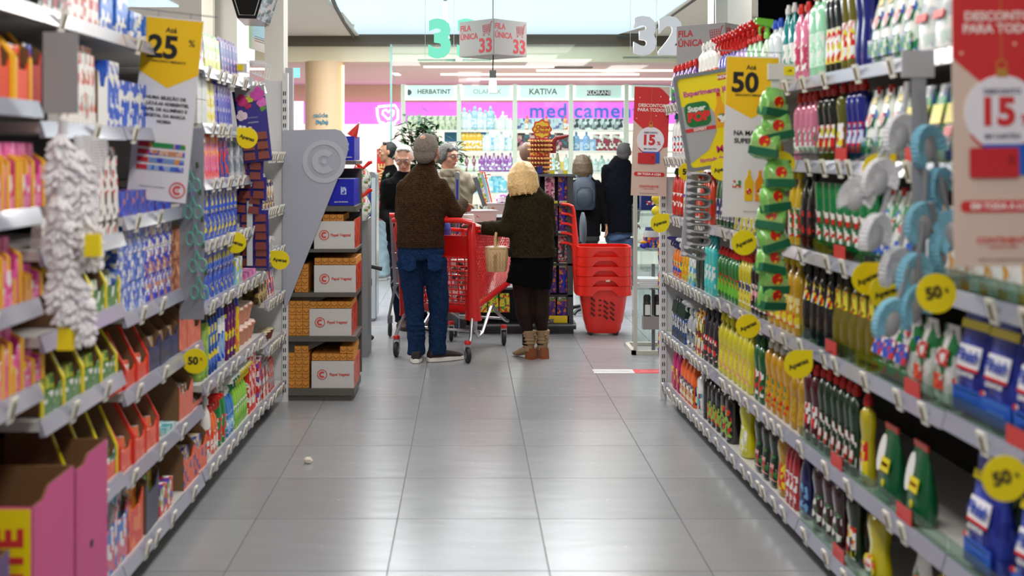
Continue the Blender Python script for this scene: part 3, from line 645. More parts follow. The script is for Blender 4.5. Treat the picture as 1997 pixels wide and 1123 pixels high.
run('R', 1524, 1552, .43, bottle(.24, .08, .06, c('b88a18'), c('b0b0a0'), [c('c8a030'), c('b88a18')], 'soap'), 'small amber soap bottle', B, 'soap_bottle', .08, .06, n=2)
run('R', 1553, 1578, .43, bottle(.27, .08, .05, c('4a0c18'), RD, [RD, WH, c('4a0c18')], 'waist'), 'dark red dish soap bottle', B, 'soap_bottle', .08, .05, n=2)
run('R', 1580, 1652, .43, bottle(.28, .08, .05, c('0c3018'), RD, [c('0c3018'), RD, WH, c('0c3018')], 'waist'), 'dark green dish soap bottle', B, 'soap_bottle', .08, .05, n=6)
run('R', 1655, 1680, .43, bottle(.27, .08, .05, c('b8a818'), RD, [RD, WH, YL], 'waist'), 'yellow green dish soap bottle', B, 'soap_bottle', .08, .05, n=1)
PG = pouch(.24, .14, .07, c('0c5a34'), [(WH, -.16, .62, .36, .5, 'o'), (RD, -.16, .66, .2, .15, 's'), (YL, .15, .5, .45, .18, 's'), (RD, .15, .5, .35, .05, 's'), (YL, .1, .25, .14, .1, 'o'), (c('109a60'), 0, .06, .8, .06, 's')], top=(200, 60, 40))
run('R', 1684, 1728, .43, PG, 'dark green refill pouch', 'pouch', 'refill_pouch', .14, .07, n=1)
run('R', 1732, 1790, .43, PG, 'large dark green pouch with yellow patch', 'pouch', 'refill_pouch', .14, .07, n=1)
run('R', 1800, 1860, .43, PG, 'dark green pouch half hidden by blue pouch', 'pouch', 'refill_pouch', .14, .07, n=1, inset=.18)
# bottom
run('R', 1303, 1317, .11, jerry(.26, .12, .10, c('c01a70'), RD, [YL, c('c01a70'), RD]), 'magenta cleaner jug with red cap', 'jug', 'cleaner_jug', .12, .10, n=2)
run('R', 1318, 1345, .11, jerry(.24, .11, .08, c('f0641a'), c('e8581c'), [NV, YL, RD, NV, WH]), 'orange cleaner jug with navy label', 'jug', 'cleaner_jug', .11, .08, n=4)
run('R', 1347, 1359, .11, bottle(.22, .11, .07, c('ececea'), WH, [WH, c('3aa0b0'), WH, c('90203a')], 'block'), 'white bleach bottle with teal label', B, 'bleach_bottle', .11, .07, n=1)
run('R', 1360, 1367, .11, bottle(.24, .08, .07, c('1a1a1c'), c('1a1a1c'), None, 'block'), 'plain black cleaner bottle', B, 'cleaner_bottle', .08, .07, n=1)
run('R', 1368, 1392, .11, bottle(.25, .09, .07, c('161618'), c('161618'), [RD, c('8ab83a'), c('8ab83a'), c('161618')], 'block', ch=.045, cr=.02), 'black bottle with lime and red label', B, 'cleaner_bottle', .09, .07, n=3)
run('R', 1393, 1413, .11, bottle(.27, .10, .07, c('161618'), c('b81c18'), [c('8ab83a'), c('8ab83a'), c('161618'), RD], 'block', lz=(.12, .65)), 'black bottle with tall lime label', B, 'cleaner_bottle', .10, .07, n=2)
run('R', 1419, 1452, .11, bottle(.30, .12, .08, c('d2cc14'), c('d8d8b0'), [c('c8d0a0'), c('d2cc14'), WH], 'waist', ch=.02), 'big lemon yellow soap bottle alone', B, 'soap_bottle', .12, .08, n=1)
run('R', 1456, 1500, .11, bottle(.28, .10, .06, c('0e2418'), c('30383a'), [c('2a7a3a'), RD, c('e0a8a0'), c('0e2418')], 'waist'), 'dark green bottle with pink green label', B, 'soap_bottle', .10, .06, n=3)
run('R', 1501, 1518, .11, bottle(.27, .10, .06, c('b88a14'), c('d8c8b8'), [RD, YL, c('b88a14')], 'waist'), 'amber soap bottle with red label', B, 'soap_bottle', .10, .06, n=1)
run('R', 1519, 1540, .11, bottle(.26, .07, .05, c('a81c28'), RD, [c('c01c28'), WH, c('a81c28')], 'tall'), 'crimson soap bottle', B, 'soap_bottle', .07, .05, n=3)
run('R', 1541, 1562, .11, bottle(.26, .09, .06, c('171c58'), c('1a38b0'), [c('70a8d8'), c('171c58')], 'tall'), 'navy soap bottle with blue cap', B, 'soap_bottle', .09, .06, n=1)
run('R', 1566, 1625, .11, bottle(.28, .10, .06, c('38101c'), c('a81c18'), [WH, c('2a6a3a'), c('38101c'), c('38101c')], 'waist'), 'dark burgundy soap bottle', B, 'soap_bottle', .10, .06, n=3)
run('R', 1628, 1652, .11, bottle(.26, .10, .06, c('0e2818'), c('a81c18'), [YL, RD, c('0e2818'), WH], 'waist'), 'dark green bottle with yellow label corner', B, 'soap_bottle', .10, .06, n=1)
run('R', 1656, 1712, .11, bottle(.29, .12, .07, c('c8ba14'), c('d8ca20'), None, 'waist'), 'golden yellow soap bottle with round label', B, 'soap_bottle', .12, .07, n=1)
for ob in bpy.data.objects:
    if ob.get('label') == 'golden yellow soap bottle with round label on the bottom right shelf':
        obj('label', MB().prism(disc(.042, 18), -.002, .002).mesh('label', pmat([OR, YL, c('2a7a3a')], 30)), ob, (0, -.0375, .085))
        obj('label_centre', MB().prism(disc(.024, 18), -.002, .002).mesh('label', WHITE), ob, (0, -.040, .085))
        lettering('ZAP', .022, REDINK, ob, (0, -.0425, .085), bold=.03)
run('R', 1735, 1800, .11, pouch(.22, .14, .07, [WH, c('d8dce0'), c('2d8a4a')], [(RD, 0, .6, .5, .3, 'o'), (YL, .2, .3, .3, .3, 's')]), 'white pouch with red emblem', 'pouch', 'refill_pouch', .14, .07, n=1)
run('R', 1805, 1990, .11, bottle(.26, .10, .06, c('c8ba14'), RD, SUPER, 'waist'), 'yellow green soap bottle', B, 'soap_bottle', .10, .06, n=6)

# ---------------- left shelves
PK = c('e04a9a'); PK2 = c('f08ab8'); CB = c('7a5632')
# nearest bay
run('L', 4, 40, 1.69, tray(.13, .2, .19, c('e8502c'), edge=c('f0b400'), goods=[c('f0603a'), c('f8a080'), WH], lip=.62, n=2, gh=.8), 'orange display carton of lighters', 'carton', 'display_carton', .13, .2, n=1)
run('L', 41, 74, 1.69, tray(.13, .2, .19, c('e8502c'), edge=c('f0b400'), goods=[c('f0603a'), c('202020'), WH], lip=.62, n=2, gh=.8), 'orange carton with black lighters', 'carton', 'display_carton', .13, .2, n=1)
run('L', 76, 92, 1.69, tray(.10, .2, .18, c('b02418'), goods=[BL, c('b02418'), WH], lip=.8, n=2, gh=.9), 'dark red carton beside grey clip board', 'carton', 'display_carton', .10, .2, n=1)
PT = tray(.14, .2, .17, [PK, PK2, c('d83a78'), WH], edge=c('e8b010'), goods=[PK, c('f070b0'), PK2], lip=.75, n=2, gh=1.05, inner=PK)
run('L', 2, 94, 1.40, PT, 'pink display carton', 'carton', 'display_carton', .14, .2, n=4)
run('L', 2, 90, 1.15, PT, 'pink yellow display carton', 'carton', 'display_carton', .14, .2, n=4)
run('L', 2, 92, .915, tray(.15, .2, .17, [PK, PK2, c('f06a90'), WH], edge=c('e8b010'), goods=[PK, c('f070b0')], lip=.8, n=2, gh=1.05, inner=PK), 'large pink display carton', 'carton', 'display_carton', .15, .2, n=4)
run('L', 96, 150, 1.955, carton(.12, .1, .14, [c('202020'), WH, c('202020'), c('b02418')], seed=1), 'black and white carton', 'carton', 'carton', .12, .1, n=3)
run('L', 152, 205, 1.955, carton(.10, .1, .15, [WH, c('c83a28'), WH, c('e0d8c8')], seed=2), 'white carton with red print', 'carton', 'carton', .10, .1, n=4)
run('L', 207, 262, 1.955, carton(.12, .1, .13, [c('2a62c0'), c('3a7ad8'), WH], seed=3), 'blue carton with white print', 'carton', 'carton', .12, .1, n=2)
run('L', 264, 380, 1.955, carton(.12, .1, .10, [WH, c('c8d4dc'), c('3a7ad8')], seed=4), 'pale carton behind yellow banner', 'carton', 'carton', .12, .1, n=5)
# green bay
GT = tray(.16, .2, .2, [c('5a8a4a'), c('6a9a58'), WH, c('4a7a3a')], edge=c('e0cc10'), goods=[c('a8c860'), c('5a8a4a'), WH, c('c8d890')], lip=.42, n=2, gh=.48)
run('L', 128, 243, 1.04, GT, 'green display carton with yellow edge', 'carton', 'display_carton', .16, .2, n=4)
run('L', 94, 240, .808, tray(.17, .2, .23, [c('5a8a4a'), c('4a7a48'), WH], edge=c('e0cc10'), goods=[c('a8c860'), c('5a8a4a'), c('c8c840')], lip=.4, n=2, gh=.5), 'tall green carton with yellow edge', 'carton', 'display_carton', .17, .2, n=4)
run('L', 150, 240, .465, tray(.17, .2, .24, [c('3a6a6a'), c('4a7a48'), WH], edge=c('e0cc10'), goods=[c('78b0b0'), c('5a8a4a')], lip=.4, n=2, gh=.5), 'dark teal green open carton', 'carton', 'display_carton', .17, .2, n=3)
run('L', 135, 200, 1.637, packet(.075, .04, .25, [WH, c('e8e4dc'), c('d05040'), WH, c('b8b4ac')], 11), 'white hanging utensil pack', 'packet', 'utensil_pack', .075, .04, n=7)
run('L', 203, 222, 1.637, tray(.12, .2, .2, WH, goods=WH, lip=.9, n=1, gh=.9), 'plain white display carton', 'carton', 'display_carton', .12, .2, n=1)
run('L', 223, 243, 1.637, carton(.09, .1, .22, [c('2a5ac8'), c('3a6ad8'), WH, c('2a5ac8')], seed=7), 'leaning blue foil carton', 'carton', 'carton', .09, .1, n=2)
run('L', 182, 245, 1.28, packet(.085, .04, .29, [WH, c('e8e2dc'), c('c83a30'), c('302c2a'), WH], 12), 'white knife pack with red print', 'packet', 'utensil_pack', .085, .04, n=5)
run('L', 100, 150, 1.28, packet(.085, .04, .24, [WH, c('e8e2dc'), c('c8c4bc')], 13), 'white utensil pack behind brushes', 'packet', 'utensil_pack', .085, .04, n=3)
# banner bay
run('L', 246, 345, 1.33, carton(.14, .12, .085, [c('2a40b0'), c('c8785a'), c('2a40b0'), c('3a58d0')], seed=5), 'blue and copper candle carton', 'carton', 'carton', .14, .12, n=6)
run('L', 246, 300, 1.64, carton(.14, .12, .16, [c('2a58c8'), WH, c('3a68d8')], seed=15), 'blue carton beside the yellow banner', 'carton', 'carton', .14, .12, n=3)
run('L', 243, 292, .997, carton(.15, .15, .095, [c('5a78d0'), c('8aa4e0'), c('3a58c0'), WH], seed=6, stack=3, scale=34), 'stack of grey blue freezer bag boxes', 'carton', 'carton_stack', .15, .15, n=3)
run('L', 293, 345, .997, carton(.13, .15, .1, [c('2436b8'), c('c88a70'), c('3a4ad0'), WH], seed=7, stack=3, scale=34), 'stack of royal blue food bag boxes', 'carton', 'carton_stack', .13, .15, n=4)
run('L', 347, 392, .997, carton(.12, .12, .12, [c('c87a50'), c('d8a078'), c('a05a3a')], seed=8, stack=2), 'stack of copper coloured boxes', 'carton', 'carton_stack', .12, .12, n=4)
RT = tray(.17, .22, .2, [c('d83a20'), c('e04828')], edge=c('d82a14'), goods=[c('e0583a'), WH, c('e8785a')], lip=.35, n=2, gh=.4)
run('L', 226, 300, .73, RT, 'red edged brown display carton', 'carton', 'display_carton', .17, .22, n=3)
run('L', 302, 358, .73, tray(.15, .22, .2, [c('28305a'), c('303a70')], goods=[c('d8a030'), c('8a98c0'), WH], lip=.6, n=2, gh=.6), 'navy display carton', 'carton', 'display_carton', .15, .22, n=3)
run('L', 360, 400, .73, tray(.15, .22, .23, [c('e0705a'), c('e88068')], goods=[c('c8a078'), c('8a6a48')], lip=.75, n=2, gh=.7), 'salmon display carton', 'carton', 'display_carton', .15, .22, n=3)
run('L', 214, 318, .445, tray(.18, .24, .23, [c('e05038'), c('e86850')], edge=c('d83420'), goods=[c('f08050'), WH, c('e86850')], lip=.42, n=2, gh=.45, inner=c('8a6448')), 'big orange red display carton', 'carton', 'display_carton', .18, .24, n=4)
run('L', 362, 406, .445, tray(.19, .3, .26, [c('e0705a'), c('d86850')], goods=[c('e0e0e0'), c('8a6a48')], lip=.55, n=2, gh=.5), 'brown and salmon open carton', 'carton', 'display_carton', .19, .3, n=2)
run('L', 326, 356, .445, carton(.16, .18, .02, [c('a8d0d0'), c('58a8b0'), WH], seed=9), 'flat teal cleaning cloth pack', 'packet', 'cloth_pack', .16, .18, n=1)
run('L', 214, 262, .14, tray(.2, .26, .26, [c('3a70c0'), c('d0607a'), c('e0e0e8'), c('c83a40')], goods=[c('6aa8d8'), WH, c('c83a40')], lip=.8, n=2, gh=.9, inner=(190, 190, 190)), 'blue pastel carton of freezer bags', 'carton', 'display_carton', .2, .26, n=2)
run('L', 263, 292, .14, tray(.18, .26, .24, [c('d83a20'), c('e8783a')], goods=[c('e8a830'), c('d86a30')], lip=.8, n=2, gh=.9), 'red and amber carton', 'carton', 'display_carton', .18, .26, n=1)
run('L', 293, 322, .14, tray(.18, .26, .25, [c('28284a'), c('202040')], goods=[c('88b048'), c('d8a030')], lip=.8, n=2, gh=.8), 'dark navy carton', 'carton', 'display_carton', .18, .26, n=1)
run('L', 324, 348, .14, carton(.11, .1, .11, [c('88b048'), c('6a3aa0'), c('d83a30'), WH], seed=10), 'small green and purple box', 'carton', 'carton', .11, .1, n=2)
run('L', 368, 412, .14, tray(.19, .28, .25, [c('e05a38'), c('e86a48'), c('3a4a90')], goods=[c('d8c8b0'), c('3a60b8')], lip=.6, n=2, gh=.6), 'brown orange open carton', 'carton', 'display_carton', .19, .28, n=2)
# far bay
run('L', 390, 408, 1.93, packet(.07, .05, .17, [c('e8dce8'), c('2a3a90'), WH, c('d03a5a')], 14), 'pale packet with navy top', 'packet', 'packet', .07, .05, n=3)
run('L', 409, 440, 1.93, packet(.07, .05, .17, [c('c8d850'), c('88d0c8'), c('e8e4a0'), WH], 15), 'lime and aqua packet', 'packet', 'packet', .07, .05, n=4)
run('L', 441, 474, 1.93, packet(.07, .05, .18, [c('2a2a90'), c('2a2a90'), c('3a3aa8'), c('22227a'), c('c890c0')], 16), 'navy gift packet', 'packet', 'packet', .07, .05, n=6)
run('L', 396, 412, 1.68, carton(.13, .12, .14, [c('cdd3cf'), c('d8dcd8')], seed=11, stack=2), 'stack of pale grey boxes', 'carton', 'carton_stack', .13, .12, n=2)
run('L', 413, 428, 1.68, packet(.08, .05, .28, [c('d8c820'), c('e8d840'), c('e8e8e0')], 17), 'yellow tall packet', 'packet', 'packet', .08, .05, n=3)
run('L', 429, 462, 1.68, packet(.07, .05, .27, [c('2a3aa8'), c('2a3aa8'), c('a8a0c8'), c('3a4ab8')], 18), 'blue lilac packet', 'packet', 'packet', .07, .05, n=6)
run('L', 396, 409, 1.43, packet(.06, .04, .22, [c('c8a030'), c('d8c8a8'), WH, c('a03a5a')], 19), 'gold and white packet', 'packet', 'packet', .06, .04, n=3)
run('L', 410, 436, 1.43, packet(.055, .04, .22, [c('e8783a'), c('e04a60'), c('d86ab0'), c('f0a060')], 20), 'orange pink packet', 'packet', 'packet', .055, .04, n=7)
run('L', 438, 455, 1.43, packet(.10, .04, .20, [c('1f3a90'), c('2a4aa8'), RD], 21), 'dark blue packet with red bottle print', 'packet', 'packet', .10, .04, n=2)
run('L', 457, 490, 1.43, packet(.08, .04, .2, [c('8a98a8'), c('c8ccd0')], 22), 'grey packet behind flower strip', 'packet', 'packet', .08, .04, n=3)
BC = [c('1450c8'), c('2a6ad8'), c('0c3aa0'), c('1450c8'), c('d8c830')]
run('L', 400, 470, 1.157, carton(.085, .08, .11, BC, seed=12, stack=2, scale=40), 'stack of blue air freshener boxes', 'carton', 'carton_stack', .085, .08, n=9)
run('L', 398, 465, .883, carton(.085, .08, .115, BC, seed=13, stack=2, scale=36), 'stack of bright blue refill boxes', 'carton', 'carton_stack', .085, .08, n=8)
run('L', 467, 482, .883, carton(.07, .07, .13, [c('8ac0d8'), c('d8c830'), WH], seed=14), 'pale blue and yellow box', 'carton', 'carton', .07, .07, n=2)
run('L', 484, 508, .883, carton(.10, .1, .03, [c('e07ab8'), c('c85aa8'), c('e8a8d0')], seed=15), 'flat pink packet box', 'carton', 'carton', .10, .1, n=3)
run('L', 404, 418, .53, aerosol(.30, .033, c('8ab048'), DG, [c('a8c868'), c('8ab048')]), 'lime green aerosol can', 'spray can', 'aerosol_can', .066, .066, n=2)
run('L', 419, 436, .53, aerosol(.31, .033, c('1c4aa0'), c('101014'), [c('1c4aa0'), c('3a6ac0'), YL]), 'blue aerosol can with black cap', 'spray can', 'aerosol_can', .066, .066, n=3)
run('L', 437, 450, .53, aerosol(.28, .033, c('c8d0d8'), c('1a40c0'), [c('8ab0d8'), WH, c('1a40c0')]), 'silver aerosol can with blue cap', 'spray can', 'aerosol_can', .066, .066, n=2)
run('L', 452, 470, .53, aerosol(.33, .033, c('5a1468'), c('101014'), [c('5a1468'), YL, c('8a1a30'), c('5a1468')]), 'purple aerosol can with black cap', 'spray can', 'aerosol_can', .066, .066, n=3)
run('L', 471, 478, .53, aerosol(.28, .033, c('e0c020'), c('1a40c0'), [c('e0c020'), c('e87a30')]), 'yellow aerosol can with blue cap', 'spray can', 'aerosol_can', .066, .066, n=1)
run('L', 480, 510, .53, pot(.055, .10, c('c88a70'), c('e0c8bc')), 'terracotta candle cup with clear lid', 'candle', 'candle_cup', .12, .12, n=4)
run('L', 482, 508, .53, pot(.055, .10, c('c88a70'), c('e0c8bc')), 'terracotta candle cup standing on another', 'candle', 'candle_cup', .12, .12, n=3, zoff=.105, jit=0, inset=.03)
run('L', 414, 424, .15, bottle(.25, .08, .05, c('e8e4e0'), WH, [OR, WH, RD], 'tall'), 'white bottle with orange label', B, 'cleaner_bottle', .08, .05, n=1)
run('L', 425, 436, .15, spray(.27, .09, .06, c('e86a30'), RD, [OR, RD, WH]), 'orange spray bottle', 'spray bottle', 'spray_bottle', .09, .06, n=2)
run('L', 437, 452, .15, bottle(.25, .09, .06, c('14803a'), WH, [c('14803a'), WH, RD], 'tall'), 'green bottle with white cap', B, 'cleaner_bottle', .09, .06, n=2)
run('L', 453, 466, .15, spray(.29, .08, .06, c('2a7ac8'), WH, [c('2a7ac8'), WH, c('8ac0e8')], c('0d6a3a')), 'blue spray bottle with white head', 'spray bottle', 'spray_bottle', .08, .06, n=3)
run('L', 467, 492, .15, spray(.30, .08, .06, c('8ac83a'), WH, [c('8ac83a'), c('a8d860'), WH, c('6ab02a')], c('e0c820')), 'lime spray bottle with white head', 'spray bottle', 'spray_bottle', .08, .06, n=6)
run('L', 494, 506, .15, carton(.12, .12, .075, [c('d82a1c'), c('d82a1c'), WH], seed=16, stack=4), 'stack of red moth trap boxes', 'carton', 'carton_stack', .12, .12, n=2)
# short bay
run('L', 512, 520, .14, carton(.10, .1, .13, [WH, c('8a4a9a'), RD], seed=17, stack=2), 'stack of white and violet boxes', 'carton', 'carton_stack', .10, .1, n=1)
run('L', 521, 532, .14, packet(.05, .05, .22, [c('8a98a8'), RD, WH, c('c8a870')], 23), 'grey red candle pack', 'packet', 'packet', .05, .05, n=4)
run('L', 533, 543, .14, packet(.05, .05, .2, [c('98a0b0'), c('d83a28'), c('b8bcc8')], 24), 'silver candle pack', 'packet', 'packet', .05, .05, n=3)
run('L', 512, 543, .44, pot(.045, .06, c('6a2a1c'), c('c8b890')), 'small dark red candle jar', 'candle', 'candle_jar', .09, .09, n=5)
run('L', 512, 528, .70, carton(.09, .09, .16, [c('5a4a28'), c('c8b070'), c('302818')], seed=18), 'brown and gold incense box', 'carton', 'carton', .09, .09, n=3)
run('L', 530, 543, .70, packet(.06, .05, .18, [c('3a5aa8'), RD, WH], 25), 'blue red packet', 'packet', 'packet', .06, .05, n=3)
run('L', 512, 543, .98, carton(.09, .09, .07, [WH, c('c8c0b8'), c('8a9ab8')], seed=19), 'small pale box', 'carton', 'carton', .09, .09, n=4)
run('L', 514, 543, 1.23, packet(.07, .05, .16, [c('e0c8a0'), NV, WH, c('c8a060')], 26), 'cream and navy packet', 'packet', 'packet', .07, .05, n=5)
# ------------------------------------------------------------------ hanging banners (each .22 x .68 m, hung from a wire)
def quadframe(name, label, cat, px, py, d, rz=0, roll=0):
    """thing with its origin at a point of the place; local X right, Z up, faces -Y"""
    return thing(name, label, cat, P(px, py, d), rz, None, rot=(0, roll, rz))
paper = mat((226, 224, 228), .5)
def sheet(w, h, t=.0015): return MB().box(-w/2, w/2, -t, t, -h, 0)
def clogo(parent, x, z, r, m, y=-.003, tk=.16):
    a = MB(); ringp(a, r*.84, r, y-.001, y+.001); obj('logo_ring', a.mesh('ring', m), parent, (x, 0, z))
    b = MB(); ringp(b, r*.30, r*.58, y-.001, y+.001, .75, 2*PI-.75); obj('logo_letter', b.mesh('c', m), parent, (x, 0, z))
    obj('logo_dot', MB().prism(disc(r*.1, 10), y-.001, y+.001).mesh('dot', m), parent, (x, 0, z))
YB = mat((246, 196, 0), .5)
def yellow_banner(label, px, py, d, roll, big, lines, rz=0):
    b = quadframe('hanging_banner', label, 'banner', px, py, d, rz, roll)
    w, h = .22, .68
    obj('sheet', sheet(w, h).mesh('sheet', paper), b)
    obj('yellow_header', MB().prism([(-w/2, -.005), (w/2, -.005), (w/2, -.205), (0, -.262), (-w/2, -.205)], -.0025, -.0016).mesh('hd', YB), b)
    lettering('Até', .028, INK, b, (-.005, -.003, -.048), bold=.02)
    lettering(big, .115, INK, b, (-.03, -.003, -.115), bold=.035)
    lettering('%', .036, INK, b, (.075, -.003, -.090), bold=.01)
    lettering('DESCONTO IMEDIATO', .0125, INK, b, (-.005, -.003, -.165), bold=.02)
    for k, (t, s, z) in enumerate(lines): lettering(t, s, INK, b, (0, -.003, z), bold=.03)
    obj('hook', MB().tube([(-.06, 0, -.01), (-.06, 0, .02)], .0015, 5).mesh('hook', CHROME), b)
    obj('hook', MB().tube([(.06, 0, -.01), (.06, 0, .02)], .0015, 5).mesh('hook', CHROME), b)
    rod = obj('rod', MB().tube([(-.17, 0, .022), (.16, 0, .018)], .0022, 6).mesh('rod', CHROME), b)
    return b
b1 = yellow_banner('yellow and white hanging banner reading 25 percent over left shelves', 340, 35, 4.2, .10, '25',
    [('NUMA SELEÇÃO DE', .0165, -.30), ('PELÍCULAS ADERENTES,', .0165, -.322), ('PAPEL DE ALUMÍNIO E', .0165, -.344), ('VEGETAL DA MARCA', .0165, -.366), ('NOSSA', .0165, -.388)])
for k, cs in enumerate((('2a8a4a', 'e0a040'), ('e0b098', 'c88a68'), ('7a98c8', 'e09040'), ('98b0d8', '3a70c8'))):
    z = -.475-.028*k
    obj('printed_roll', MB().box(-.085, .09, -.004, -.0018, z-.009, z+.009).mesh('roll', pmat([c(cs[0]), c(cs[1]), c('4a50c0'), c(cs[0])], 40, (1, 1, .2), seed=k)), b1)
    obj('printed_roll_end', MB().box(-.085, -.045, -.0048, -.0038, z-.009, z+.009).mesh('roll', mat((200, 50, 70), .4)), b1)
clogo(b1, .075, -.635, .03, mat((214, 60, 60), .5))
lettering('VÁLIDO DE 2 A 31 DE JANEIRO', .007, mat((150, 150, 160), .5), b1, (-.02, -.003, -.63))
b2 = yellow_banner('yellow and white hanging banner reading 50 percent beside the sponge strip', 1468, 110, 4.78, .03, '50',
    [('NA MARCA', .028, -.325), ('SUPER POP', .028, -.358)], rz=0)
for x, cc in ((.0, (236, 190, 20)), (.045, (240, 150, 20)), (.085, (60, 150, 60))):
    o = obj('printed_bottle', MB().prism([(x-.018, -.61), (x+.018, -.61), (x+.02, -.53), (x+.006, -.50), (x+.006, -.48), (x-.006, -.48), (x-.006, -.50), (x-.02, -.53)], -.004, -.0018).mesh('bt', mat(cc, .4)), b2)
    obj('printed_label', MB().prism([(x+q[0]*.8, -.57+q[1]) for q in disc(.014, 12)], -.0048, -.0038).mesh('lb', pmat([WH, RD, c('2a8a4a')], 60)), b2)
obj('printed_emblem', MB().box(-.07, -.035, -.004, -.0018, -.555, -.525).mesh('lb', pmat([c('2a7a3a'), RD, WH], 60)), b2)
lettering('VÁLIDO ATÉ 31 DE JANEIRO', .007, mat((150, 150, 160), .5), b2, (.02, -.003, -.655))
CORAL = mat((206, 44, 48), .5); BEIGE = mat((214, 190, 176), .55); GOLD = mat((200, 150, 70), .35, .4)
def red_banner(label, px, py, d, roll, rz=0):
    b = quadframe('hanging_poster', label, 'poster', px, py, d, rz, roll)
    w, h = .22, .68
    obj('sheet', sheet(w, h).mesh('sheet', BEIGE), b)
    obj('red_field', MB().prism([(-w/2, -.004), (.045, -.004), (.07, -.02), (w/2, -.06), (w/2, -.37), (.085, -.38), (-.10, -.22), (-w/2, -.21)], -.0025, -.0016).mesh('rf', CORAL), b)
    lettering('DESCONTOS', .028, mat((240, 225, 220), .5), b, (0, -.003, -.118), bold=.03)
    lettering('PARA TODOS', .028, mat((240, 225, 220), .5), b, (0, -.003, -.146), bold=.03)
    obj('string', MB().tube([(0, -.003, -.004), (0, -.003, -.225)], .0009, 4).mesh('st', GOLD), b)
    for x, z in ((-.075, -.07), (-.09, -.20), (.03, -.18), (.055, -.06), (-.085, -.50)):
        obj('snowflake', MB().prism([(x+q[0], z+q[1]) for q in disc(.004, 6)], -.0032, -.0022).mesh('fl', mat((240, 190, 180), .5)), b)
    obj('bauble_cap', MB().box(-.012, .012, -.005, -.0018, -.255, -.235).mesh('bc', GOLD), b)
    a = MB(); ringp(a, .010, .0125, -.004, -.002, cz=-.226); obj('bauble_ring', a.mesh('br', GOLD), b)
    obj('bauble', MB().prism([(x, z-.335) for x, z in disc(.085, 32)], -.0045, -.0018).mesh('bb', mat((232, 228, 236), .4)), b)
    a = MB(); ringp(a, .083, .088, -.0048, -.002, .6+PI, 2*PI-.2, cz=-.335); obj('bauble_edge', a.mesh('be', CORAL), b)
    lettering('DESCONTO', .0155, mat((90, 90, 120), .5), b, (0, -.0052, -.287), bold=.03)
    lettering('15', .085, REDINK, b, (-.012, -.0052, -.335), bold=.045)
    lettering('%', .032, REDINK, b, (.052, -.0052, -.352), bold=.02)
    lettering('EM CARTÃO', .0145, mat((90, 90, 120), .5), b, (0, -.0052, -.388), bold=.03)
    obj('blue_card', MB().box(-.045, .06, -.0062, -.005, -.475, -.405).mesh('bc', mat((34, 90, 190), .4)), b)
    obj('red_card', MB().prism([(x-.02, z-.447) for x, z in rsq(.11, .068, .006)], -.0078, -.0063).mesh('rc', mat((196, 36, 44), .4)), b)
    obj('card_chip', MB().box(.01, .026, -.0084, -.0078, -.45, -.43).mesh('ch', mat((160, 26, 34), .4)), b)
    obj('red_pill', MB().prism([(x, z-.545) for x, z in rsq(.19, .026, .012)], -.0035, -.0018).mesh('pl', CORAL), b)
    lettering('EM TODA A LOJA', .0185, mat((245, 235, 232), .5), b, (0, -.0042, -.545), bold=.035)
    lettering('CONTINENTE', .019, CORAL, b, (0, -.003, -.622), bold=.015)
    lettering('É AQUI QUE EU QUERO', .006, CORAL, b, (0, -.003, -.636))
    lettering('VÁLIDO DE 2 A 6 DE JANEIRO EM TODAS AS LOJAS', .005, mat((120, 90, 90), .5), b, (0, -.003, -.665))
    obj('rod', MB().tube([(-.12, 0, .012), (.30, 0, .006)], .0022, 6).mesh('rod', CHROME), b)
    return b
red_banner('red and beige discount poster hanging beside the basket stack', 1272, 169, 7.05, .035)
red_banner('large blurred red discount poster at right edge', 1950, -70, 2.55, -.01)
# framed yellow sign, tilted
fs = quadframe('framed_sign', 'tilted grey framed yellow bottle advert on right shelves', 'sign', 1393, 232, 5.35, 0, -.165)
m = MB(); R = []
for (w_, h_, y_) in ((.33, .46, 0), (.33, .46, -.012), (.295, .425, -.012), (.295, .425, 0)):
    R.append([(x, y_, z) for x, z in rsq(w_, h_, .02)])
R.append(R[0]); m.rings(R, cap=False)
obj('frame', m.mesh('frame', mat((120, 124, 130), .35), True), fs)
obj('sheet', MB().box(-.15, .15, -.006, .002, -.215, .215).mesh('sheet', mat((238, 216, 10), .45)), fs)
mag = mat((190, 60, 150), .5)
lettering('NOVO', .02, WHITE, fs, (.075, -.0085, .19), bold=.04)
obj('red_tab', MB().box(.045, .105, -.0075, -.006, .178, .202).mesh('t', CORAL), fs)
lettering('Experimente já!', .034, mag, fs, (-.02, -.0075, .135), bold=.03)
m = MB(); m.prism([(-.147, .08), (-.02, .07), (.01, .02), (.0, -.06), (-.05, -.14), (-.147, -.19)], -.0075, -.006); obj('silver_swoosh', m.mesh('sw', mat((176, 178, 182), .3, .3)), fs)
obj('green_badge', MB().prism([(x-.075, z+.035) for x, z in rsq(.12, .115, .03)], -.009, -.0075).mesh('gb', mat((20, 110, 50), .4)), fs)
lettering('Super', .036, WHITE, fs, (-.078, -.0098, .062), bold=.04, shear=.1)
lettering('POP', .056, mat((220, 40, 40), .5), fs, (-.075, -.0098, .022), bold=.07, shear=.1)
obj('red_stripe', MB().box(-.145, .0, -.009, -.0075, -.045, -.028).mesh('rs', CORAL), fs)
lettering('EXPERT', .018, WHITE, fs, (-.075, -.0095, -.0365), bold=.03)
lettering('Melhor', .045, mat((190, 40, 110), .5), fs, (.05, -.0075, -.145), bold=.03)
lettering('fórmula de sempre', .026, mag, fs, (.0, -.0075, -.185), bold=.02)
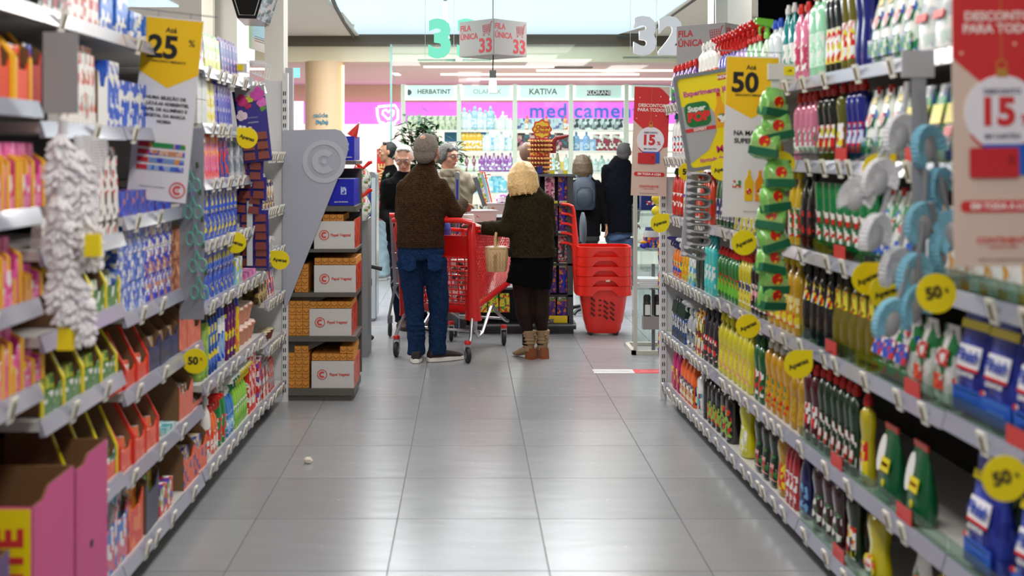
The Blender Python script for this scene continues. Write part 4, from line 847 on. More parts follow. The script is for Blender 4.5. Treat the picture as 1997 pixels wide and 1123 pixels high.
for x, cc in ((.035, (238, 170, 20)), (.105, (30, 140, 60))):
    obj('printed_bottle', MB().prism([(x-.028, -.04), (x+.028, -.04), (x+.032, .03), (x+.012, .075), (x+.012, .105), (x-.012, .105), (x-.012, .075), (x-.032, .03)], -.009, -.0062).mesh('pb', mat(cc, .4)), fs)
    obj('printed_label', MB().prism([(x+q[0], .0+q[1]) for q in disc(.022, 14)], -.010, -.0088).mesh('lb', pmat([WH, RD, c('2a8a4a')], 50)), fs)
    obj('printed_cap', MB().box(x-.008, x+.008, -.010, -.0062, .103, .122).mesh('cp', CORAL), fs)
obj('stem', MB().box(-.01, .01, .0, .01, -.3, -.2).mesh('st', GREYP), fs)

# ------------------------------------------------------------------ round yellow shelf discs
wob_me = MB().prism(disc(1, 32), -.03, .03).mesh('disc', YEL)
def wobbler(px, py, r, txt, rot, label, side, corner=True):
    d = .055*F/r; k_ = .935; d *= k_
    w = thing('shelf_disc', label, 'tag', P(px, py, d), 0, 'yellow discount discs on shelf edges'); w.scale = (k_, k_, k_)
    D = MB().prism(disc(.055, 32), -.0012, .0012)
    obj('disc', D.mesh('disc', YEL), w)
    s = -1 if side == 'L' else 1
    if corner: obj('corner_tab', MB().prism([(s*.01, .0), (s*.055, 0), (s*.055, .054), (s*.01, .054)] if s < 0 else [(s*.01, .054), (s*.055, .054), (s*.055, 0), (s*.01, 0)], -.0011, .0011).mesh('tab', YEL), w)
    obj('arm', MB().bar((s*.04, .001, .04), (s*.135, .006, .045), .012, .002, (0, 1, 0)).mesh('arm', glassm((225, 235, 240), .15)), w)
    if txt == 'Apenas': lettering('Apenas', .027, INK, w, (0, -.002, 0), rot=(0, rot, 0), bold=.03)
    else:
        lettering('50', .045, INK, w, (-.008, -.002, 0), rot=(0, rot, 0), bold=.045)
        lettering('%', .017, INK, w, (.028, -.002, .008), rot=(0, rot, 0), bold=.02)
for a in ((482, 269, 20.5, 'Apenas', .3, 'yellow Apenas disc over the purple flower plant food strip', 'L'),
          (460, 473, 20.5, 'Apenas', .3, 'yellow Apenas disc under blue boxes beside the flower strip', 'L'),
          (402, 446, 17.5, 'Apenas', .1, 'yellow disc half hidden behind the scissors strip', 'L'),
          (546, 507, 18.5, 'Apenas', .12, 'yellow Apenas disc at the slotted upright', 'L'),
          (522, 450, 15.5, 'Apenas', .1, 'small yellow disc behind the lower flower strip', 'L'),
          (380, 704, 24.5, '50', 0, 'yellow 50 percent disc on the left third shelf', 'L', False),
          (1287, 435, 18.5, 'Apenas', -.3, 'yellow Apenas disc beside the clear acrylic stand', 'R'),
          (1341, 335, 18, '50', -.1, 'yellow 50 percent disc left of the framed sign', 'R'),
          (1358, 320, 20, 'Apenas', 0, 'yellow disc behind the bottom of the framed sign', 'R'),
          (1408, 330, 22, 'Apenas', -.2, 'yellow Apenas disc behind the 50 percent banner', 'R'),
          (1525, 321, 26, 'Apenas', -.45, 'yellow Apenas disc in front of the green sponge strip', 'R', False),
          (1451, 473, 24.5, 'Apenas', -.45, 'yellow Apenas disc above red capped bottles, left of the sponges', 'R', False),
          (1459, 636, 23.5, 'Apenas', -.45, 'yellow Apenas disc below the third right shelf', 'R', False),
          (1557, 710, 28, 'Apenas', -.4, 'yellow Apenas disc above burgundy capped bottles', 'R'),
          (1714, 332, 33, 'Apenas', -.3, 'yellow Apenas disc among the grey brushes', 'R'),
          (1693, 543, 32, 'Apenas', -.45, 'yellow Apenas disc left of the blue brushes, front one of two', 'R'),
          (1728, 570, 33, 'Apenas', -.35, 'yellow Apenas disc overlapped by the blue brushes', 'R'),
          (1826, 572, 39, '50', -.2, 'large yellow 50 percent disc right of blue brushes', 'R', False),
          (1836, 314, 33, '50', -.15, 'yellow 50 percent disc cut by the red poster', 'R', False),
          (1960, 933, 45, '50', -.25, 'largest yellow 50 percent disc at lower right edge', 'R', False)):
    wobbler(*a)

# ------------------------------------------------------------------ clip strips
def strip(name, label, px, py, d, ln, w=.03, m=None):
    s = thing(name, label, 'clip strip', P(px, py, d), 0)
    obj('backing', MB().box(-w/2, w/2, .0, .002, -ln, 0).mesh('strip', m or mat((205, 208, 212), .35)), s)
    return s
# green sponges
ss = strip('sponge_strip', 'white clip strip hung with packs of green sponges', 1512, 150, 4.35, .82)
obj('price_holder', MB().box(-.03, .075, -.01, -.002, -.01, .05).mesh('ph', mat((214, 212, 206), .4)), ss)
obj('price_ticket', MB().box(.03, .07, -.012, -.010, .005, .04).mesh('ph', YEL), ss)
lettering('--99', .012, INK, ss, (.05, -.0125, .022), bold=.02)
def sponge_pack(seed):
    random.seed(seed); m = MB(); R = []
    for sx, sy, z in ((.5, .15, -.055), (.95, .8, -.045), (1, 1, -.02), (1, 1, .02), (.95, .7, .04), (.75, .2, .055), (.8, .08, .066)):
        R.append([(.056*sx*math.copysign(abs(math.cos(a))**.6, math.cos(a)), .03*sy*math.sin(a)*(1+.1*math.sin(seed+3*a)), z+.003*math.sin(3*a+seed)) for a in [2*PI*i/16 for i in range(16)]])
    m.rings(R); wrap = m.mesh('wrap', mat((128, 196, 92), .18, coat=.6, bump=.35, bscale=50, var=.3, vscale=30), True)
    return [('wrapper', wrap), ('sponge', MB().box(-.054, .054, -.036, .02, -.040, -.010).mesh('sp', mat((10, 96, 62), .7))),
            ('sponge_side', MB().box(-.046, .046, -.0325, .02, -.014, .012).mesh('sp', mat((150, 190, 110), .8))),
            ('print', MB().prism([(x, z+.016) for x, z in disc(.022, 12)], -.034, -.028).mesh('pr', pmat([RD, c('d8c820'), RD], 60)))]
sp = [sponge_pack(k) for k in range(3)]
random.seed(5)
for k, (px, py) in enumerate(((1507, 206), (1515, 250), (1492, 282), (1518, 345), (1508, 392), (1504, 428), (1505, 468), (1500, 512), (1508, 548), (1503, 580))):
    spawn('sponge_pack', sp[k % 3], 'green sponge pack on the clip strip, %s from the top' % ORD[k], 'sponge', P(px, py, 4.33), random.uniform(-.5, .5), 'sponge packs on the clip strip', rot=(random.uniform(-.2, .2), random.uniform(-.22, .22), random.uniform(-.5, .5)))
# grey felt cloth clips
gs = strip('cloth_strip', 'pale tilted clip board of folded grey felt cloths', 1352, 330, 5.7, .44, .075, mat((206, 204, 210), .4))
gs.rotation_euler = (0, .10, .5)
fold = MB(); fold.tube([(-.05, 0, .020), (-.01, 0, .023), (.03, 0, .022), (.045, 0, .012), (.047, 0, 0), (.042, 0, -.012), (.02, 0, -.018), (-.05, 0, -.014)], [(.05, .0085)]*8, 8, ref=(0, 1, 0))
fm = fold.mesh('fold', mat((158, 158, 162), .85, bump=.3, bscale=200), True)
for k in range(7):
    spawn('felt_cloth', [('fold', fm)], 'folded grey felt cloth, %s from the top of its board' % ORD[k], 'cloth', P(1362-(k == 6)*8, 348+k*24.5, 5.62), 0, 'grey felt cloths', rot=(0, .05+(k == 6)*.25, .1))
# flower plant-food cards
fsr = strip('plant_food_strip', 'white clip strip holding purple plant food cards', 487, 150, 6.0, 1.0)
PURP = mat((46, 36, 130), .35); BRN = mat((132, 62, 52), .45, coat=.3)
def card(n_rows, h, flowers=False):
    w = .155
    parts = [('card', MB().box(-w/2, w/2, 0, .003, -h, 0).mesh('card', PURP))]
    for r in range(n_rows):
        for q in (-1, 1):
            x = q*.036; z = -h+.032+r*.052
            parts.append(('tablet', MB().box(x-.029, x+.029, -.014, 0, z-.019, z+.019, .003, 0).mesh('tab', BRN)))
    if flowers:
        rnd = random.Random(3)
        for (x, z, r, cc) in ((-.045, -.07, .034, (200, 40, 120)), (.035, -.045, .04, (206, 70, 170)), (.055, -.09, .028, (220, 110, 190)), (-.055, -.15, .03, (228, 200, 214)), (-.005, -.065, .022, (200, 210, 30)), (-.02, -.10, .02, (190, 30, 100))):
            f = MB()
            for k in range(5):
                a = 2*PI*k/5+rnd.random(); f.prism([(x+r*.5*math.cos(a)+q[0], z+r*.5*math.sin(a)+q[1]) for q in disc(r*.5, 10)], -.0030-.0004*k, -.0006)
            parts.append(('printed_flower', f.mesh('fl', mat(cc, .4, var=.25, vscale=40))))
        parts.append(('printed_leaf', MB().prism([(.04, -.12), (.07, -.10), (.075, -.125), (.05, -.14)], -.002, -.0006).mesh('lf', mat((90, 150, 30), .4))))
        parts.append(('top_band', MB().box(-w/2, w/2, -.001, .0035, -.06, .0).mesh('tb', mat((150, 150, 152), .4))))
    return parts
c0 = card(3, .40, True); c1 = card(2, .125)
o = spawn('plant_food_card', c0, 'purple plant food card with pink orchids, topmost of the strip', 'blister card', P(486, 168, 5.95), 0, None, rot=(0, -.11, .1))
lettering('Fertilizante', .012, mat((170, 170, 220), .5), o, (.0, -.002, -.165)); lettering('orquídeas', .014, mat((200, 200, 230), .5), o, (0, -.002, -.19))
o2 = spawn('plant_food_card', card(2, .38), 'purple plant food card hanging behind the orchid one', 'blister card', P(480, 175, 6.05), 0, None, rot=(0, -.16, 0))
for k, (px, py, ry) in enumerate(((490, 262, -.10), (486, 308, .04), (492, 345, .02), (486, 374, .12), (495, 410, -.02), (496, 445, 0), (497, 477, .02))):
    spawn('plant_food_card', c1, 'purple card of brown tablets, %s below the orchid card' % ORD[k], 'blister card', P(px, py, 5.97+.012*k), 0, 'purple plant food cards', rot=(0, ry, 0))
# scissors
sc = strip('scissor_strip', 'grey clip card strip hung with green handled scissors', 374, 250, 4.62, .78, .10, mat((140, 142, 152), .45))
def scissors():
    m = MB()
    for s in (-1, 1):
        ring = [(s*.020+.015*math.cos(a), 0, -.035+.026*math.sin(a)) for a in [2*PI*i/14 for i in range(15)]]
        m.tube(ring, .0042, 6); m.tube([(s*.012, 0, -.010), (-s*.002, 0, .03)], .004, 6)
    b = MB(); 
    for s in (-1, 1): b.bar((s*.003, .001*s, .025), (s*.001, .001*s, .085), .008, .0015, (0, 1, 0))
    return [('handle', m.mesh('handle', mat((96, 160, 146), .4), True)), ('blade', b.mesh('blade', CHROME)), ('leaf_tag', MB().prism([(.022, .03), (.036, .035), (.034, .06), (.022, .055)], .002, .003).mesh('lt', mat((60, 80, 50), .6)))]
scp = scissors()
for k in range(5):
    spawn('scissors', scp, 'green handled scissors on the grey strip, %s from the top' % ORD[k], 'scissors', P(372+k*4, 345+k*52, 4.58), 0, 'green scissors on the strip', rot=(0, -.08+.05*(k % 3), 0))
# white dish brushes, near left
wb = strip('brush_strip', 'grey clip board strip with white dish brushes near left', 118, 62, 3.05, .22, .095, mat((150, 150, 154), .45))
def brush(head, handle, bristle, ln=.2):
    m = MB().tube([(0, 0, 0), (0, -.004, -ln*.5), (0, 0, -ln)], [(.010, .006), (.008, .006), (.011, .006)], 8)
    h = MB().ball((0, 0, -ln-.035), .028, .018, .042, 14, 8)
    n_ = 44; a_ = [-PI*.05+PI*1.35*i/n_ for i in range(n_+1)]; zc = -ln-.035
    inn = [(.020*math.cos(a), zc+.034*math.sin(a)) for a in a_]; out = [((.046+.003*(i % 2))*math.cos(a), zc+(.064+.003*(i % 2))*math.sin(a)) for i, a in enumerate(a_)]
    b = MB().rings([[(p[0], -.012, p[1]), (q[0], -.020, q[1]), (q[0], .012, q[1]), (p[0], .008, p[1])] for p, q in zip(inn, out)])
    return [('handle', m.mesh('handle', mat(handle, .35), True)), ('head', h.mesh('head', mat(head, .4), True)), ('bristles', b.mesh('bristles', mat(bristle, .8, bump=1.0, bscale=160, var=.15, vscale=90)))]
wm_ = MB(); random.seed(21)
for k in range(150):
    a = random.uniform(0, 2*PI); z = -random.uniform(.0, .17); rr = random.uniform(.036, .050)*(1-.25*abs(z+.085)/.085)
    wm_.tube([(.008*math.cos(a), .006*math.sin(a), z+.01), (rr*math.cos(a), rr*.7*math.sin(a), z-.015)], [.0075, .0055], 5)
wbp = [('handle', MB().tube([(0, 0, .05), (0, 0, -.16)], .012, 8).mesh('h', mat((206, 204, 208), .5), True)), ('bristles', wm_.mesh('br', mat((226, 222, 226), .8), True))]
gbp = brush((172, 172, 176), (150, 152, 156), (226, 226, 230), .12)
bbp = brush((148, 148, 152), (120, 122, 126), (128, 190, 214), .12)
for k, (px, py, d, ry, rz) in enumerate(((122, 270, 3.04, .05, .4), (155, 300, 3.08, -.1, .8), (118, 390, 3.02, .04, -.3), (165, 400, 3.08, -.12, 1.0), (125, 500, 3.03, .05, .3), (150, 545, 3.06, -.08, .1))):
    spawn('dish_brush', wbp, 'white dish brush at near left, %s from the top of its strip' % ORD[k], 'brush', P(px, py, d), rz, 'white dish brushes near left', rot=(0, ry, rz))
for k, (px, py) in enumerate(((182, 478), (129, 660))):
    o = spawn('yellow_brush_tip', [('block', MB().box(-.022, .022, -.012, .012, -.03, .03, .003, .002).mesh('tip', mat((238, 214, 20), .4)))], 'yellow plastic brush end, %s of the two below the white brushes' % ('upper', 'lower')[k], 'brush', P(px, py, 3.04), 0, None)
hb = MB()
for k in range(40):
    z = .16-.32*k/40; hb.tube([(.0, 0, z), (.035+.008*math.sin(k*.3), -.01, z+.006)], [.004, .003], 4)
spawn('hand_broom', [('body', MB().box(-.035, .004, -.014, .014, -.17, .17, .006, .004).mesh('bd', mat((205, 202, 206), .5))), ('bristles', hb.mesh('br', mat((225, 222, 226), .7)))],
      'white long bristled hand broom hanging over green cartons', 'brush', P(168, 385, 3.1), .2, None, rot=(0, .12, .2))
# blue and grey dish brushes, near right
rb = strip('brush_strip', 'grey clip board strip with blue bristled brushes at right', 1792, 112, 3.12, .62, .04, mat((150, 152, 158), .4))
obj('plate', MB().box(-.048, .042, -.003, .003, -.055, .02).mesh('plate', mat((176, 176, 180), .4)), rb)
pts = [(1770, 160, 0, .15, .2), (1745, 250, 0, .3, .1), (1725, 290, 0, .5, -.3), (1735, 360, 0, .4, .5), (1765, 420, 0, .2, .3)]
for k, (px, py, _, ry, rz) in enumerate(pts):
    spawn('dish_brush', gbp, 'grey dish brush with white bristles, %s from the top at right' % ORD[k], 'brush', P(px, py, 3.16), rz, 'grey and white dish brushes', rot=(0, ry, rz))
pts = [(1800, 180, -.1, .3), (1815, 265, -.25, .5), (1805, 330, .05, .1), (1835, 345, -.2, -.4), (1800, 430, .2, .3), (1815, 395, -.4, .8), (1790, 490, .1, .4), (1770, 520, .3, .1)]
for k, (px, py, ry, rz) in enumerate(pts):
    spawn('dish_brush', bbp, 'grey dish brush with blue bristles, %s from the top' % ORD[k], 'brush', P(px, py, 3.10-.01*k), rz, 'blue bristled dish brushes', rot=(0, ry, rz))
# yellow net pouches at the post
yb = strip('net_strip', 'thin clip strip with yellow packs beside the slotted upright', 1284, 372, 7.3, .2, .02)
ybp = [('pack', MB().ball((0, 0, -.03), .042, .03, .035, 12, 7).mesh('p', mat((236, 214, 40), .35, bump=.3), True)), ('knot', MB().tube([(0, 0, 0), (-.02, 0, .015), (.02, 0, .02)], [.006, .008, .003], 6).mesh('k', mat((240, 224, 90), .4), True))]
for k, py in enumerate((378, 402)):
    spawn('scourer_pack', ybp, '%s yellow knotted scourer pack near the acrylic stand' % ('upper', 'lower')[k], 'pack', P(1283, py, 7.25), 0, 'yellow scourer packs')

# ------------------------------------------------------------------ big pink cartons in the near left corner
def bigbox(label, a, b, z0, z1, cut, m_out, m_in, rz, loc):
    o = thing('large_carton', label, 'carton', loc, rz)
    w, d = a, b; t = .006
    mm = MB()
    mm.prism([(-w/2, z0), (w/2, z0), (w/2, z1), (-w/2, z1)], d-t, d)
    mm.box(-w/2, -w/2+t, 0, d, z0, z1); mm.box(w/2-t, w/2, 0, d, z0, z1); mm.box(-w/2, w/2, 0, d, z0, z0+.004)
    obj('carton', mm.mesh('cr', m_in), o)
    return o
PKM = mat((206, 78, 138), .5, var=.06); YM = mat((238, 214, 0), .5); CB_ = mat((120, 84, 48), .85, var=.1)
def open_box(label, x0, x1, y0, y1, z1, zf, outm, frontm, txt=None):
    """near-left corner carton: open top, near face lower (zf), far face z1"""
    o = thing('large_carton', label, 'carton', ((x0+x1)/2, (y0+y1)/2, 0)); cx, cy = (x0+x1)/2, (y0+y1)/2
    x0 -= cx; x1 -= cx; y0 -= cy; y1 -= cy; t = .005
    def wall(poly, nm, mi):   # polygon of points, thickened inward by giving both skins
        pass
    s = MB()
    for x, xi in ((x1, x1-t), (x0, x0+t)):
        s.add([(x, y0, .002), (x, y1, .002), (x, y1, z1), (x, y0+(y1-y0)*.35, z1), (x, y0+(y1-y0)*.22, zf), (x, y0, zf), (xi, y0, .002), (xi, y1, .002), (xi, y1, z1), (xi, y0+(y1-y0)*.35, z1), (xi, y0+(y1-y0)*.22, zf), (xi, y0, zf)],
              [(0, 1, 2, 3, 4, 5), (11, 10, 9, 8, 7, 6), (2, 1, 7, 8), (3, 2, 8, 9), (4, 3, 9, 10), (5, 4, 10, 11), (0, 5, 11, 6)])
    obj('inner_walls', s.box(x0, x1, y1-t, y1, .002, z1).box(x0, x1, y0, y1, .002, .01).mesh('in', CB_), o)
    obj('side_print', MB().add([(x1+.001, y0, .002), (x1+.001, y1, .002), (x1+.001, y1, z1), (x1+.001, y0+(y1-y0)*.35, z1), (x1+.001, y0+(y1-y0)*.22, zf), (x1+.001, y0, zf)], [(0, 1, 2, 3, 4, 5)]).mesh('side', outm), o)
    obj('front_panel', MB().box(x0, x1, y0-.004, y0, .002, zf).mesh('front', frontm), o)
    return o, (x0, x1, y0, y1)
ob, e = open_box('pink cardboard box standing behind the yellow-fronted one, lower left', -1.575, -1.10, 3.185, 3.46, .68, .66, PKM, PKM)
obj('print_dot', MB().box(e[1]+.001, e[1]+.002, -.02, .005, .40, .42).mesh('dot', INK), ob)
ob, e = open_box('pink cardboard box with yellow front panel at lower left corner', -1.575, -1.10, 2.87, 3.165, .68, .655, PKM, PKM)
obj('yellow_panel', MB().box(e[0]+.01, e[1]-.004, e[2]-.007, e[2]-.004, .0, .65).mesh('yp', YM), ob)
lettering('PICANTE', .10, REDINK, ob, (e[1]-.055, e[2]-.008, .40), rot=(0, -PI/2, 0), bold=.04)
ob, e = open_box('purple cardboard box cut off by the lower left corner', -1.575, -1.10, 2.4, 2.72, .60, .58, mat((96, 66, 120), .5), mat((96, 66, 120), .5))
# ------------------------------------------------------------------ grey end stand with baking paper boxes
D0 = 7.08; S0 = F/D0
def X0(px): return (px-CX)/S0
def Z0(py): return H-(py-CY)/S0
ST = thing('display_stand', 'grey end display stand with a ringed letter C on its slanted panel', 'stand', (X0(620), D0, 0))
ox = X0(620); SG = mat((84, 80, 76), .45); PG_ = mat((172, 174, 188), .4)
def sx(px): return X0(px)-ox
obj('side_wall', MB().box(sx(550), sx(560), .0, .45, .1, Z0(254)).mesh('sw', SG), ST)
obj('back_wall', MB().box(sx(560), sx(693), .43, .45, .1, Z0(330)).mesh('bw', SG), ST)
obj('base', MB().box(sx(551), sx(691), .0, .45, .035, Z0(758)).box(sx(556), sx(684), .02, .44, 0, .035).mesh('base', mat((92, 88, 82), .45)), ST)
for (y0, y1) in ((314, 321), (402, 412), (486, 492), (571, 579), (656, 666)):
    obj('shelf', MB().box(sx(558), sx(694), .0, .43, Z0(y1), Z0(y0)).mesh('shelf', mat((92, 88, 82), .45)), ST)
for y in (579, 666):
    obj('gusset', MB().prism([(sx(560), Z0(y+38)), (sx(560), Z0(y)), (sx(640), Z0(y))], .05, .055).mesh('g', SG), ST)
pan = [(559, 254), (655, 252), (666, 255), (674, 264), (679, 276), (680, 290), (677, 304), (670, 322), (560, 599), (557, 598), (553, 560), (553, 254)]
obj('front_panel', MB().prism([(sx(a), Z0(b)) for a, b in reversed(pan)][::-1], -.03, -.012).mesh('panel', PG_), ST)
lg = mat((188, 190, 200), .4)
for r0, r1, a0, a1 in ((.78, 1, 0, 2*PI), (.28, .56, .75, 2*PI-.75)):
    a = MB(); R_ = 42/S0; ringp(a, R_*r0, R_*r1, -.033, -.030, a0, a1, cx=sx(633), cz=Z0(315)); obj('logo', a.mesh('ring', lg), ST)
obj('logo_dot', MB().prism([(sx(633)+x, Z0(315)+z) for x, z in disc(.016, 14)], -.033, -.03).mesh('dot', lg), ST)
def vbox(px0, px1, py0, py1, nm, lab):
    w = (px1-px0)/S0; h = (py1-py0)/S0
    o = thing('paper_carton', lab, 'carton', (X0((px0+px1)/2), D0+.012, Z0(py1)+.0015), 0, 'white cartons of baking paper')
    obj('front', MB().box(-w/2, w/2, 0, .004, 0, h).mesh('f', mat((206, 204, 202), .55)), o)
    m = MB(); m.box(w/2-.004, w/2, .004, .38, 0, h*1.05).box(-w/2, -w/2+.004, .004, .38, 0, h).box(-w/2, w/2, .376, .38, 0, h).box(-w/2, w/2, .004, .38, 0, .004)
    obj('carton', m.mesh('c', CARD), o)
    obj('side_print', MB().box(w/2, w/2+.0015, .004, .38, 0, h*1.05).mesh('s', pmat([(216, 60, 34), (216, 60, 34), (224, 96, 60), (216, 60, 34), (150, 50, 30)], 18, seed=2)), o)
    rm = mat((204, 74, 64), .5)
    for r0, r1, a0, a1 in ((.84, 1, 0, 2*PI), (.26, .62, .75, 2*PI-.75)):
        a = MB(); ringp(a, .032*r0, .032*r1, -.0015, 0, a0, a1, cx=-w*.25, cz=h*.5); obj('logo', a.mesh('ring', rm), o)
    lettering('Papel Vegetal', .0235, rm, o, (w*.16, -.0012, h*.5), bold=.025)
    return o
for a in ((612, 691, 432, 486, 'v', 'white baking paper carton, topmost of four on the grey stand'), (612, 693.5, 518, 571, 'v', 'white baking paper carton, second from the top'),
          (603, 685, 603, 656, 'v', 'white baking paper carton, third from the top'), (607, 690, 705, 758, 'v', 'white baking paper carton, lowest on the grey stand')): vbox(*a)
s_ = .0414
pb = [('box', MB().box(-s_/2, s_/2, 0, .33, 0, s_).mesh('box', mat((214, 142, 56), .6, var=.06))),
      ('flap', MB().tube([(-.016, -.0008, .026), (-.010, -.0008, .016), (0, -.0008, .012), (.010, -.0008, .016), (.016, -.0008, .026)], .0016, 4).mesh('flap', mat((110, 62, 20), .7)))]
def small(px, py_bottom, tier, lab):
    spawn('paper_roll_box', pb, lab, 'box', (X0(px), D0+.02+random.uniform(0, .006), Z0(py_bottom)+.002), random.uniform(-.01, .01), 'orange roll boxes on the %s' % tier)
g = 13.7
def rowof(x0, py, n, tier, where):
    for k in range(n): small(x0+k*g, py, tier, 'orange roll box, %s from left of %s on the %s' % (ORD[k], where, tier))
def block(x0, py, cols_, rows_, tier):
    for r in range(rows_):
        for k in range(cols_): small(x0+k*g, py-r*g, tier, 'orange roll box, %s column, %s up, left stack on the %s' % (ORD[k], ORD[r], tier))
rowof(635, 432, 3, 'upper shelf', 'the row'); rowof(619, 517.5, 6, 'second shelf', 'the top row'); block(580, 571, 2, 4, 'second shelf')
rowof(610, 602.5, 6, 'third shelf', 'the top row'); block(569, 656, 3, 5, 'third shelf')
rowof(614, 704.5, 6, 'lowest shelf', 'the top row'); rowof(669, 690.5, 2, 'lowest shelf', 'the upper pair'); block(568, 758, 3, 5, 'lowest shelf')
for k in range(2): small(580+k*g, 758-5*g, 'lowest shelf', '%s orange roll box crowning the left stack, lowest shelf' % ('left', 'right')[k])
for (a, b, y0, y1, w_) in ((655, 690, 266, 313.5, 'upper'), (640, 689, 350, 401.5, 'lower')):
    o = thing('blue_display_carton', '%s royal blue carton on the grey display stand' % w_, 'carton', (X0((a+b)/2), D0+.03, Z0(y1)+.0015), 0, 'royal blue cartons')
    w = (b-a)/S0; h = (y1-y0)/S0
    obj('carton', MB().box(-w/2, w/2, 0, .36, 0, h).mesh('c', mat((8, 24, 176), .4)), o)
    obj('printed_pack', MB().box(-w*.02, w*.2, -.002, 0, h*.42, h*.72).mesh('p', pmat([c('9ab0e0'), c('c8d4f0'), c('3a50c0')], 60)), o)
    lettering('papel de alumínio', .012, WHITE, o, (0, -.002, h*.14), bold=.02)
spawn('snack_bag', [('bag', MB().box(-.06, .05, 0, .15, 0, .06, .01, .02).mesh('b', pmat([c('3a7a3a'), WH, c('8ac06a'), c('c0c0c0')], 40)))], 'green printed pack between the two blue cartons', 'pack', (X0(668), D0+.04, Z0(350)+.17), 0)
spawn('sweets_bag', [('bag', MB().box(-.13, .12, 0, .12, 0, .035, .01, .01).mesh('b', pmat([c('e0c820'), c('30306a'), WH, c('208040')], 50)))], 'row of yellow sweets packs above the top white carton', 'pack', (X0(655), D0+.2, Z0(432)+.05), 0)
spawn('gnome_hat', [('hat', MB().lathe([(.035, 0), (.022, .04), (.008, .08), (.002, .09)], seg=12).xf(Matrix.Rotation(.5, 4, 'Y')).mesh('h', mat((190, 30, 20), .6), True)), ('tip', MB().ball((.046, 0, .082), .008).mesh('t', WHITE, True))],
      'red pointed plush hat on top of the grey stand', 'plush toy', (X0(683), D0+.1, Z0(266)+.002), 0)
gift = [('bag', MB().ball((0, 0, .10), .06, .05, .10, 14, 8).mesh('b', pmat([c('d8d8d4'), c('f0f0ec'), c('c0c8c0'), c('c83a30'), c('e8e8e4'), c('3a9a3a')], 34), True)), ('bow', MB().tube([(0, -.02, .19), (-.05, -.03, .235), (-.06, -.03, .2), (0, -.02, .19), (.05, -.03, .235), (.07, -.03, .24)], [.012, .018, .012, .01, .016, .012], 6).mesh('bow', mat((222, 30, 22), .3), True))]
gshelf = tag(obj('gift_table', MB().box(-.12, .10, 0, .3, 0, 1.05).box(-.10, .08, .1, .28, 1.05, 1.30).mesh('g', mat((120, 122, 124), .4))), 'grey side counter holding gift bags behind the stand', 'counter', None)
gshelf.location = (P(692, 0, 8.6).x, 8.6, 0)
for k, (py, w_) in enumerate(((378, 'upper'), (432, 'lower'))):
    spawn('gift_bag', gift, '%s clear gift bag with a red bow behind the grey stand' % w_, 'bag', P(708, py, 8.5), 0, 'clear gift bags')

# ------------------------------------------------------------------ anti-theft posts
def gate(px0, px1, py0, py1, d, label):
    w = (px1-px0)*d/F; h = (py1-py0)*d/F; z0 = H-(py1-CY)*d/F
    o = thing('security_gate', label, 'security gate', (P((px0+px1)/2, 0, d).x, d, max(0, z0)))
    obj('frame', MB().prism([(x, z+h/2) for x, z in rsq(w, h, w*.45)], 0, .30).mesh('f', mat((150, 156, 164), .25, .6), True), o)
    obj('blue_inlay', MB().box(-w*.22 if w < .05 else -w*.38, w*.22 if w < .05 else -w*.02, -.004, 0, .02, h*.955).mesh('b', mat((22, 48, 140), .35)), o)
    if w > .05: obj('clear_panel', MB().box(w*.02, w*.42, -.004, 0, .02, h*.96).mesh('c', mat((190, 200, 204), .15)), o)
    return o
gate(714, 734, 335, 625, 10.45, 'silver and blue anti-theft post left of the shoppers')
gate(887, 896.5, 336, 650, 9.75, 'thin silver and blue anti-theft post behind the brown sweater')

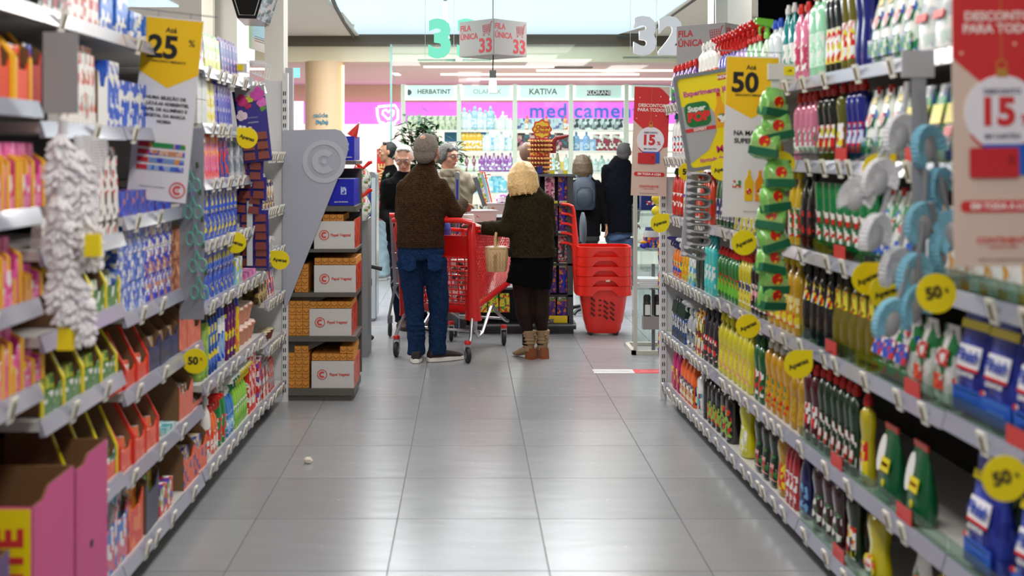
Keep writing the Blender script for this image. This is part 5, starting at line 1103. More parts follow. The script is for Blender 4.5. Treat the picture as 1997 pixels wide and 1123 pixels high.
# ------------------------------------------------------------------ the red trolley
def cart():
    hd = math.radians(25)
    o = thing('shopping_trolley', 'red plastic shopping trolley between the couple', 'trolley', (.045, 8.50, 0), -hd)
    w0, w1, L, zb0, zb1, zt0, zt1 = .56, .40, .86, .335, .46, 1.0, .90      # rear/front widths, length, bottom and top heights
    RP = mat((206, 20, 18), .35, coat=.35)
    # basket corners, local: x right, y forward; origin at the rear right corner of the basket bottom
    def pt(u, v, t):   # u across 0 right..1 left, v along 0 rear..1 front, t height 0..1
        w = w0+(w1-w0)*v; sh = .04*(t)*(1-v)
        x = .0-(w0-w)/2-u*w; zb = zb0+(zb1-zb0)*v; zt = zt0+(zt1-zt0)*v
        fl = .03*t
        return Vector((x+(fl if u == 0 else -fl if u == 1 else fl*(1-2*u)), v*L-.10*t*(1-v)+.05*t*v, zb+(zt-zb)*t))
    side = MB()
    for u in (0, 1):
        n, q = 22, 12
        for i in range(-q, n):                       # diagonal lattice both ways
            for sgn in (1, -1):
                pts = []
                for k in range(q+1):
                    a = (i+k)/n if sgn > 0 else (i+q-k)/n
                    if 0 <= a <= 1: pts.append(pt(u, a, .12+.80*k/q))
                if len(pts) > 1: side.tube([pts[0], pts[-1]], .0055, 4)
    obj('side_lattice', side.mesh('lat', RP), o, kind='stuff')
    rear = MB()
    for i in range(9):
        u = .10+.8*i/8; rear.tube([pt(u, 0, .12), pt(u, 0, .66)], .0055, 4)
    for k in range(11):
        t = .12+.54*k/10; rear.tube([pt(.06, 0, t), pt(.94, 0, t)], .0055, 4)
    obj('rear_flap_grid', rear.mesh('rg', RP), o, kind='stuff')
    pnl = MB().rings([[pt(.06, 0, .66), pt(.94, 0, .66), pt(.94, 0, .90), pt(.06, 0, .90)], [v+Vector((0, .012, 0)) for v in (pt(.06, 0, .66), pt(.94, 0, .66), pt(.94, 0, .90), pt(.06, 0, .90))]])
    obj('rear_flap_panel', pnl.mesh('rp', RP), o)
    for nm, seq, r in (('top_rim', [(0, 0, 1), (0, 1, 1), (1, 1, 1), (1, 0, 1)], .016), ('lower_rim', [(0, 0, .06), (0, 1, .06), (1, 1, .06), (1, 0, .06), (0, 0, .06)], .03)):
        obj(nm, MB().tube([pt(*s) for s in seq], [(r, .012)]*len(seq), 8, ref=(0, 0, 1)).mesh(nm, RP, True), o)
    for u in (0, 1):
        obj('corner_post', MB().tube([pt(u, 0, -.05), pt(u, 0, .0), pt(u, .0, .5), pt(u, 0, .95), pt(u, .03, 1.05)], [(.045, .07), (.042, .062), (.028, .034), (.030, .038), (.020, .024)], 10, ref=(0, 1, 0)).mesh('cp', RP, True), o)
        obj('corner_post', MB().tube([pt(u, 1, .0), pt(u, 1, 1)], .018, 8).mesh('cp', RP, True), o)
    h = obj('handle', MB().tube([pt(-.03, -.02, 1.05), pt(.1, -.05, 1.07), pt(.5, -.06, 1.07), pt(.9, -.05, 1.07), pt(1.03, -.02, 1.05)], .021, 10).mesh('hd', mat((222, 34, 26), .3, coat=.3), True), o)
    obj('band', MB().rings([[pt(0, .0, .9), pt(0, .12, .93), pt(0, .12, 1.0), pt(0, 0, 1.0)], [v+Vector((.012, 0, 0)) for v in (pt(0, .0, .9), pt(0, .12, .93), pt(0, .12, 1.0), pt(0, 0, 1.0))]]).mesh('bd', RP), o)
    fl_ = MB()
    for i in range(9):
        u = i/8; fl_.tube([pt(u, 0, .06), pt(u, 1, .06)], .005, 4)
    for k in range(14): fl_.tube([pt(0, k/13, .06), pt(1, k/13, .06)], .004, 4)
    obj('basket_floor', fl_.mesh('fl', RP), o, kind='stuff')
    frn = MB()
    for i in range(8): frn.tube([pt(i/7, 1, .06), pt(i/7, 1, 1)], .005, 4)
    for k in range(9): frn.tube([pt(0, 1, .1+k*.1), pt(1, 1, .1+k*.1)], .004, 4)
    obj('front_grid', frn.mesh('fg', RP), o, kind='stuff')
    # chrome chassis: zigzag tube on either side, cross bars, castors
    for s, u in ((1, 0), (-1, 1)):
        b = lambda v, z, dx=0: Vector((pt(u, v, 0).x+dx*s, v*L, z))
        obj('chassis_tube', MB().tube([b(-.14, .155, .02), b(-.12, .19, .02), b(-.02, .33), b(.04, .36), b(.07, .33), b(.06, .22), b(.14, .155), b(.24, .17), b(.48, .34), b(.54, .345), b(.62, .30), b(.90, .19), b(1.0, .17)], .0135, 8).mesh('ch', CHROME, True), o)
    obj('cross_bar', MB().tube([(pt(0, .3, 0).x, .2, .18), (pt(1, .3, 0).x, .2, .18)], .010, 8).mesh('cb', CHROME, True), o)
    obj('cross_bar', MB().tube([(pt(0, .9, 0).x, .78, .20), (pt(1, .9, 0).x, .78, .20)], .010, 8).mesh('cb', CHROME, True), o)
    for (u, v, ang) in ((0, -.16, .7), (1, -.16, .3), (0, .80, .5), (1, .80, .5)):
        x = pt(u, max(0, v), 0).x+(.02 if u == 0 else -.02); y = v*L
        w = obj('castor', MB().lathe([(.012, -.016), (.042, -.017), (.055, -.012), (.0585, 0), (.055, .012), (.042, .017), (.012, .016)], seg=20, axis='x').mesh('wheel', RUBBER, True), o, (x, y, .0585), rot=(0, 0, ang))
        obj('hub', MB().lathe([(.005, -.019), (.026, -.0185), (.026, .0185), (.005, .019)], seg=14, axis='x').mesh('hub', mat((120, 122, 126), .4), True), w)
        obj('fork', MB().bar((-.024, 0, 0), (-.022, .012, .07), .026, .004, (1, 0, 0)).bar((.024, 0, 0), (.022, .012, .07), .026, .004, (1, 0, 0)).box(-.024, .024, -.012, .024, .066, .078).mesh('fork', CHROME), w)
        obj('collar', MB().lathe([(.024, .078), (.026, .095), (.02, .105)], cy=.004, seg=14).mesh('collar', mat((200, 30, 26), .35), True), w)
    return o, pt
CART, cpt = cart()
def in_cart(u, v, t): 
    a = CART.rotation_euler[2]; q = cpt(u, v, t)
    return CART.location+Matrix.Rotation(a, 3, 'Z') @ q
spawn('grocery_pack', [('pack', MB().box(-.08, .08, -.05, .05, 0, .2, .01, .01).mesh('p', pmat([WH, c('8a8a90'), c('c0c0c4'), c('403838')], 24)))], 'white printed pack inside the red trolley', 'pack', in_cart(.45, .15, .10), .3)
spawn('grocery_pack', [('pack', MB().box(-.10, .10, -.06, .06, 0, .26, .01, .01).mesh('p', pmat([c('605850'), c('8a8078'), c('d0ccc8'), c('202020')], 22)))], 'dark printed pack low in the red trolley', 'pack', in_cart(.5, .45, .10), .2)
spawn('grocery_bag', [('bag', MB().ball((0, 0, .1), .10, .08, .11, 12, 8).mesh('p', mat((60, 80, 180), .3, var=.3), True))], 'blue and white bag at the top of the trolley', 'bag', in_cart(.62, .2, .80), .2)
# second, grey wire trolley behind
T2 = thing('shopping_trolley', 'grey wire trolley with a red handle behind the man in jeans', 'trolley', (-.52, 9.55, 0), .0)
wm = MB()
for i in range(7): wm.tube([(-.08+.02*i*0, .12*i, .40), (-.12, .12*i, 1.0)], .004, 5)
for k in range(5): wm.tube([(-.12+.01*k*0, 0, .45+k*.13), (-.12, .8, .45+k*.12)], .004, 5)
for i in range(8): wm.tube([(-.08+.07*i, 0, .40), (-.12+.075*i, -.05, 1.0)], .004, 5)
for k in range(5): wm.tube([(-.09, -.01*k, .45+k*.13), (.42, -.01*k, .45+k*.13)], .004, 5)
obj('wire_basket', wm.mesh('wb', mat((130, 132, 138), .3, .7)), T2, kind='stuff')
obj('basket_end', MB().box(.25, .42, .05, .07, .42, .75).mesh('be', mat((206, 24, 20), .4)), T2)
for x in (-.12, .43): obj('frame_tube', MB().tube([(x, -.06, 1.02), (x+(.03 if x < 0 else -.03), .0, .42), (x-(.02 if x < 0 else -.02), -.02, .16)], .012, 8).mesh('ft', mat((140, 142, 148), .3, .7), True), T2)
obj('frame_tube', MB().tube([(-.1, .0, .42), (.0, .3, .18), (.38, .3, .18), (.43, 0, .42)], .012, 8).mesh('ft', mat((140, 142, 148), .3, .7), True), T2)
obj('handle', MB().tube([(-.13, -.07, 1.03), (.43, -.07, 1.03)], .02, 10).mesh('hd', RED, True), T2)
for x, y in ((-.13, 0), (.42, 0), (-.08, .6), (.38, .6)):
    w = obj('castor', MB().lathe([(.012, -.014), (.05, -.015), (.062, 0), (.05, .015), (.012, .014)], seg=18, axis='x').mesh('wheel', RUBBER, True), T2, (x, y, .062))
    obj('fork', MB().box(-.02, .02, -.02, .02, .055, .12).mesh('fk', mat((110, 112, 118), .4, .5)), w)

# ------------------------------------------------------------------ stack of red roller baskets
RB = mat((224, 34, 18), .35, coat=.3)
bx, by = P(1180, 0, 9.55).x, 9.72
def ring_(w, d, z, n=28, sq=4.5):
    out = []
    for i in range(n):
        a = 2*PI*i/n; c_, s_ = math.cos(a), math.sin(a); k = (abs(c_)**sq+abs(s_)**sq)**(-1/sq)
        out.append((w/2*c_*k, d/2*s_*k, z))
    return out
def roller_basket():
    body = MB()
    body.rings([ring_(.27, .22, .02), ring_(.30, .25, .05), ring_(.31, .26, .09), ring_(.335, .28, .12), ring_(.40, .33, .33), ring_(.415, .34, .345), ring_(.415, .34, .40),
                ring_(.405, .33, .40), ring_(.40, .33, .345), ring_(.32, .27, .12), ring_(.28, .23, .05)])
    rim = MB()
    # skirt with a notch cut from its lower edge at the front: built as panels
    n = 28; up = ring_(.465, .39, .425, 56); mid = ring_(.475, .40, .345, 56)
    R0, R1, R2, R3 = [], [], [], []
    for i in range(56):
        x, y, _ = mid[i]
        notch = y < 0 and abs(x) < .075
        edge = y < 0 and .075 <= abs(x) < .10
        zl = .395 if notch else .375 if edge else .345
        R0.append((x, y, zl)); R1.append(up[i]); R2.append((up[i][0]*.93, up[i][1]*.93, .425)); R3.append((x*.95, y*.95, zl))
    rim.rings([R0, R1, R2, R3, R0], cap=False)
    arm = MB().tube([(-.225, .0, .36), (-.232, 0, .5), (-.25, 0, .72), (-.262, 0, .76), (-.29, 0, .775), (-.36, -.02, .785)], [(.022, .03), (.02, .028), (.015, .022), (.014, .02), (.012, .014), (.010, .012)], 10, ref=(1, 0, 0))
    slots = []
    for r in range(4):
        for q in range(4):
            x = -.105+q*.055+(.0); z = .31-r*.042-q*.012
            if q == 1: slots.append(('slot', MB().ball((x+.008, -.168+(.31-z)*.11, z+.008), .012, .004, .010, 8, 4).mesh('slot', mat((90, 8, 6), .6))))
            else: slots.append(('slot', MB().tube([(x-.014, -.169+(.31-z)*.11, z+.018), (x+.020, -.167+(.31-z)*.11, z-.012)], [(.004, .009)]*2, 6, ref=(0, 1, 0)).mesh('slot', mat((90, 8, 6), .6))))
    whl = [('wheel', MB().lathe([(.022, -.01), (.022, .01)], cx=0, cy=.022, seg=12, axis='x').xf(Matrix.Translation((x, y, 0))).mesh('w', RUBBER)) for x in (-.11, .11) for y in (-.08, .08)]
    return body.mesh('body', RB, True), rim.mesh('rim', RB, True), arm.mesh('arm', RB, True), slots, whl
body, rim, arm, slots, whl = roller_basket()
for k in range(5):
    nm = ('lowest', 'second from the bottom', 'middle', 'second from the top', 'topmost')[k]
    o = thing('roller_basket', 'red plastic roller basket, %s of the stack of five' % nm, 'basket', (bx+random.uniform(-.003, .003), by, .001+k*.083), 0, 'stacked red roller baskets')
    if k == 0:
        obj('bucket', body, o)
        for n_, m_ in slots+whl: obj(n_, m_, o)
    else: obj('bucket', MB().rings([ring_(.385, .315, .34), ring_(.41, .335, .40), ring_(.40, .325, .40), ring_(.375, .305, .34)], cap=False).mesh('b', RB, True), o)
    obj('rim', rim, o); obj('pull_handle', arm, o)
    if k in (1, ): obj('sticker', MB().box(.0, .035, -.205, -.2, .385, .40).mesh('st', mat((220, 190, 170), .5)), o)

# ------------------------------------------------------------------ sweets rack behind the woman
rx0, rx1 = P(925, 0, 9.75).x, P(1118, 0, 9.75).x; RD_ = 9.75; SR = F/RD_
def rz(py): return H-(py-CY)/SR
rk = thing('sweets_rack', 'black sweets rack with blister packs behind the blonde woman', 'rack', ((rx0+rx1)/2, RD_, 0)); hw = (rx1-rx0)/2
DK = mat((38, 38, 42), .4)
obj('base', MB().box(-hw-.02, hw+.02, -.05, .42, .04, .09).box(-hw, hw, -.02, .4, 0, .04).mesh('base', mat((44, 44, 48), .4)), rk)
obj('bumper', MB().tube([(-hw-.02, -.055, .075), (hw+.02, -.055, .075)], .012, 8).mesh('bump', mat((120, 122, 124), .3, .6), True), rk)
XM = P(1046, 0, 9.75).x-(rx0+rx1)/2
for s in (-1, 1): obj('side_panel', MB().box(s*hw-.05 if s > 0 else XM, s*hw if s > 0 else XM+.03, -.0, .4, .09, rz(340)).mesh('side', mat((64, 64, 68), .4)), rk)
obj('back_panel', MB().box(XM, hw, .2, .22, .09, rz(342)).box(-hw, XM, .2, .22, .09, rz(560)).mesh('back', mat((30, 28, 34), .6)), rk)
obj('top', MB().box(XM, hw, -.02, .4, rz(344), rz(339)).box(-hw, XM, -.02, .4, rz(564), rz(560)).mesh('top', mat((96, 100, 106), .3)), rk)
for y in (397, 455, 514, 575): obj('shelf', MB().box(XM, hw, .0, .2, rz(y+4), rz(y)).mesh('sh', DK), rk)
def blister(seed, w=.085, h=.22):
    cs = [[c('4a1a78'), c('6a2a98'), c('3a1468'), c('d87a20')], [c('e0b0c0'), c('f0d0d8'), c('c86a80'), c('8a2a6a')], [c('c8c0c0'), c('8a8088'), c('302830'), c('d84a60')]][seed]
    return [('card', MB().box(-w/2, w/2, 0, .003, 0, h).mesh('card', pmat(cs, 45, seed=seed))), ('ticket', MB().box(-w/2, w/2, -.004, -.001, h, h+.045).mesh('tk', mat((214, 212, 200), .5)), [('yellow_corner', MB().box(0, w/2, -.005, -.004, h+.008, h+.04).mesh('yc', mat((230, 210, 30), .5)))]),
            ('toy', MB().tube([(0, -.012, .04), (0, -.014, .12), (0, -.012, .155)], [.010, .012, .014], 8).mesh('toy', mat([(40, 60, 190), (230, 130, 160), (60, 60, 64)][seed], .3), True))]
bl = [blister(k) for k in range(3)]
row = [(392, [(1072, 1), (1098, 0)], 'top'), (452, [(1078, 0), (1100, 0)], 'second'), (511, [(1066, 2), (1098, 2)], 'middle'), (572, [(1075, 0), (1100, 0)], 'fourth')]
for py, its, nm in row:
    for j, (px, k) in enumerate(its):
        spawn('blister_pack', bl[k], 'toy sweets blister pack at %s of the %s rack row' % (('left', 'right')[j], nm), 'blister pack', P(px, py-1, RD_+.06), 0, 'sweets blister packs')
for j, px in enumerate((940, 962, 984)):
    spawn('sweets_pack', [('pack', MB().box(-.045, .045, 0, .04, 0, .16, .004, .01).mesh('p', pmat([c('e8d020'), c('f0e060'), c('3a9a3a'), c('d83a30'), c('e8d020')], 40, seed=j)))], 'yellow sweets pack under the trolley, %s of three' % ORD[j], 'pack', P(px, 609, RD_-.045), 0, 'yellow sweets packs in the rack')
yt = thing('sweets_tray', 'yellow tray of toy sweets at the bottom of the rack', 'tray', P(1078, 636, RD_+.0))
obj('tray', MB().box(-.14, .14, -.0, .006, 0, .09).box(-.14, .14, 0, .15, 0, .005).mesh('t', mat((236, 206, 20), .4)), yt)
lettering('PEZ', .035, mat((30, 60, 160), .4), yt, (-.02, -.002, .045), bold=.04)
for j in range(3):
    spawn('blister_pack', bl[0][:1]+[('toy', MB().tube([(0, -.012, .06), (0, -.014, .14)], .011, 8).mesh('toy', mat([(220, 30, 30), (90, 30, 150), (60, 40, 160)][j], .3), True)), ('header', MB().box(-.042, .042, -.005, 0, .19, .23).mesh('hd', pmat([c('3a9a3a'), WH, c('d83a30')], 50)))], 'purple toy sweets pack in the yellow tray, %s from left' % ORD[j], 'blister pack', P(1052+22*j, 630, RD_+.03), 0, 'sweets packs in the yellow tray')
# lollipop tower
lt = thing('lollipop_tower', 'round lollipop display tower with a flower shaped sign on the rack', 'display', P(1053, 339, RD_+.12))
tz = SR
obj('drum', MB().lathe([(.085, 0), (.085, .31)], seg=20).mesh('drum', mat((150, 40, 30), .5), True), lt)
lol = MB().ball((0, 0, 0), .0135, seg=8, rings=5).mesh('lolly', pmat([c('e8b83a'), c('c8401c'), c('f0e0a0'), c('6a2a14'), c('e8b83a')], 70), True)
for r in range(8):
    if r == 4: continue
    for k in range(12):
        a = PI+PI*k/11.0; obj('lollipop', lol, lt, (.096*math.cos(a), .096*math.sin(a), .02+r*.038))
obj('drum_band', MB().lathe([(.088, .155), (.088, .19)], seg=20).mesh('bd', pmat([c('b02018'), c('c8a030'), c('b02018')], 60), True), lt)
fl8 = lambda r, n=8: [(r*(1+.075*math.cos(n*a))*math.cos(a), r*(1+.075*math.cos(n*a))*math.sin(a)) for a in [-2*PI*i/64 for i in range(64)]]
zc = .385
obj('sign_edge', MB().prism([(x+.01, z+zc) for x, z in fl8(.082)], -.106, -.10).mesh('se', mat((226, 74, 34), .4)), lt)
obj('sign_face', MB().prism([(x+.01, z+zc) for x, z in fl8(.068)], -.109, -.106).mesh('sf', mat((248, 204, 60), .4)), lt)
lettering('Chupa', .045, mat((196, 30, 40), .5), lt, (.012, -.1105, zc+.02), bold=.03, shear=.2)
lettering('Chups', .045, mat((196, 30, 40), .5), lt, (.006, -.1105, zc-.018), bold=.03, shear=.2)
obj('sign_post', MB().box(.0, .02, -.10, -.09, .28, .36).mesh('sp', WHITE), lt)
spawn('balloon', [('balloon', MB().ball((0, 0, .0), .075, .075, .095, 16, 10).mesh('bl', mat((120, 92, 76), .5), True)), ('neck', MB().lathe([(.03, -.13), (.05, -.06)], seg=12).mesh('n', mat((120, 92, 76), .5), True))], 'brown rounded plush head beside the lollipop sign', 'plush toy', P(1029, 297, 10.2), 0)
spawn('red_ornament', [('plume', MB().tube([(0, 0, -.07), (.0, 0, .02), (.03, 0, .06), (.09, 0, .07), (.14, 0, .085)], [.03, .03, .02, .016, .008], 8).mesh('pl', mat((120, 14, 18), .7, bump=.8, bscale=80), True))], 'dark red tinsel arm right of the lollipop sign', 'ornament', P(1078, 283, 9.95), 0)
spawn('chocolate_pack', [('pack', MB().box(-.06, .06, -.03, .03, 0, .06).xf(Matrix.Rotation(-.15, 4, 'Y')).mesh('p', pmat([c('1a2a80'), c('30180c'), c('30180c')], 20)))], 'dark and blue chocolate pack in front of lollipops', 'pack', P(1046, 339, RD_-.0), 0)

# ------------------------------------------------------------------ checkout counter behind the trolley
ck = thing('checkout_counter', 'grey checkout counter behind the red trolley', 'counter', (P(905, 0, 10.2).x, 10.35, 0))
obj('body', MB().box(-.30, .02, -.3, 1.2, .0, .86).mesh('cb', mat((120, 120, 124), .5)), ck)
obj('top', MB().box(-.33, .34, -.3, 1.2, .90, .98).box(.02, .34, .0, 1.2, .0, .90).mesh('top', mat((60, 60, 66), .4)), ck)
ps = thing('till_screen', 'till screen seen from its side with orange framed card', 'screen', P(935, 404, 10.05), 0)
obj('rear_shell', MB().prism([(-.06, .26), (-.02, .27), (.06, .02), (.03, .0)], -.01, .06).mesh('rs', mat((110, 116, 122), .3, .3)), ps)
obj('display', MB().prism([(-.02, .30), (.03, .31), (.105, .02), (.06, .01)], -.02, -.01).mesh('dp', pmat([c('e8d890'), c('78b848'), c('e8c040'), c('f0f0f0'), c('d87a40')], 30)), ps)
obj('orange_edge', MB().tube([(.0, -.022, .315), (.045, -.022, .31), (.115, -.022, .02)], .006, 6).mesh('oe', mat((222, 84, 44), .4)), ps)
obj('blue_face', MB().prism([(.012, .29), (.036, .295), (.10, .03), (.082, .03)], -.024, -.021).mesh('bf', mat((160, 196, 222), .3)), ps)
tubm = [('tub', MB().box(-.10, .10, -.07, .07, 0, .09, -.01, -.01).mesh('tub', mat((206, 196, 190), .25, coat=.4))), ('lid', MB().box(-.115, .115, -.085, .085, .09, .098).mesh('lid', mat((226, 214, 220), .2)))]
sw = MB(); random.seed(11)
for k in range(26): sw.ball((random.uniform(-.085, .085), random.uniform(-.075, .04), random.uniform(.02, .085)), random.uniform(.014, .022), seg=7, rings=5)
spawn('candy_tub', tubm+[('sweets', sw.mesh('sw', pmat([c('d88a98'), c('c85a70'), c('e8b0a8'), c('d8a050'), c('b04a60')], 40), True))], 'clear lidded tub of pink sweets on the counter', 'tub', P(974, 417, 9.95), 0)
spawn('candy_tub', tubm+[('sweets', sw.mesh('sw', pmat([c('c87a88'), c('a84a60'), c('e0c0b8')], 50), True))], 'clear tub of pink sweets right of the till screen', 'tub', P(940, 432, 9.6), .3)
spawn('tissue_pack', [('pack', MB().ball((0, 0, .05), .07, .05, .05, 10, 7).mesh('pk', pmat([c('e8d8e8'), c('c060b8'), WH, WH], 30), True))], 'white and magenta packet on the lidded tub', 'pack', P(980, 399, 9.95)+Vector((0, 0, .002)), 0)
spawn('egg_carton', [('box', MB().box(-.09, .09, -.05, .05, 0, .055, .008, .008).mesh('b', mat((226, 222, 212), .5)))], 'white carton held above the trolley handle', 'carton', P(903, 432, 8.9), .1)
spawn('office_chair', [('backrest', MB().ball((0, 0, .82), .03, .2, .17, 12, 8).mesh('bk', mat((60, 66, 78), .6), True)), ('stem', MB().tube([(-.02, 0, .7), (-.03, 0, .45), (.1, 0, .42), (.1, 0, .1)], .02, 8).mesh('st', BLACK, True)), ('seat', MB().box(.0, .35, -.2, .2, .42, .48).mesh('se', BLACK))]+
      [('foot', MB().tube([(.1, 0, .1), (.1+.22*math.cos(a), .22*math.sin(a), .05), (.1+.25*math.cos(a), .25*math.sin(a), .02)], [.02, .018, .02], 6).mesh('ft', BLACK, True)) for a in (PI*.8, 0, PI*.4, -PI*.4, PI*1.2)], 'dark cashier chair behind the sweets rack', 'chair', (P(1137, 0, 10.9).x, 10.9, 0), 0)
spawn('office_chair', [('backrest', MB().ball((0, 0, .86), .05, .2, .2, 12, 8).mesh('bk', mat((44, 46, 50), .6), True)), ('armrest', MB().tube([(-.02, 0, .62), (.12, -.1, .62), (.2, -.1, .6)], .02, 8).mesh('ar', BLACK, True)), ('seat', MB().box(-.02, .1, -.1, .1, .44, .5).mesh('se', BLACK)), ('stem', MB().tube([(0, 0, .44), (0, 0, .1)], .025, 8).mesh('st', BLACK, True)),
      ('foot', MB().tube([(-.1, 0, .03), (.0, 0, .1), (.12, -.1, .03)], .02, 6).mesh('ft', BLACK, True))], 'black cashier chair between grey stand and blue post', 'chair', (P(700, 0, 9.4).x, 9.4, 0), 0)

# ------------------------------------------------------------------ acrylic stand at the right, with the things on it
D3 = 8.72; S3 = F/D3
def z3(py): return max(0, H-(py-CY)/S3)
ac = thing('leaflet_stand', 'white metal and clear acrylic stand right of the red baskets', 'stand', (P(1265, 0, D3).x, D3, 0))
ax = P(1265, 0, D3).x
def x3(px): return (px-CX)/S3-ax
POST = mat((196, 192, 182), .4)
obj('post', MB().box(x3(1236), x3(1243), 0, .025, 0, z3(378)).mesh('post', POST), ac)
obj('post', MB().box(x3(1297), x3(1303), 0, .025, 0, z3(400)).mesh('post', POST), ac)
obj('foot_frame', MB().box(x3(1232), x3(1303), -.02, .02, 0, .03).box(x3(1232), x3(1240), -.02, .40, 0, .03).box(x3(1232), x3(1303), .38, .41, 0, .03).mesh('ff', POST), ac)
obj('clear_shelf', MB().box(x3(1243), x3(1297), 0, .3, z3(490), z3(487)).box(x3(1243), x3(1297), 0, .3, z3(565), z3(562)).box(x3(1243), x3(1297), 0, .3, z3(412), z3(410)).mesh('cs', glassm((215, 230, 230), .2)), ac)
obj('clear_back', MB().box(x3(1243), x3(1297), .28, .285, .05, z3(400)).mesh('cb', glassm((222, 232, 232), .12)), ac)
obj('pole', MB().box(x3(1280), x3(1286), .2, .23, 0, z3(520)).mesh('pole', mat((110, 114, 118), .4)), ac)
spawn('cleaner_tub', [('tub', MB().lathe([(.06, 0), (.062, .12), (.055, .15)], seg=16).mesh('t', mat((206, 210, 214), .25, coat=.4), True)), ('label', MB().lathe([(.064, .02), (.064, .10)], seg=16, cap=False).mesh('l', pmat([c('203a90'), c('d83a30'), c('e8a030'), c('3a5ab0')], 40), True)), ('lid', MB().lathe([(.05, .15), (.045, .175)], seg=14).mesh('ld', mat((60, 64, 120), .3), True))],
      'round clear tub with blue label on the acrylic stand', 'tub', P(1270, 487, D3+.1)+Vector((0, 0, .002)), 0)
spawn('toy_capsule', [('body', MB().ball((0, 0, .025), .03, .03, .025, 12, 7).mesh('b', mat((50, 50, 180), .3), True)), ('top', MB().ball((0, 0, .05), .028, .02, .015, 12, 7).mesh('t', mat((236, 160, 20), .4), True))], 'orange and violet capsule leaning at the clear tub', 'toy', P(1255, 486, D3+.02)+Vector((0, 0, .003)), 0)
spawn('blue_box', [('box', MB().box(-.07, .07, 0, .1, 0, .13).mesh('b', mat((16, 36, 110), .4))), ('print', MB().box(-.03, .03, -.002, 0, .04, .07).mesh('p', pmat([WH, RD, c('1a3a90')], 50)))], 'dark blue box on the top of the acrylic stand', 'box', P(1268, 410, D3+.1)+Vector((0, 0, .002)), 0)
for k in range(4): spawn('leaflet_pile', [('sheets', MB().box(-.10, .10, 0, .2, 0, .016).mesh('s', mat((222, 224, 226), .6)))], 'pile of white leaflets on the clear tray, %s from the bottom' % ORD[k], 'leaflets', P(1270, 562, D3+.02)+Vector((random.uniform(-.01, .01), 0, .002+.0175*k)), random.uniform(-.03, .03), 'white leaflets on the acrylic stand')
dsp = thing('scent_display', 'grey cardboard holder of dark pump bottles at the stand base', 'display', P(1273, 641, D3+.15), 0)
obj('holder', MB().box(-.08, .08, -.04, .04, 0, .10).mesh('h', mat((150, 142, 142), .5)), dsp)
for k, x in enumerate((-.045, .04)):
    spawn('pump_bottle', [('bottle', MB().lathe([(.03, 0), (.03, .10), (.024, .12)], seg=12).mesh('b', mat((60, 50, 48), .3), True)), ('label', MB().box(-.02, .02, -.031, -.028, .01, .09).mesh('l', WHITE)), ('cap', MB().lathe([(.028, .115), (.03, .15), (.02, .165)], seg=12).mesh('c', mat((44, 34, 32), .5), True))],
          '%s dark brown pump bottle in the grey holder' % ('left', 'right')[k], 'bottle', P(1273, 641, D3+.15)+Vector((x, 0, .102)), 0)
def bottle_side(nm, py, r):
    spawn('wall_hanging_pack', [('pack', MB().ball((0, 0, 0), .02, .05, .11, 10, 8).mesh('p', pmat([c('1a2a90'), c('d83a30'), c('e8c020'), c('1a2a90')], 30), True)), ('hook', MB().tube([(0, 0, .10), (.03, 0, .12)], .002, 5).mesh('h', CHROME))], nm, 'pack', P(1289, py, 7.3), 0, 'blue packs hung at the right upright')
bottle_side('upper blue pack hanging beside the right slotted upright', 490, 1); bottle_side('middle blue pack hanging beside the right slotted upright', 555, 1); bottle_side('lowest blue pack hanging beside the right slotted upright', 670, 1)

# ------------------------------------------------------------------ floor sticker, litter
fsx = P(1157, 724, 3428/(724-298)); fw = P(1295, 724, fsx.y).x-fsx.x
fs_ = thing('floor_sticker', 'white and red printed strip stuck on the floor tiles', 'sticker', (fsx.x, fsx.y, .0005))
obj('white_half', MB().box(0, fw*.57, -.07, .07, 0, .001).mesh('w', mat((214, 214, 216), .4)), fs_)
obj('red_half', MB().box(fw*.57, fw+.05, -.07, .07, 0, .001).mesh('r', mat((214, 70, 74), .4)), fs_)
for s_x, m_, t_ in ((fw*.26, mat((140, 140, 146), .5), 'MANTENHA A DISTÂNCIA'), (fw*.80, mat((240, 200, 200), .5), 'ESPERE AQUI')):
    lettering(t_, .022, m_, fs_, (s_x, 0, .0015), rot=(-PI/2, 0, 0), bold=.02)
lm = MB().ball((0, 0, .016), .020, .016, .016, 9, 6); random.seed(4)
lm.v = [(x+random.uniform(-.004, .004), y+random.uniform(-.004, .004), max(.0, z+random.uniform(-.004, .004))) for x, y, z in lm.v]
tag(obj('paper_litter', lm.mesh('litter', mat((222, 214, 200), .8)), None, (P(601, 0, 5.66).x, 5.66, .001)), 'crumpled scrap of white paper lying on the floor', 'litter')

# ------------------------------------------------------------------ hanging signs
SGN = mat((164, 158, 156), .6); CR = mat((190, 34, 44), .55)
def icon(parent, x, z, s):
    m = MB(); y = -.004
    for k in range(4): m.bar((x-s*.42+k*.02*s, y, z+s*(.28-.17*k)), (x+s*(.36-.03*k), y, z+s*(.34-.15*k)), s*.03, .003, (0, 1, 0))
    for k in range(5): m.bar((x+s*(-.40+.18*k), y, z+s*.3), (x+s*(-.32+.15*k), y, z-s*.24), s*.03, .003, (0, 1, 0))
    m.bar((x+s*.34, y, z-s*.3), (x+s*.50, y, z+s*.50), s*.045, .003, (0, 1, 0)); m.bar((x-s*.36, y, z-s*.34), (x+s*.34, y, z-s*.3), s*.04, .003, (0, 1, 0)); m.bar((x+s*.5, y, z+s*.48), (x+s*.64, y, z+s*.54), s*.045, .003, (0, 1, 0))
    for q in (-.28, .26): m.prism([(x+s*q+a*s, z-s*.46+b*s) for a, b in disc(.07, 10)], y-.001, y+.001)
    return obj('cart_icon', m.mesh('icon', CR), parent, kind='stuff')
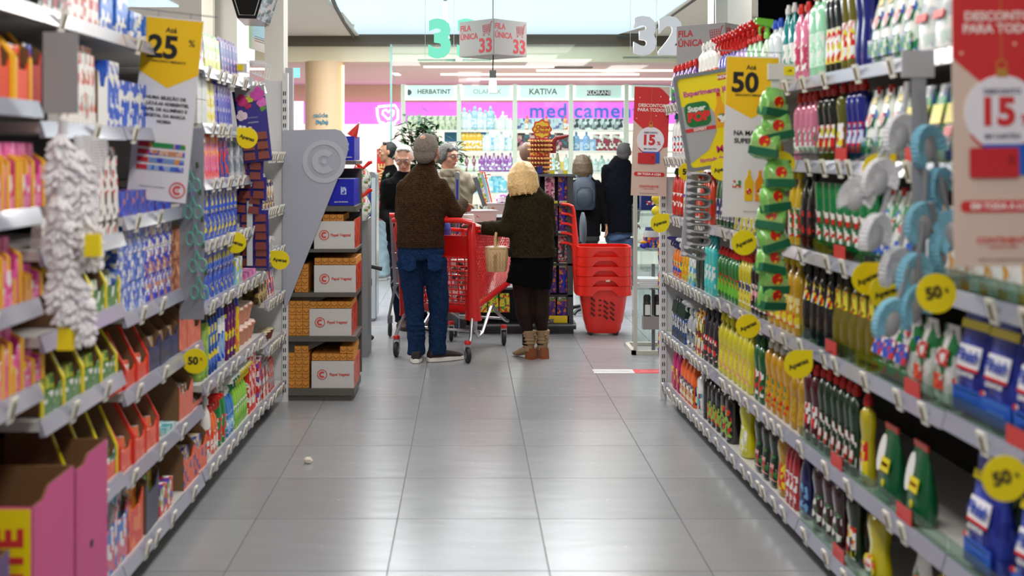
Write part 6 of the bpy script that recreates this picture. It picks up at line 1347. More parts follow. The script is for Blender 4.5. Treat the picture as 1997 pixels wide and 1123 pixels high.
def qsign(px, py_top, d, num, label, rz_):
    a = .41; hh = .30
    o = thing('queue_sign', label, 'sign', (P(px, 0, d).x, d+a*.70, H+(CY-py_top)*d/F-hh), rz_)
    obj('box', MB().box(-a/2, a/2, -a/2, a/2, 0, hh).mesh('box', SGN), o)
    for k, r in enumerate((0, PI/2)):
        f = obj('face', MB().box(-a/2+.004, a/2-.004, -a/2-.0015, -a/2, .004, hh-.004).mesh('face', SGN), o, rot=(0, 0, r))
        lettering('FILA', .068, CR, f, (-a/2+.012, -a/2-.002, hh-.062), bold=.025, align='LEFT')
        lettering('ÚNICA', .068, CR, f, (-a/2+.012, -a/2-.002, hh-.135), bold=.025, align='LEFT')
        lettering(num, .165, CR, f, (a/2-.095, -a/2-.002, .075), bold=.03)
        icon(f, 0, 0, .11).location = (a/2-.085, -a/2+.002, hh-.08)
    obj('cord', MB().tube([(0, 0, hh), (0, 0, 3.08-o.location[2])], .004, 6).mesh('cord', mat((40, 44, 44), .6)), o)
    return o
q1 = qsign(963, 36, 9.5, '33', 'hanging box sign Fila Única 33 over the checkout', -PI/4)
q2 = qsign(1410, 44, 8.3, '32', 'hanging box sign Fila Única partly behind top bottles', -PI/4+.06)
lp = thing('hanging_lamp', 'small rectangular lamp hanging under the number 33 sign', 'lamp', P(961, 180, 9.6), 0)
obj('housing', MB().box(-.028, .028, -.03, .03, .12, .185).mesh('h', mat((110, 112, 110), .4)), lp)
obj('diffuser', MB().box(-.036, .036, -.03, .03, 0, .12, .008, 0).mesh('d', mat((250, 250, 252), .4, em=1.8)), lp)
obj('cord', MB().tube([(0, 0, .185), (.004, 0, .3), (0, 0, .38)], .006, 6).mesh('c', mat((50, 54, 54), .6)), lp)
tag(obj('hanging_pole', MB().tube([P(868, -20, 11.2), P(869, 40, 11.2), P(874, 76, 11.2)], .018, 8).mesh('pole', mat((150, 170, 174), .4), True)), 'thin grey pole hanging left of the number 33 sign', 'pole')
def number(ch, px, py, d, size, m, label):
    o = thing('hanging_number', label, 'sign', P(px, py, d))
    obj('numeral', text(ch, size, m, bold=.05, ex=.02), o)
    obj('base_bar', MB().box(-size*.45, size*.45, -.02, .02, -size*.415, -size*.38).mesh('bb', glassm((225, 235, 235), .15)), o)
    obj('wire', MB().tube([(-size*.3, 0, -size*.38), (-size*.3, 0, 3.08-o.location[2])], .0015, 4).mesh('w', mat((200, 205, 205), .5)), o)
MINT = mat((128, 232, 200), .8, em=.4); NW = mat((236, 236, 240), .6, em=.1)
number('3', 858, 79, 9.3, .405, MINT, 'mint green hanging number three, left of pair')
number('3', 914, 79, 10.0, .435, MINT, 'mint green hanging three hidden behind queue sign')
number('3', 1258, 74, 9.3, .405, NW, 'white hanging number three right of the queue sign')
number('2', 1309, 74, 9.3, .405, NW, 'white hanging number two beside the white three')
number('3', 452, 80, 9.9, .50, NW, 'white hanging numeral behind the left column')
number('1', 486, 82, 9.9, .46, NW, 'white hanging numeral one behind picture card')
# black lantern-shaped display, picture card and cable at the top left
hx = thing('hanging_display', 'black faceted hanging display box with a mountain picture', 'display', P(483, 36, 7.3))
def q3(px, py, d): v = P(px, py, d); return v-hx.location
fA = [q3(463, 35.5, 7.3), q3(500, 36.5, 7.3), q3(520, -30, 7.3), q3(443, -30, 7.3)]
fB = [q3(500, 36.5, 7.3), q3(536, 53, 7.75), q3(562, -30, 7.75), q3(520, -30, 7.3)]
bk = [q3(478, 50, 7.9), q3(536, 53, 7.75), q3(562, -30, 7.75), q3(455, -30, 7.9)]
obj('black_face', MB().add(fA+[v+Vector((0, .02, 0)) for v in fA], [(0, 1, 2, 3), (7, 6, 5, 4)]).mesh('fa', mat((14, 12, 14), .3)), hx)
ins = [(Vector(v)*.80+sum(fA, Vector())/4*.20)+Vector((0, -.003, 0)) for v in fA]
obj('white_outline', MB().tube([ins[3], ins[0], ins[1], ins[2]], .0022, 5).mesh('wo', WHITE), hx)
obj('picture_face', MB().add(fB, [(0, 1, 2, 3)]).mesh('fb', pmat([c('7a8a94'), c('b8c0c8'), c('56646e'), c('8fa0a0'), c('c8b8b8')], 16, (1, 1, 2.2))), hx)
obj('bottom_face', MB().add([fA[0], fA[1], fB[1], bk[0]], [(3, 2, 1, 0)]).mesh('bf', mat((190, 150, 160), .3)), hx)
obj('cable', MB().tube([q3(533, 52, 7.72), q3(532, 80, 7.7), q3(536, 104, 7.7), q3(532, 130, 7.7)], .006, 6).mesh('cb', mat((40, 30, 28), .6)), hx)
pc_ = [P(485.5, 41, 7.9), P(524, 52, 8.15), P(524, 106, 8.15), P(485.5, 94, 7.9)]
og = thing('picture_card', 'pastel picture card hanging below the black display box', 'picture', pc_[3])
rel = [v-pc_[3] for v in pc_]
obj('card', MB().add([rel[3], rel[2], rel[1], rel[0]]+[v+Vector((0, .006, 0)) for v in (rel[3], rel[2], rel[1], rel[0])], [(0, 1, 2, 3), (7, 6, 5, 4), (0, 4, 5, 1), (1, 5, 6, 2), (2, 6, 7, 3), (3, 7, 4, 0)]).mesh('card', mat((206, 196, 186), .5, var=.15)), og)
mid = [rel[3]*.55+rel[0]*.45, rel[2]*.55+rel[1]*.45, rel[1], rel[0]]
obj('sky_print', MB().add([v+Vector((0, -.003, 0)) for v in mid], [(0, 1, 2, 3)]).mesh('sp', mat((160, 200, 214), .5)), og)
obj('green_edge', MB().add([v+Vector((0, -.004, 0)) for v in (rel[3], rel[3]*.85+rel[2]*.15, rel[0]*.85+rel[1]*.15, rel[0])], [(0, 1, 2, 3)]).mesh('ge', mat((170, 200, 150), .5)), og)
for k in range(3): obj('text_line', MB().bar(rel[3]*.6+rel[0]*(.2+.08*k)+(rel[2]-rel[3])*.3+Vector((0, -.005, .03)), rel[3]*.6+rel[0]*(.2+.08*k)+(rel[2]-rel[3])*.8+Vector((0, -.005, .03)), .004, .001, (0, 1, 0)).mesh('tl', mat((150, 110, 100), .5)), og)
ph = thing('price_holder', 'clear price holder with yellow ticket above the flower strip', 'price holder', P(470, 130, 5.8))
obj('holder', MB().box(-.06, .03, -.003, .003, -.03, .015).mesh('h', mat((206, 206, 200), .3)), ph); obj('ticket', MB().box(-.025, .012, -.006, -.003, -.02, .01).mesh('t', YEL), ph)
wh = MB()
for k in range(7): wh.tube([(.02+k*.012, .0, -.03), (.06+k*.014, -.02, -.035-.006*k), (.075+k*.014, -.02, .0), (.03+k*.012, 0, .03)], .0022, 5)
obj('wire_hooks', wh.mesh('wh', METALW), ph, kind='stuff')

# ------------------------------------------------------------------ pharmacy: lit display shelving behind the glass
DP = 15.25; SP = F/DP
def xp(px): return (px-CX)/SP
def zp(py): return H-(py-CY)/SP
ALU = mat((206, 206, 190), .4)
ups = [786, 895, 1004.3, 1113.7, 1222, 1331]
names = ('Herbatint', 'Olaplex', 'Kativa', 'Klorane', 'far right')
GLS = glassm((248, 252, 252), .06)
for k in range(5):
    xa, xb = xp(ups[k]), xp(ups[k+1]); cx_ = (xa+xb)/2; w = xb-xa
    lab = 'lit pharmacy shelf bay, %s from the left' % ORD[k]
    o = thing('pharmacy_shelf', lab, 'shelf', (cx_, DP, 0), 0, 'lit pharmacy shelf bays')
    obj('upright', MB().box(-w/2-.03, -w/2+.03, 0, .06, 0, zp(164)).mesh('up', ALU), o)
    if k == 4: obj('upright', MB().box(w/2-.03, w/2+.03, 0, .06, 0, zp(164)).mesh('up', ALU), o)
    obj('header_panel', MB().box(-w/2+.03, w/2-.03, .01, .04, zp(192), zp(166)).mesh('hp', mat((196, 216, 208), .4, em=.3)), o)
    lt_ = mat((255, 255, 246), .4, em=2.2)
    obj('light_edge', MB().box(-w/2+.03, w/2-.03, .0, .02, zp(195), zp(192.5)).mesh('le', lt_), o)
    for s in (-1, 1): obj('light_edge', MB().box(s*(w/2-.045)-.013, s*(w/2-.045)+.013, 0, .01, zp(194), zp(167)).mesh('le', lt_), o)
    for py in (253, 294, 335, 376, 417, 470): obj('glass_shelf', MB().box(-w/2+.03, w/2-.03, 0, .34, zp(py+1.5), zp(py)).mesh('gs', GLS), o); obj('price_strip', MB().box(-w/2+.03, w/2-.03, -.006, 0, zp(py+4), zp(py+1)).mesh('ps', mat((230, 224, 214), .4)), o)
    obj('lower_cabinet', MB().box(-w/2+.03, w/2-.03, .02, .4, 0, zp(520)).mesh('lc', mat((214, 208, 200), .5)), o)
    obj('back_glow', MB().box(-w/2+.03, w/2-.03, .36, .365, zp(520), zp(240)).mesh('bg', mat((252, 236, 226), .5, em=.78)), o)
    if k < 4:
        hm = mat((70, 80, 80), .5)
        t = ('HERBATINT', 'OLAPLEX', 'KATIVA', 'KLORANE')[k]
        if k == 3:
            obj('name_plate', MB().box(-.16, .16, .004, .01, zp(186), zp(176)).mesh('np', INK), o); lettering(t, .075, WHITE, o, (0, .002, zp(181)), bold=.02)
        else: lettering(t, (.085, .09, .11)[k], hm if k != 1 else mat((150, 165, 160), .5), o, ((.04, .0, 0)[k], .006, zp(179)), bold=(.015, 0, .01)[k])
        if k == 0: obj('emblem', MB().prism([(-.30+x, zp(180)+z) for x, z in disc(.04, 8)], .004, .008).mesh('em', hm), o)
def pbox(w, h, cols, d=.07): return [('box', MB().box(-w/2, w/2, 0, d, 0, h).mesh('b', pmat(cols, 16, seed=len(PC)+len(MC))))]
def pbot(w, h, cl, cp=None, sh='block'): return bottle(h*.86, w, w*.6, cl, cp or cl, [cl, WH], sh, ch=h*.14, cr=w*.2, blab=False)
BXS = {}
def prow(px0, px1, py, items, lab, cat, name, n):
    for k in range(n):
        it = items[k % len(items)]
        px = px0+(px1-px0)*(k+.5)/n
        spawn(name, it, '%s, %s from left' % (lab, ORD[k]), cat, (xp(px), DP+.06+random.uniform(0, .04), zp(py)+.002), random.uniform(-.1, .1), lab)
pale = [pbot(.12, .30, c('c8dce4')), pbot(.10, .27, c('dce8e8'), c('b0c4d0')), pbot(.11, .32, c('a8ccdc'))]
prow(793, 891, 253, [pbox(.085, .19, [c('c8c8a8'), c('8aa088'), c('d8d8c0')])], 'pale green box with dark top on the first pharmacy shelf', 'box', 'hair_dye_box', 8)
prow(900, 962, 253, pale, 'pale blue pharmacy bottle on the upper glass shelf', 'bottle', 'pharmacy_bottle', 6)
prow(962, 1000, 253, [pbot(.07, .20, c('e0e8e0')), pbot(.07, .16, c('f0f0ec')), pbot(.08, .25, c('e8f0e8'))], 'small white pharmacy bottle on the upper glass shelf', 'bottle', 'pharmacy_bottle', 5)
prow(1010, 1110, 253, [pbox(.14, .155, [c('b8ccd0'), c('6a6aa0'), c('c8d8dc'), c('b8ccd0')]), pbot(.06, .19, c('e89a50'), OR), pbox(.14, .155, [c('b8ccd0'), c('8080a8'), c('c8d8dc')])], 'grey blue carton row under the third pharmacy header', 'box', 'pharmacy_box', 8)
prow(1120, 1218, 253, [pbox(.07, .155, [c('404850'), c('c8dcd8'), c('e0e8e4')]), pbox(.09, .15, [c('606870'), c('d8e4e0'), c('a0b0b0')])], 'white box with dark frame under the fourth pharmacy header', 'box', 'pharmacy_box', 9)
prow(895+4, 938, 294, [pbot(.10, .29, c('eeb83c'), c('f0e0b0'), 'block')], 'amber shampoo bottle on the second glass shelf', 'bottle', 'pharmacy_bottle', 5)
prow(938, 1000, 294, [pbot(.09, .22, c('d8ece8')), pbot(.10, .28, c('e8f4f0')), pbox(.10, .18, [c('e8f0f0'), c('90c8e8'), WH])], 'pale aqua product on the second glass shelf', 'bottle', 'pharmacy_bottle', 7)
prow(1010, 1110, 294, [pbox(.12, .24, [c('3a2a2a'), c('c86a8a'), c('d8b0a0'), c('4a3a3a')]), pbox(.10, .22, [c('2a6a78'), c('4a3a3a'), c('c8a0a0')])], 'dark hair colour box beside the lollipop sign', 'box', 'hair_dye_box', 8)
prow(1120, 1160, 294, [pbot(.09, .26, c('8ab4dc')), pbox(.12, .16, [c('88a8cc'), c('c8dcec')])], 'light blue pharmacy product above the backpack woman', 'bottle', 'pharmacy_bottle', 4)
prow(1160, 1218, 294, [pbox(.09, .22, [c('a04050'), c('e8ece0'), c('d8e0d8')]), pbox(.10, .17, [c('983848'), c('e0e8dc')])], 'white box with dark red frame above the couple', 'box', 'pharmacy_box', 6)
prow(899, 935, 335, [pbot(.10, .22, c('cfe0b8'), None, 'pear'), pbot(.08, .22, c('8a4058'), None, 'tall')], 'pale green tube on the third glass shelf', 'bottle', 'pharmacy_bottle', 5)
prow(935, 1000, 335, [pbot(.09, .22, c('9c5aa8'), None, 'block'), pbot(.07, .26, c('b080c0'), None, 'tall')], 'violet hair care bottle on the third glass shelf', 'bottle', 'pharmacy_bottle', 8)
prow(1075, 1110, 335, [pbot(.07, .24, c('c0d8d0')), pbot(.08, .30, c('8a8a60'), c('50503a'), 'pear'), pbox(.12, .14, [c('d8d8a0'), c('e8c060')])], 'olive green bottle right of the lollipop tower', 'bottle', 'pharmacy_bottle', 4)
prow(1120, 1218, 335, [pbot(.09, .22, c('b8d0c8'), c('90b0a8')), pbot(.09, .18, c('c8dcd4'))], 'grey green bottle between the couple at the pharmacy', 'bottle', 'pharmacy_bottle', 8)
prow(899, 1000, 376, [pbot(.10, .22, c('8ad0e0'), c('e0f0f4')), pbot(.10, .20, c('b8e0ec')), pbox(.14, .22, [c('6ac0dc'), c('a8dcec')])], 'turquoise product on the fourth glass shelf', 'bottle', 'pharmacy_bottle', 8)
prow(899, 1000, 417, [pbox(.10, .12, [c('c8c0b8'), c('404040'), c('e0c870')])], 'small mixed box on the fifth glass shelf', 'box', 'pharmacy_box', 6)
tag(obj('blue_board', MB().box(xp(866), xp(952), DP+.30, DP+.31, zp(276), zp(257)).mesh('bb', mat((40, 110, 150), .5))), 'steel blue board behind the amber shampoo bottles', 'board')
# plant with glossy leaves
pl = thing('potted_plant', 'tall leafy green plant behind the two men', 'plant', (P(828, 0, 13.4).x, 13.4, 0))
obj('pot', MB().lathe([(.16, 0), (.2, .38), (.18, .38)], seg=18).mesh('pot', mat((90, 80, 74), .6), True), pl)
st = MB(); lf = MB(); rnd = random.Random(9)
for k in range(46):
    a = rnd.uniform(0, 2*PI); rr = rnd.uniform(.0, .50); zt = rnd.uniform(1.50, 2.12)-rr*.75
    tip = Vector((rr*math.cos(a), rr*math.sin(a)*.6, zt)); st.tube([(0, 0, .35), (tip.x*.3, tip.y*.3, zt*.6), tip], [.012, .008, .004], 5)
    for j in range(16):
        b = rnd.uniform(0, 2*PI); e = rnd.uniform(-.5, .8); L_ = rnd.uniform(.10, .16)
        o_ = tip+Vector((rnd.uniform(-.06, .06), rnd.uniform(-.06, .06), rnd.uniform(-.28, .05)))
        d_ = Vector((math.cos(b)*math.cos(e), math.sin(b)*math.cos(e), math.sin(e))); s_v = d_.cross(Vector((0, 0, 1))).normalized()*.028
        lf.add([o_, o_+d_*L_*.5+s_v, o_+d_*L_+Vector((0, 0, -.02)), o_+d_*L_*.5-s_v], [(0, 1, 2, 3)])
obj('stems', st.mesh('st', mat((70, 60, 34), .7)), pl)
obj('leaves', lf.mesh('lv', mat((26, 66, 30), .35, var=.4, vscale=9)), pl, kind='stuff')
rs = thing('red_banner', 'narrow red upright banner behind the young man', 'banner', (P(748, 0, 14.2).x, 14.2, 0))
obj('panel', MB().box(-.085, .06, 0, .02, .4, 1.60).mesh('rp', mat((196, 24, 22), .5)), rs)
obj('foot', MB().box(-.15, .15, -.05, .1, 0, .02).box(-.02, .02, .02, .03, .02, .4).mesh('ft', DARKG), rs)
lettering('VIVE', .12, mat((226, 196, 120), .5), rs, (-.02, -.004, 1.30), rot=(0, -PI/2, 0), bold=.03)
# ------------------------------------------------------------------ people
def solid(mb, name, m, voxel=.008, sm=4, noise=0):
    me = mb.mesh(name, m); o = bpy.data.objects.new('tmp', me); C.objects.link(o)
    r = o.modifiers.new('r', 'REMESH'); r.mode = 'VOXEL'; r.voxel_size = voxel; r.use_smooth_shade = True
    s = o.modifiers.new('s', 'SMOOTH'); s.factor = .5; s.iterations = sm
    dg = bpy.context.evaluated_depsgraph_get(); e = bpy.data.meshes.new_from_object(o.evaluated_get(dg))
    bpy.data.objects.remove(o); bpy.data.meshes.remove(me); e.materials.clear(); e.materials.append(m); e.name = name
    if noise:                                            # cloth folds: a few soft waves along the surface
        import numpy as np
        n_ = len(e.vertices); q = np.empty(n_*3, 'f'); e.vertices.foreach_get('co', q); q = q.reshape(-1, 3)
        nn = np.empty(n_*3, 'f'); e.vertex_normals.foreach_get('vector', nn); nn = nn.reshape(-1, 3)
        x, z = q[:, 0], q[:, 2]; a = noise*(np.sin(z*70+x*22+3*np.sin(x*30+z*9))*.6+np.sin(z*33-x*41)*.4)
        e.vertices.foreach_set('co', (q+nn*a[:, None]).ravel()); e.update()
    return e
def knit(base, hi, scale=1.0):
    key = ('knit', base, hi)
    if key in MC: return MC[key]
    m = bpy.data.materials.new('knit'); m.use_nodes = True; nt = m.node_tree; b = nt.nodes['Principled BSDF']; b.inputs['Roughness'].default_value = .95
    b.inputs['Specular IOR Level'].default_value = .12
    tc = nt.nodes.new('ShaderNodeTexCoord'); n = nt.nodes.new('ShaderNodeTexNoise'); n.inputs['Scale'].default_value = 90; n.inputs['Detail'].default_value = 3
    w = nt.nodes.new('ShaderNodeTexWave'); w.bands_direction = 'Z'; w.inputs['Scale'].default_value = 26*scale; w.inputs['Distortion'].default_value = 1.5; w.inputs['Detail Scale'].default_value = 4
    mx = nt.nodes.new('ShaderNodeMix'); mx.data_type = 'RGBA'; mx.inputs[6].default_value = col(base); mx.inputs[7].default_value = col(hi)
    rp = nt.nodes.new('ShaderNodeMapRange'); rp.inputs[1].default_value = .35; rp.inputs[2].default_value = .7
    bp = nt.nodes.new('ShaderNodeBump'); bp.inputs['Strength'].default_value = .5; bp.inputs['Distance'].default_value = .004
    ad = nt.nodes.new('ShaderNodeMath'); ad.operation = 'ADD'
    L = nt.links.new
    L(tc.outputs['Object'], n.inputs[0]); L(tc.outputs['Object'], w.inputs[0]); L(n.outputs[0], rp.inputs[0]); L(rp.outputs[0], mx.inputs[0]); L(mx.outputs[2], b.inputs['Base Color'])
    L(n.outputs[0], ad.inputs[0]); L(w.outputs[1], ad.inputs[1]); L(ad.outputs[0], bp.inputs['Height']); L(bp.outputs[0], b.inputs['Normal'])
    MC[key] = m
    return m
def frame(f, tilt=0, roll=0):
    """head frame: local +Y looks along f (a direction in XY), tilted down by tilt"""
    a = math.atan2(-f[0], f[1])
    return Matrix.Rotation(a, 4, 'Z') @ Matrix.Rotation(-tilt, 4, 'X') @ Matrix.Rotation(roll, 4, 'Y')
def hand_to(mb, wr, d, n, sc=1.0, curl=.5, side=1):
    """palm and five fingers: from wrist wr along d, palm facing n"""
    d = Vector(d).normalized(); n = Vector(n); n = (n-d*n.dot(d)).normalized(); r = d.cross(n)
    mb.tube([wr-d*.03, wr, wr+d*.045*sc, wr+d*.085*sc], [(.018, .024), (.015, .026), (.013, .040*sc), (.011, .038*sc)], 10, ref=tuple(n))
    for k, (off, ln) in enumerate(((-.028, .062), (-.010, .076), (.010, .080), (.028, .070))):
        p0 = wr+d*.075*sc+r*off*sc; p1 = p0+(d*math.cos(curl*.5)+n*math.sin(curl*.5))*ln*.5*sc; p2 = p1+(d*math.cos(curl*1.6)+n*math.sin(curl*1.6))*ln*.5*sc
        mb.tube([p0, p1, p2], [.0092*sc, .0085*sc, .007*sc], 7)
    t0 = wr+d*.02*sc+r*.030*sc*side; t1 = t0+(d*.6+r*.8*side+n*.3)*.035*sc; t2 = t1+(d+n*.5)*.03*sc
    mb.tube([t0, t1, t2], [.013*sc, .011*sc, .008*sc], 7)
def head_parts(o, hc, M, base, hairm, skinm, style, glasses=False, face=True, sc=1.0, bald=None):
    """adds hair, eyes, lips, glasses as parts; returns the transform for building the skull"""
    T = Matrix.Translation(Vector(hc)-base) @ M @ Matrix.Scale(sc, 4)
    h = MB()
    if style == 'short':
        h.ball((0, -.022, .022), .083, .090, .098, 20, 14); h.ball((0, -.055, -.03), .070, .05, .055, 16, 10)
        for k in range(14): a = PI*(.1+.8*k/13); h.ball((.055*math.cos(a), .036+.006*math.sin(k*2), .088+.018*math.sin(a)), .016, .018, .012, 8, 6)
    elif style == 'fringe':
        h.ball((0, -.020, .028), .088, .096, .100, 20, 14); h.ball((0, -.05, -.02), .078, .06, .06, 16, 10)
        for k in range(9): h.ball((-.06+.015*k, .064-.0010*(k-4)**2, .075+.008*math.sin(k*1.7)), .018, .016, .020, 8, 6)
        for s in (-1, 1): h.ball((s*.078, .01, .01), .015, .035, .045, 8, 6)
    elif style == 'bob':
        h.rings([[(rx_*math.cos(a), -.012+ry_*math.sin(a)*(1 if math.sin(a) < 0 else .70), z+.006*math.sin(7*a)) for a in [2*PI*i/36 for i in range(36)]]
                 for rx_, ry_, z in ((.085, .085, -.135), (.108, .105, -.12), (.116, .112, -.08), (.116, .118, -.03), (.110, .116, .025), (.096, .103, .07), (.074, .08, .102), (.046, .05, .124), (.015, .015, .134))])
        for k in range(24):
            a = PI*(.95+1.1*k/23); h.tube([(.04*math.cos(a), -.012+.04*math.sin(a), .124), (.106*math.cos(a), -.012+.112*math.sin(a), .03), (.116*math.cos(a), -.012+.114*math.sin(a), -.07), (.100*math.cos(a+.1), -.012+.10*math.sin(a+.1), -.142-.016*math.sin(k*1.9))], [.006, .009, .009, .004], 6)
    hm_ = solid(h, 'hair', hairm, .007, 3); hm_.transform(T); obj('hair', hm_, o)
    if bald:
        b = MB().ball(bald, .030, .026, .027, 14, 9).mesh('bald', skinm, True); b.transform(T); obj('bald_patch', b, o)
    if face:
        for s in (-1, 1):
            e = MB().ball((s*.031, .082, .012), .0115, .010, .0095, 12, 8).mesh('eye', mat((235, 232, 228), .2), True); e.transform(T); q = obj('eye', e, o)
            i = MB().ball((s*.031, .0905, .011), .0052, .003, .0052, 10, 6).mesh('iris', mat((46, 32, 24), .2), True); i.transform(T); obj('iris', i, q)
            w = MB().tube([(s*.014, .093, .033), (s*.032, .094, .039), (s*.050, .082, .033)], [.0035, .0045, .002], 6).mesh('brow', hairm, True); w.transform(T); obj('eyebrow', w, o)
        l = MB().tube([(-.022, .089, -.050), (0, .098, -.047), (.022, .089, -.050)], [.002, .006, .002], 6).mesh('lips', mat((170, 96, 86), .45), True); l.transform(T); obj('lips', l, o)
    if glasses:
        g_ = MB()
        for s in (-1, 1):
            g_.tube([(s*.034+.025*math.cos(a), .103-.004*abs(math.cos(a)), .010+.018*math.sin(a)) for a in [2*PI*i/16 for i in range(17)]], .0017, 5)
            g_.tube([(s*.058, .100, .014), (s*.078, .06, .014), (s*.086, -.01, .010)], .0022, 5)
        g_.tube([(-.010, .104, .014), (0, .107, .017), (.010, .104, .014)], .0022, 5)
        gm = g_.mesh('glasses', mat((30, 24, 24), .3), True); gm.transform(T); obj('glasses', gm, o)
    return T
def skull():
    s = MB(); s.ball((0, -.004, .020), .076, .093, .096, 20, 14); s.ball((0, .022, -.045), .056, .062, .062, 16, 10); s.ball((0, .055, -.085), .030, .026, .022, 12, 8)
    s.tube([(0, .088, .022), (0, .108, -.008), (0, .112, -.018), (0, .094, -.026)], [.008, .010, .013, .009], 8)
    s.tube([(-.05, .076, .034), (0, .089, .036), (.05, .076, .034)], [.010, .012, .010], 8)
    for q in (-1, 1):
        s.ball((q*.080, -.004, -.002), .008, .018, .030, 10, 8); s.ball((q*.045, .062, -.02), .022, .02, .02, 10, 7)
    s.ball((0, .085, -.048), .024, .014, .014, 10, 6)
    return s
def add_tr(dst, src, T):
    dst.add([T @ Vector(v) for v in src.v], src.f)
def shoe(o, at, ang, m_up, m_sole, base, ln=.29, sc=1.0):
    T = Matrix.Translation(Vector(at)-base) @ Matrix.Rotation(ang, 4, 'Z') @ Matrix.Scale(sc, 4)
    def pr(y, w, z0, z1): return [(w*math.cos(a)*1.0, y, z0+(z1-z0)*(.5+.5*math.sin(a))) for a in [2*PI*i/14 for i in range(14)]]
    up = MB().rings([pr(-.075, .028, .02, .075), pr(-.06, .038, .018, .105), pr(-.01, .040, .018, .110), pr(.05, .042, .018, .085), pr(.12, .048, .018, .068), pr(.17, .044, .018, .056), pr(.205, .022, .02, .042)]).mesh('upper', m_up, True)
    so = MB().rings([[(w*math.copysign(abs(math.cos(a))**.7, math.cos(a)), y+l*math.sin(a), z) for a in [2*PI*i/20 for i in range(20)]] for w, l, y, z in ((.042, .145, .065, 0), (.050, .152, .065, .006), (.049, .150, .065, .030), (.040, .14, .065, .034))]).mesh('sole', m_sole, True)
    up.transform(T); so.transform(T); obj('shoe_upper', up, o); obj('shoe_sole', so, o)
class Fig:
    pass
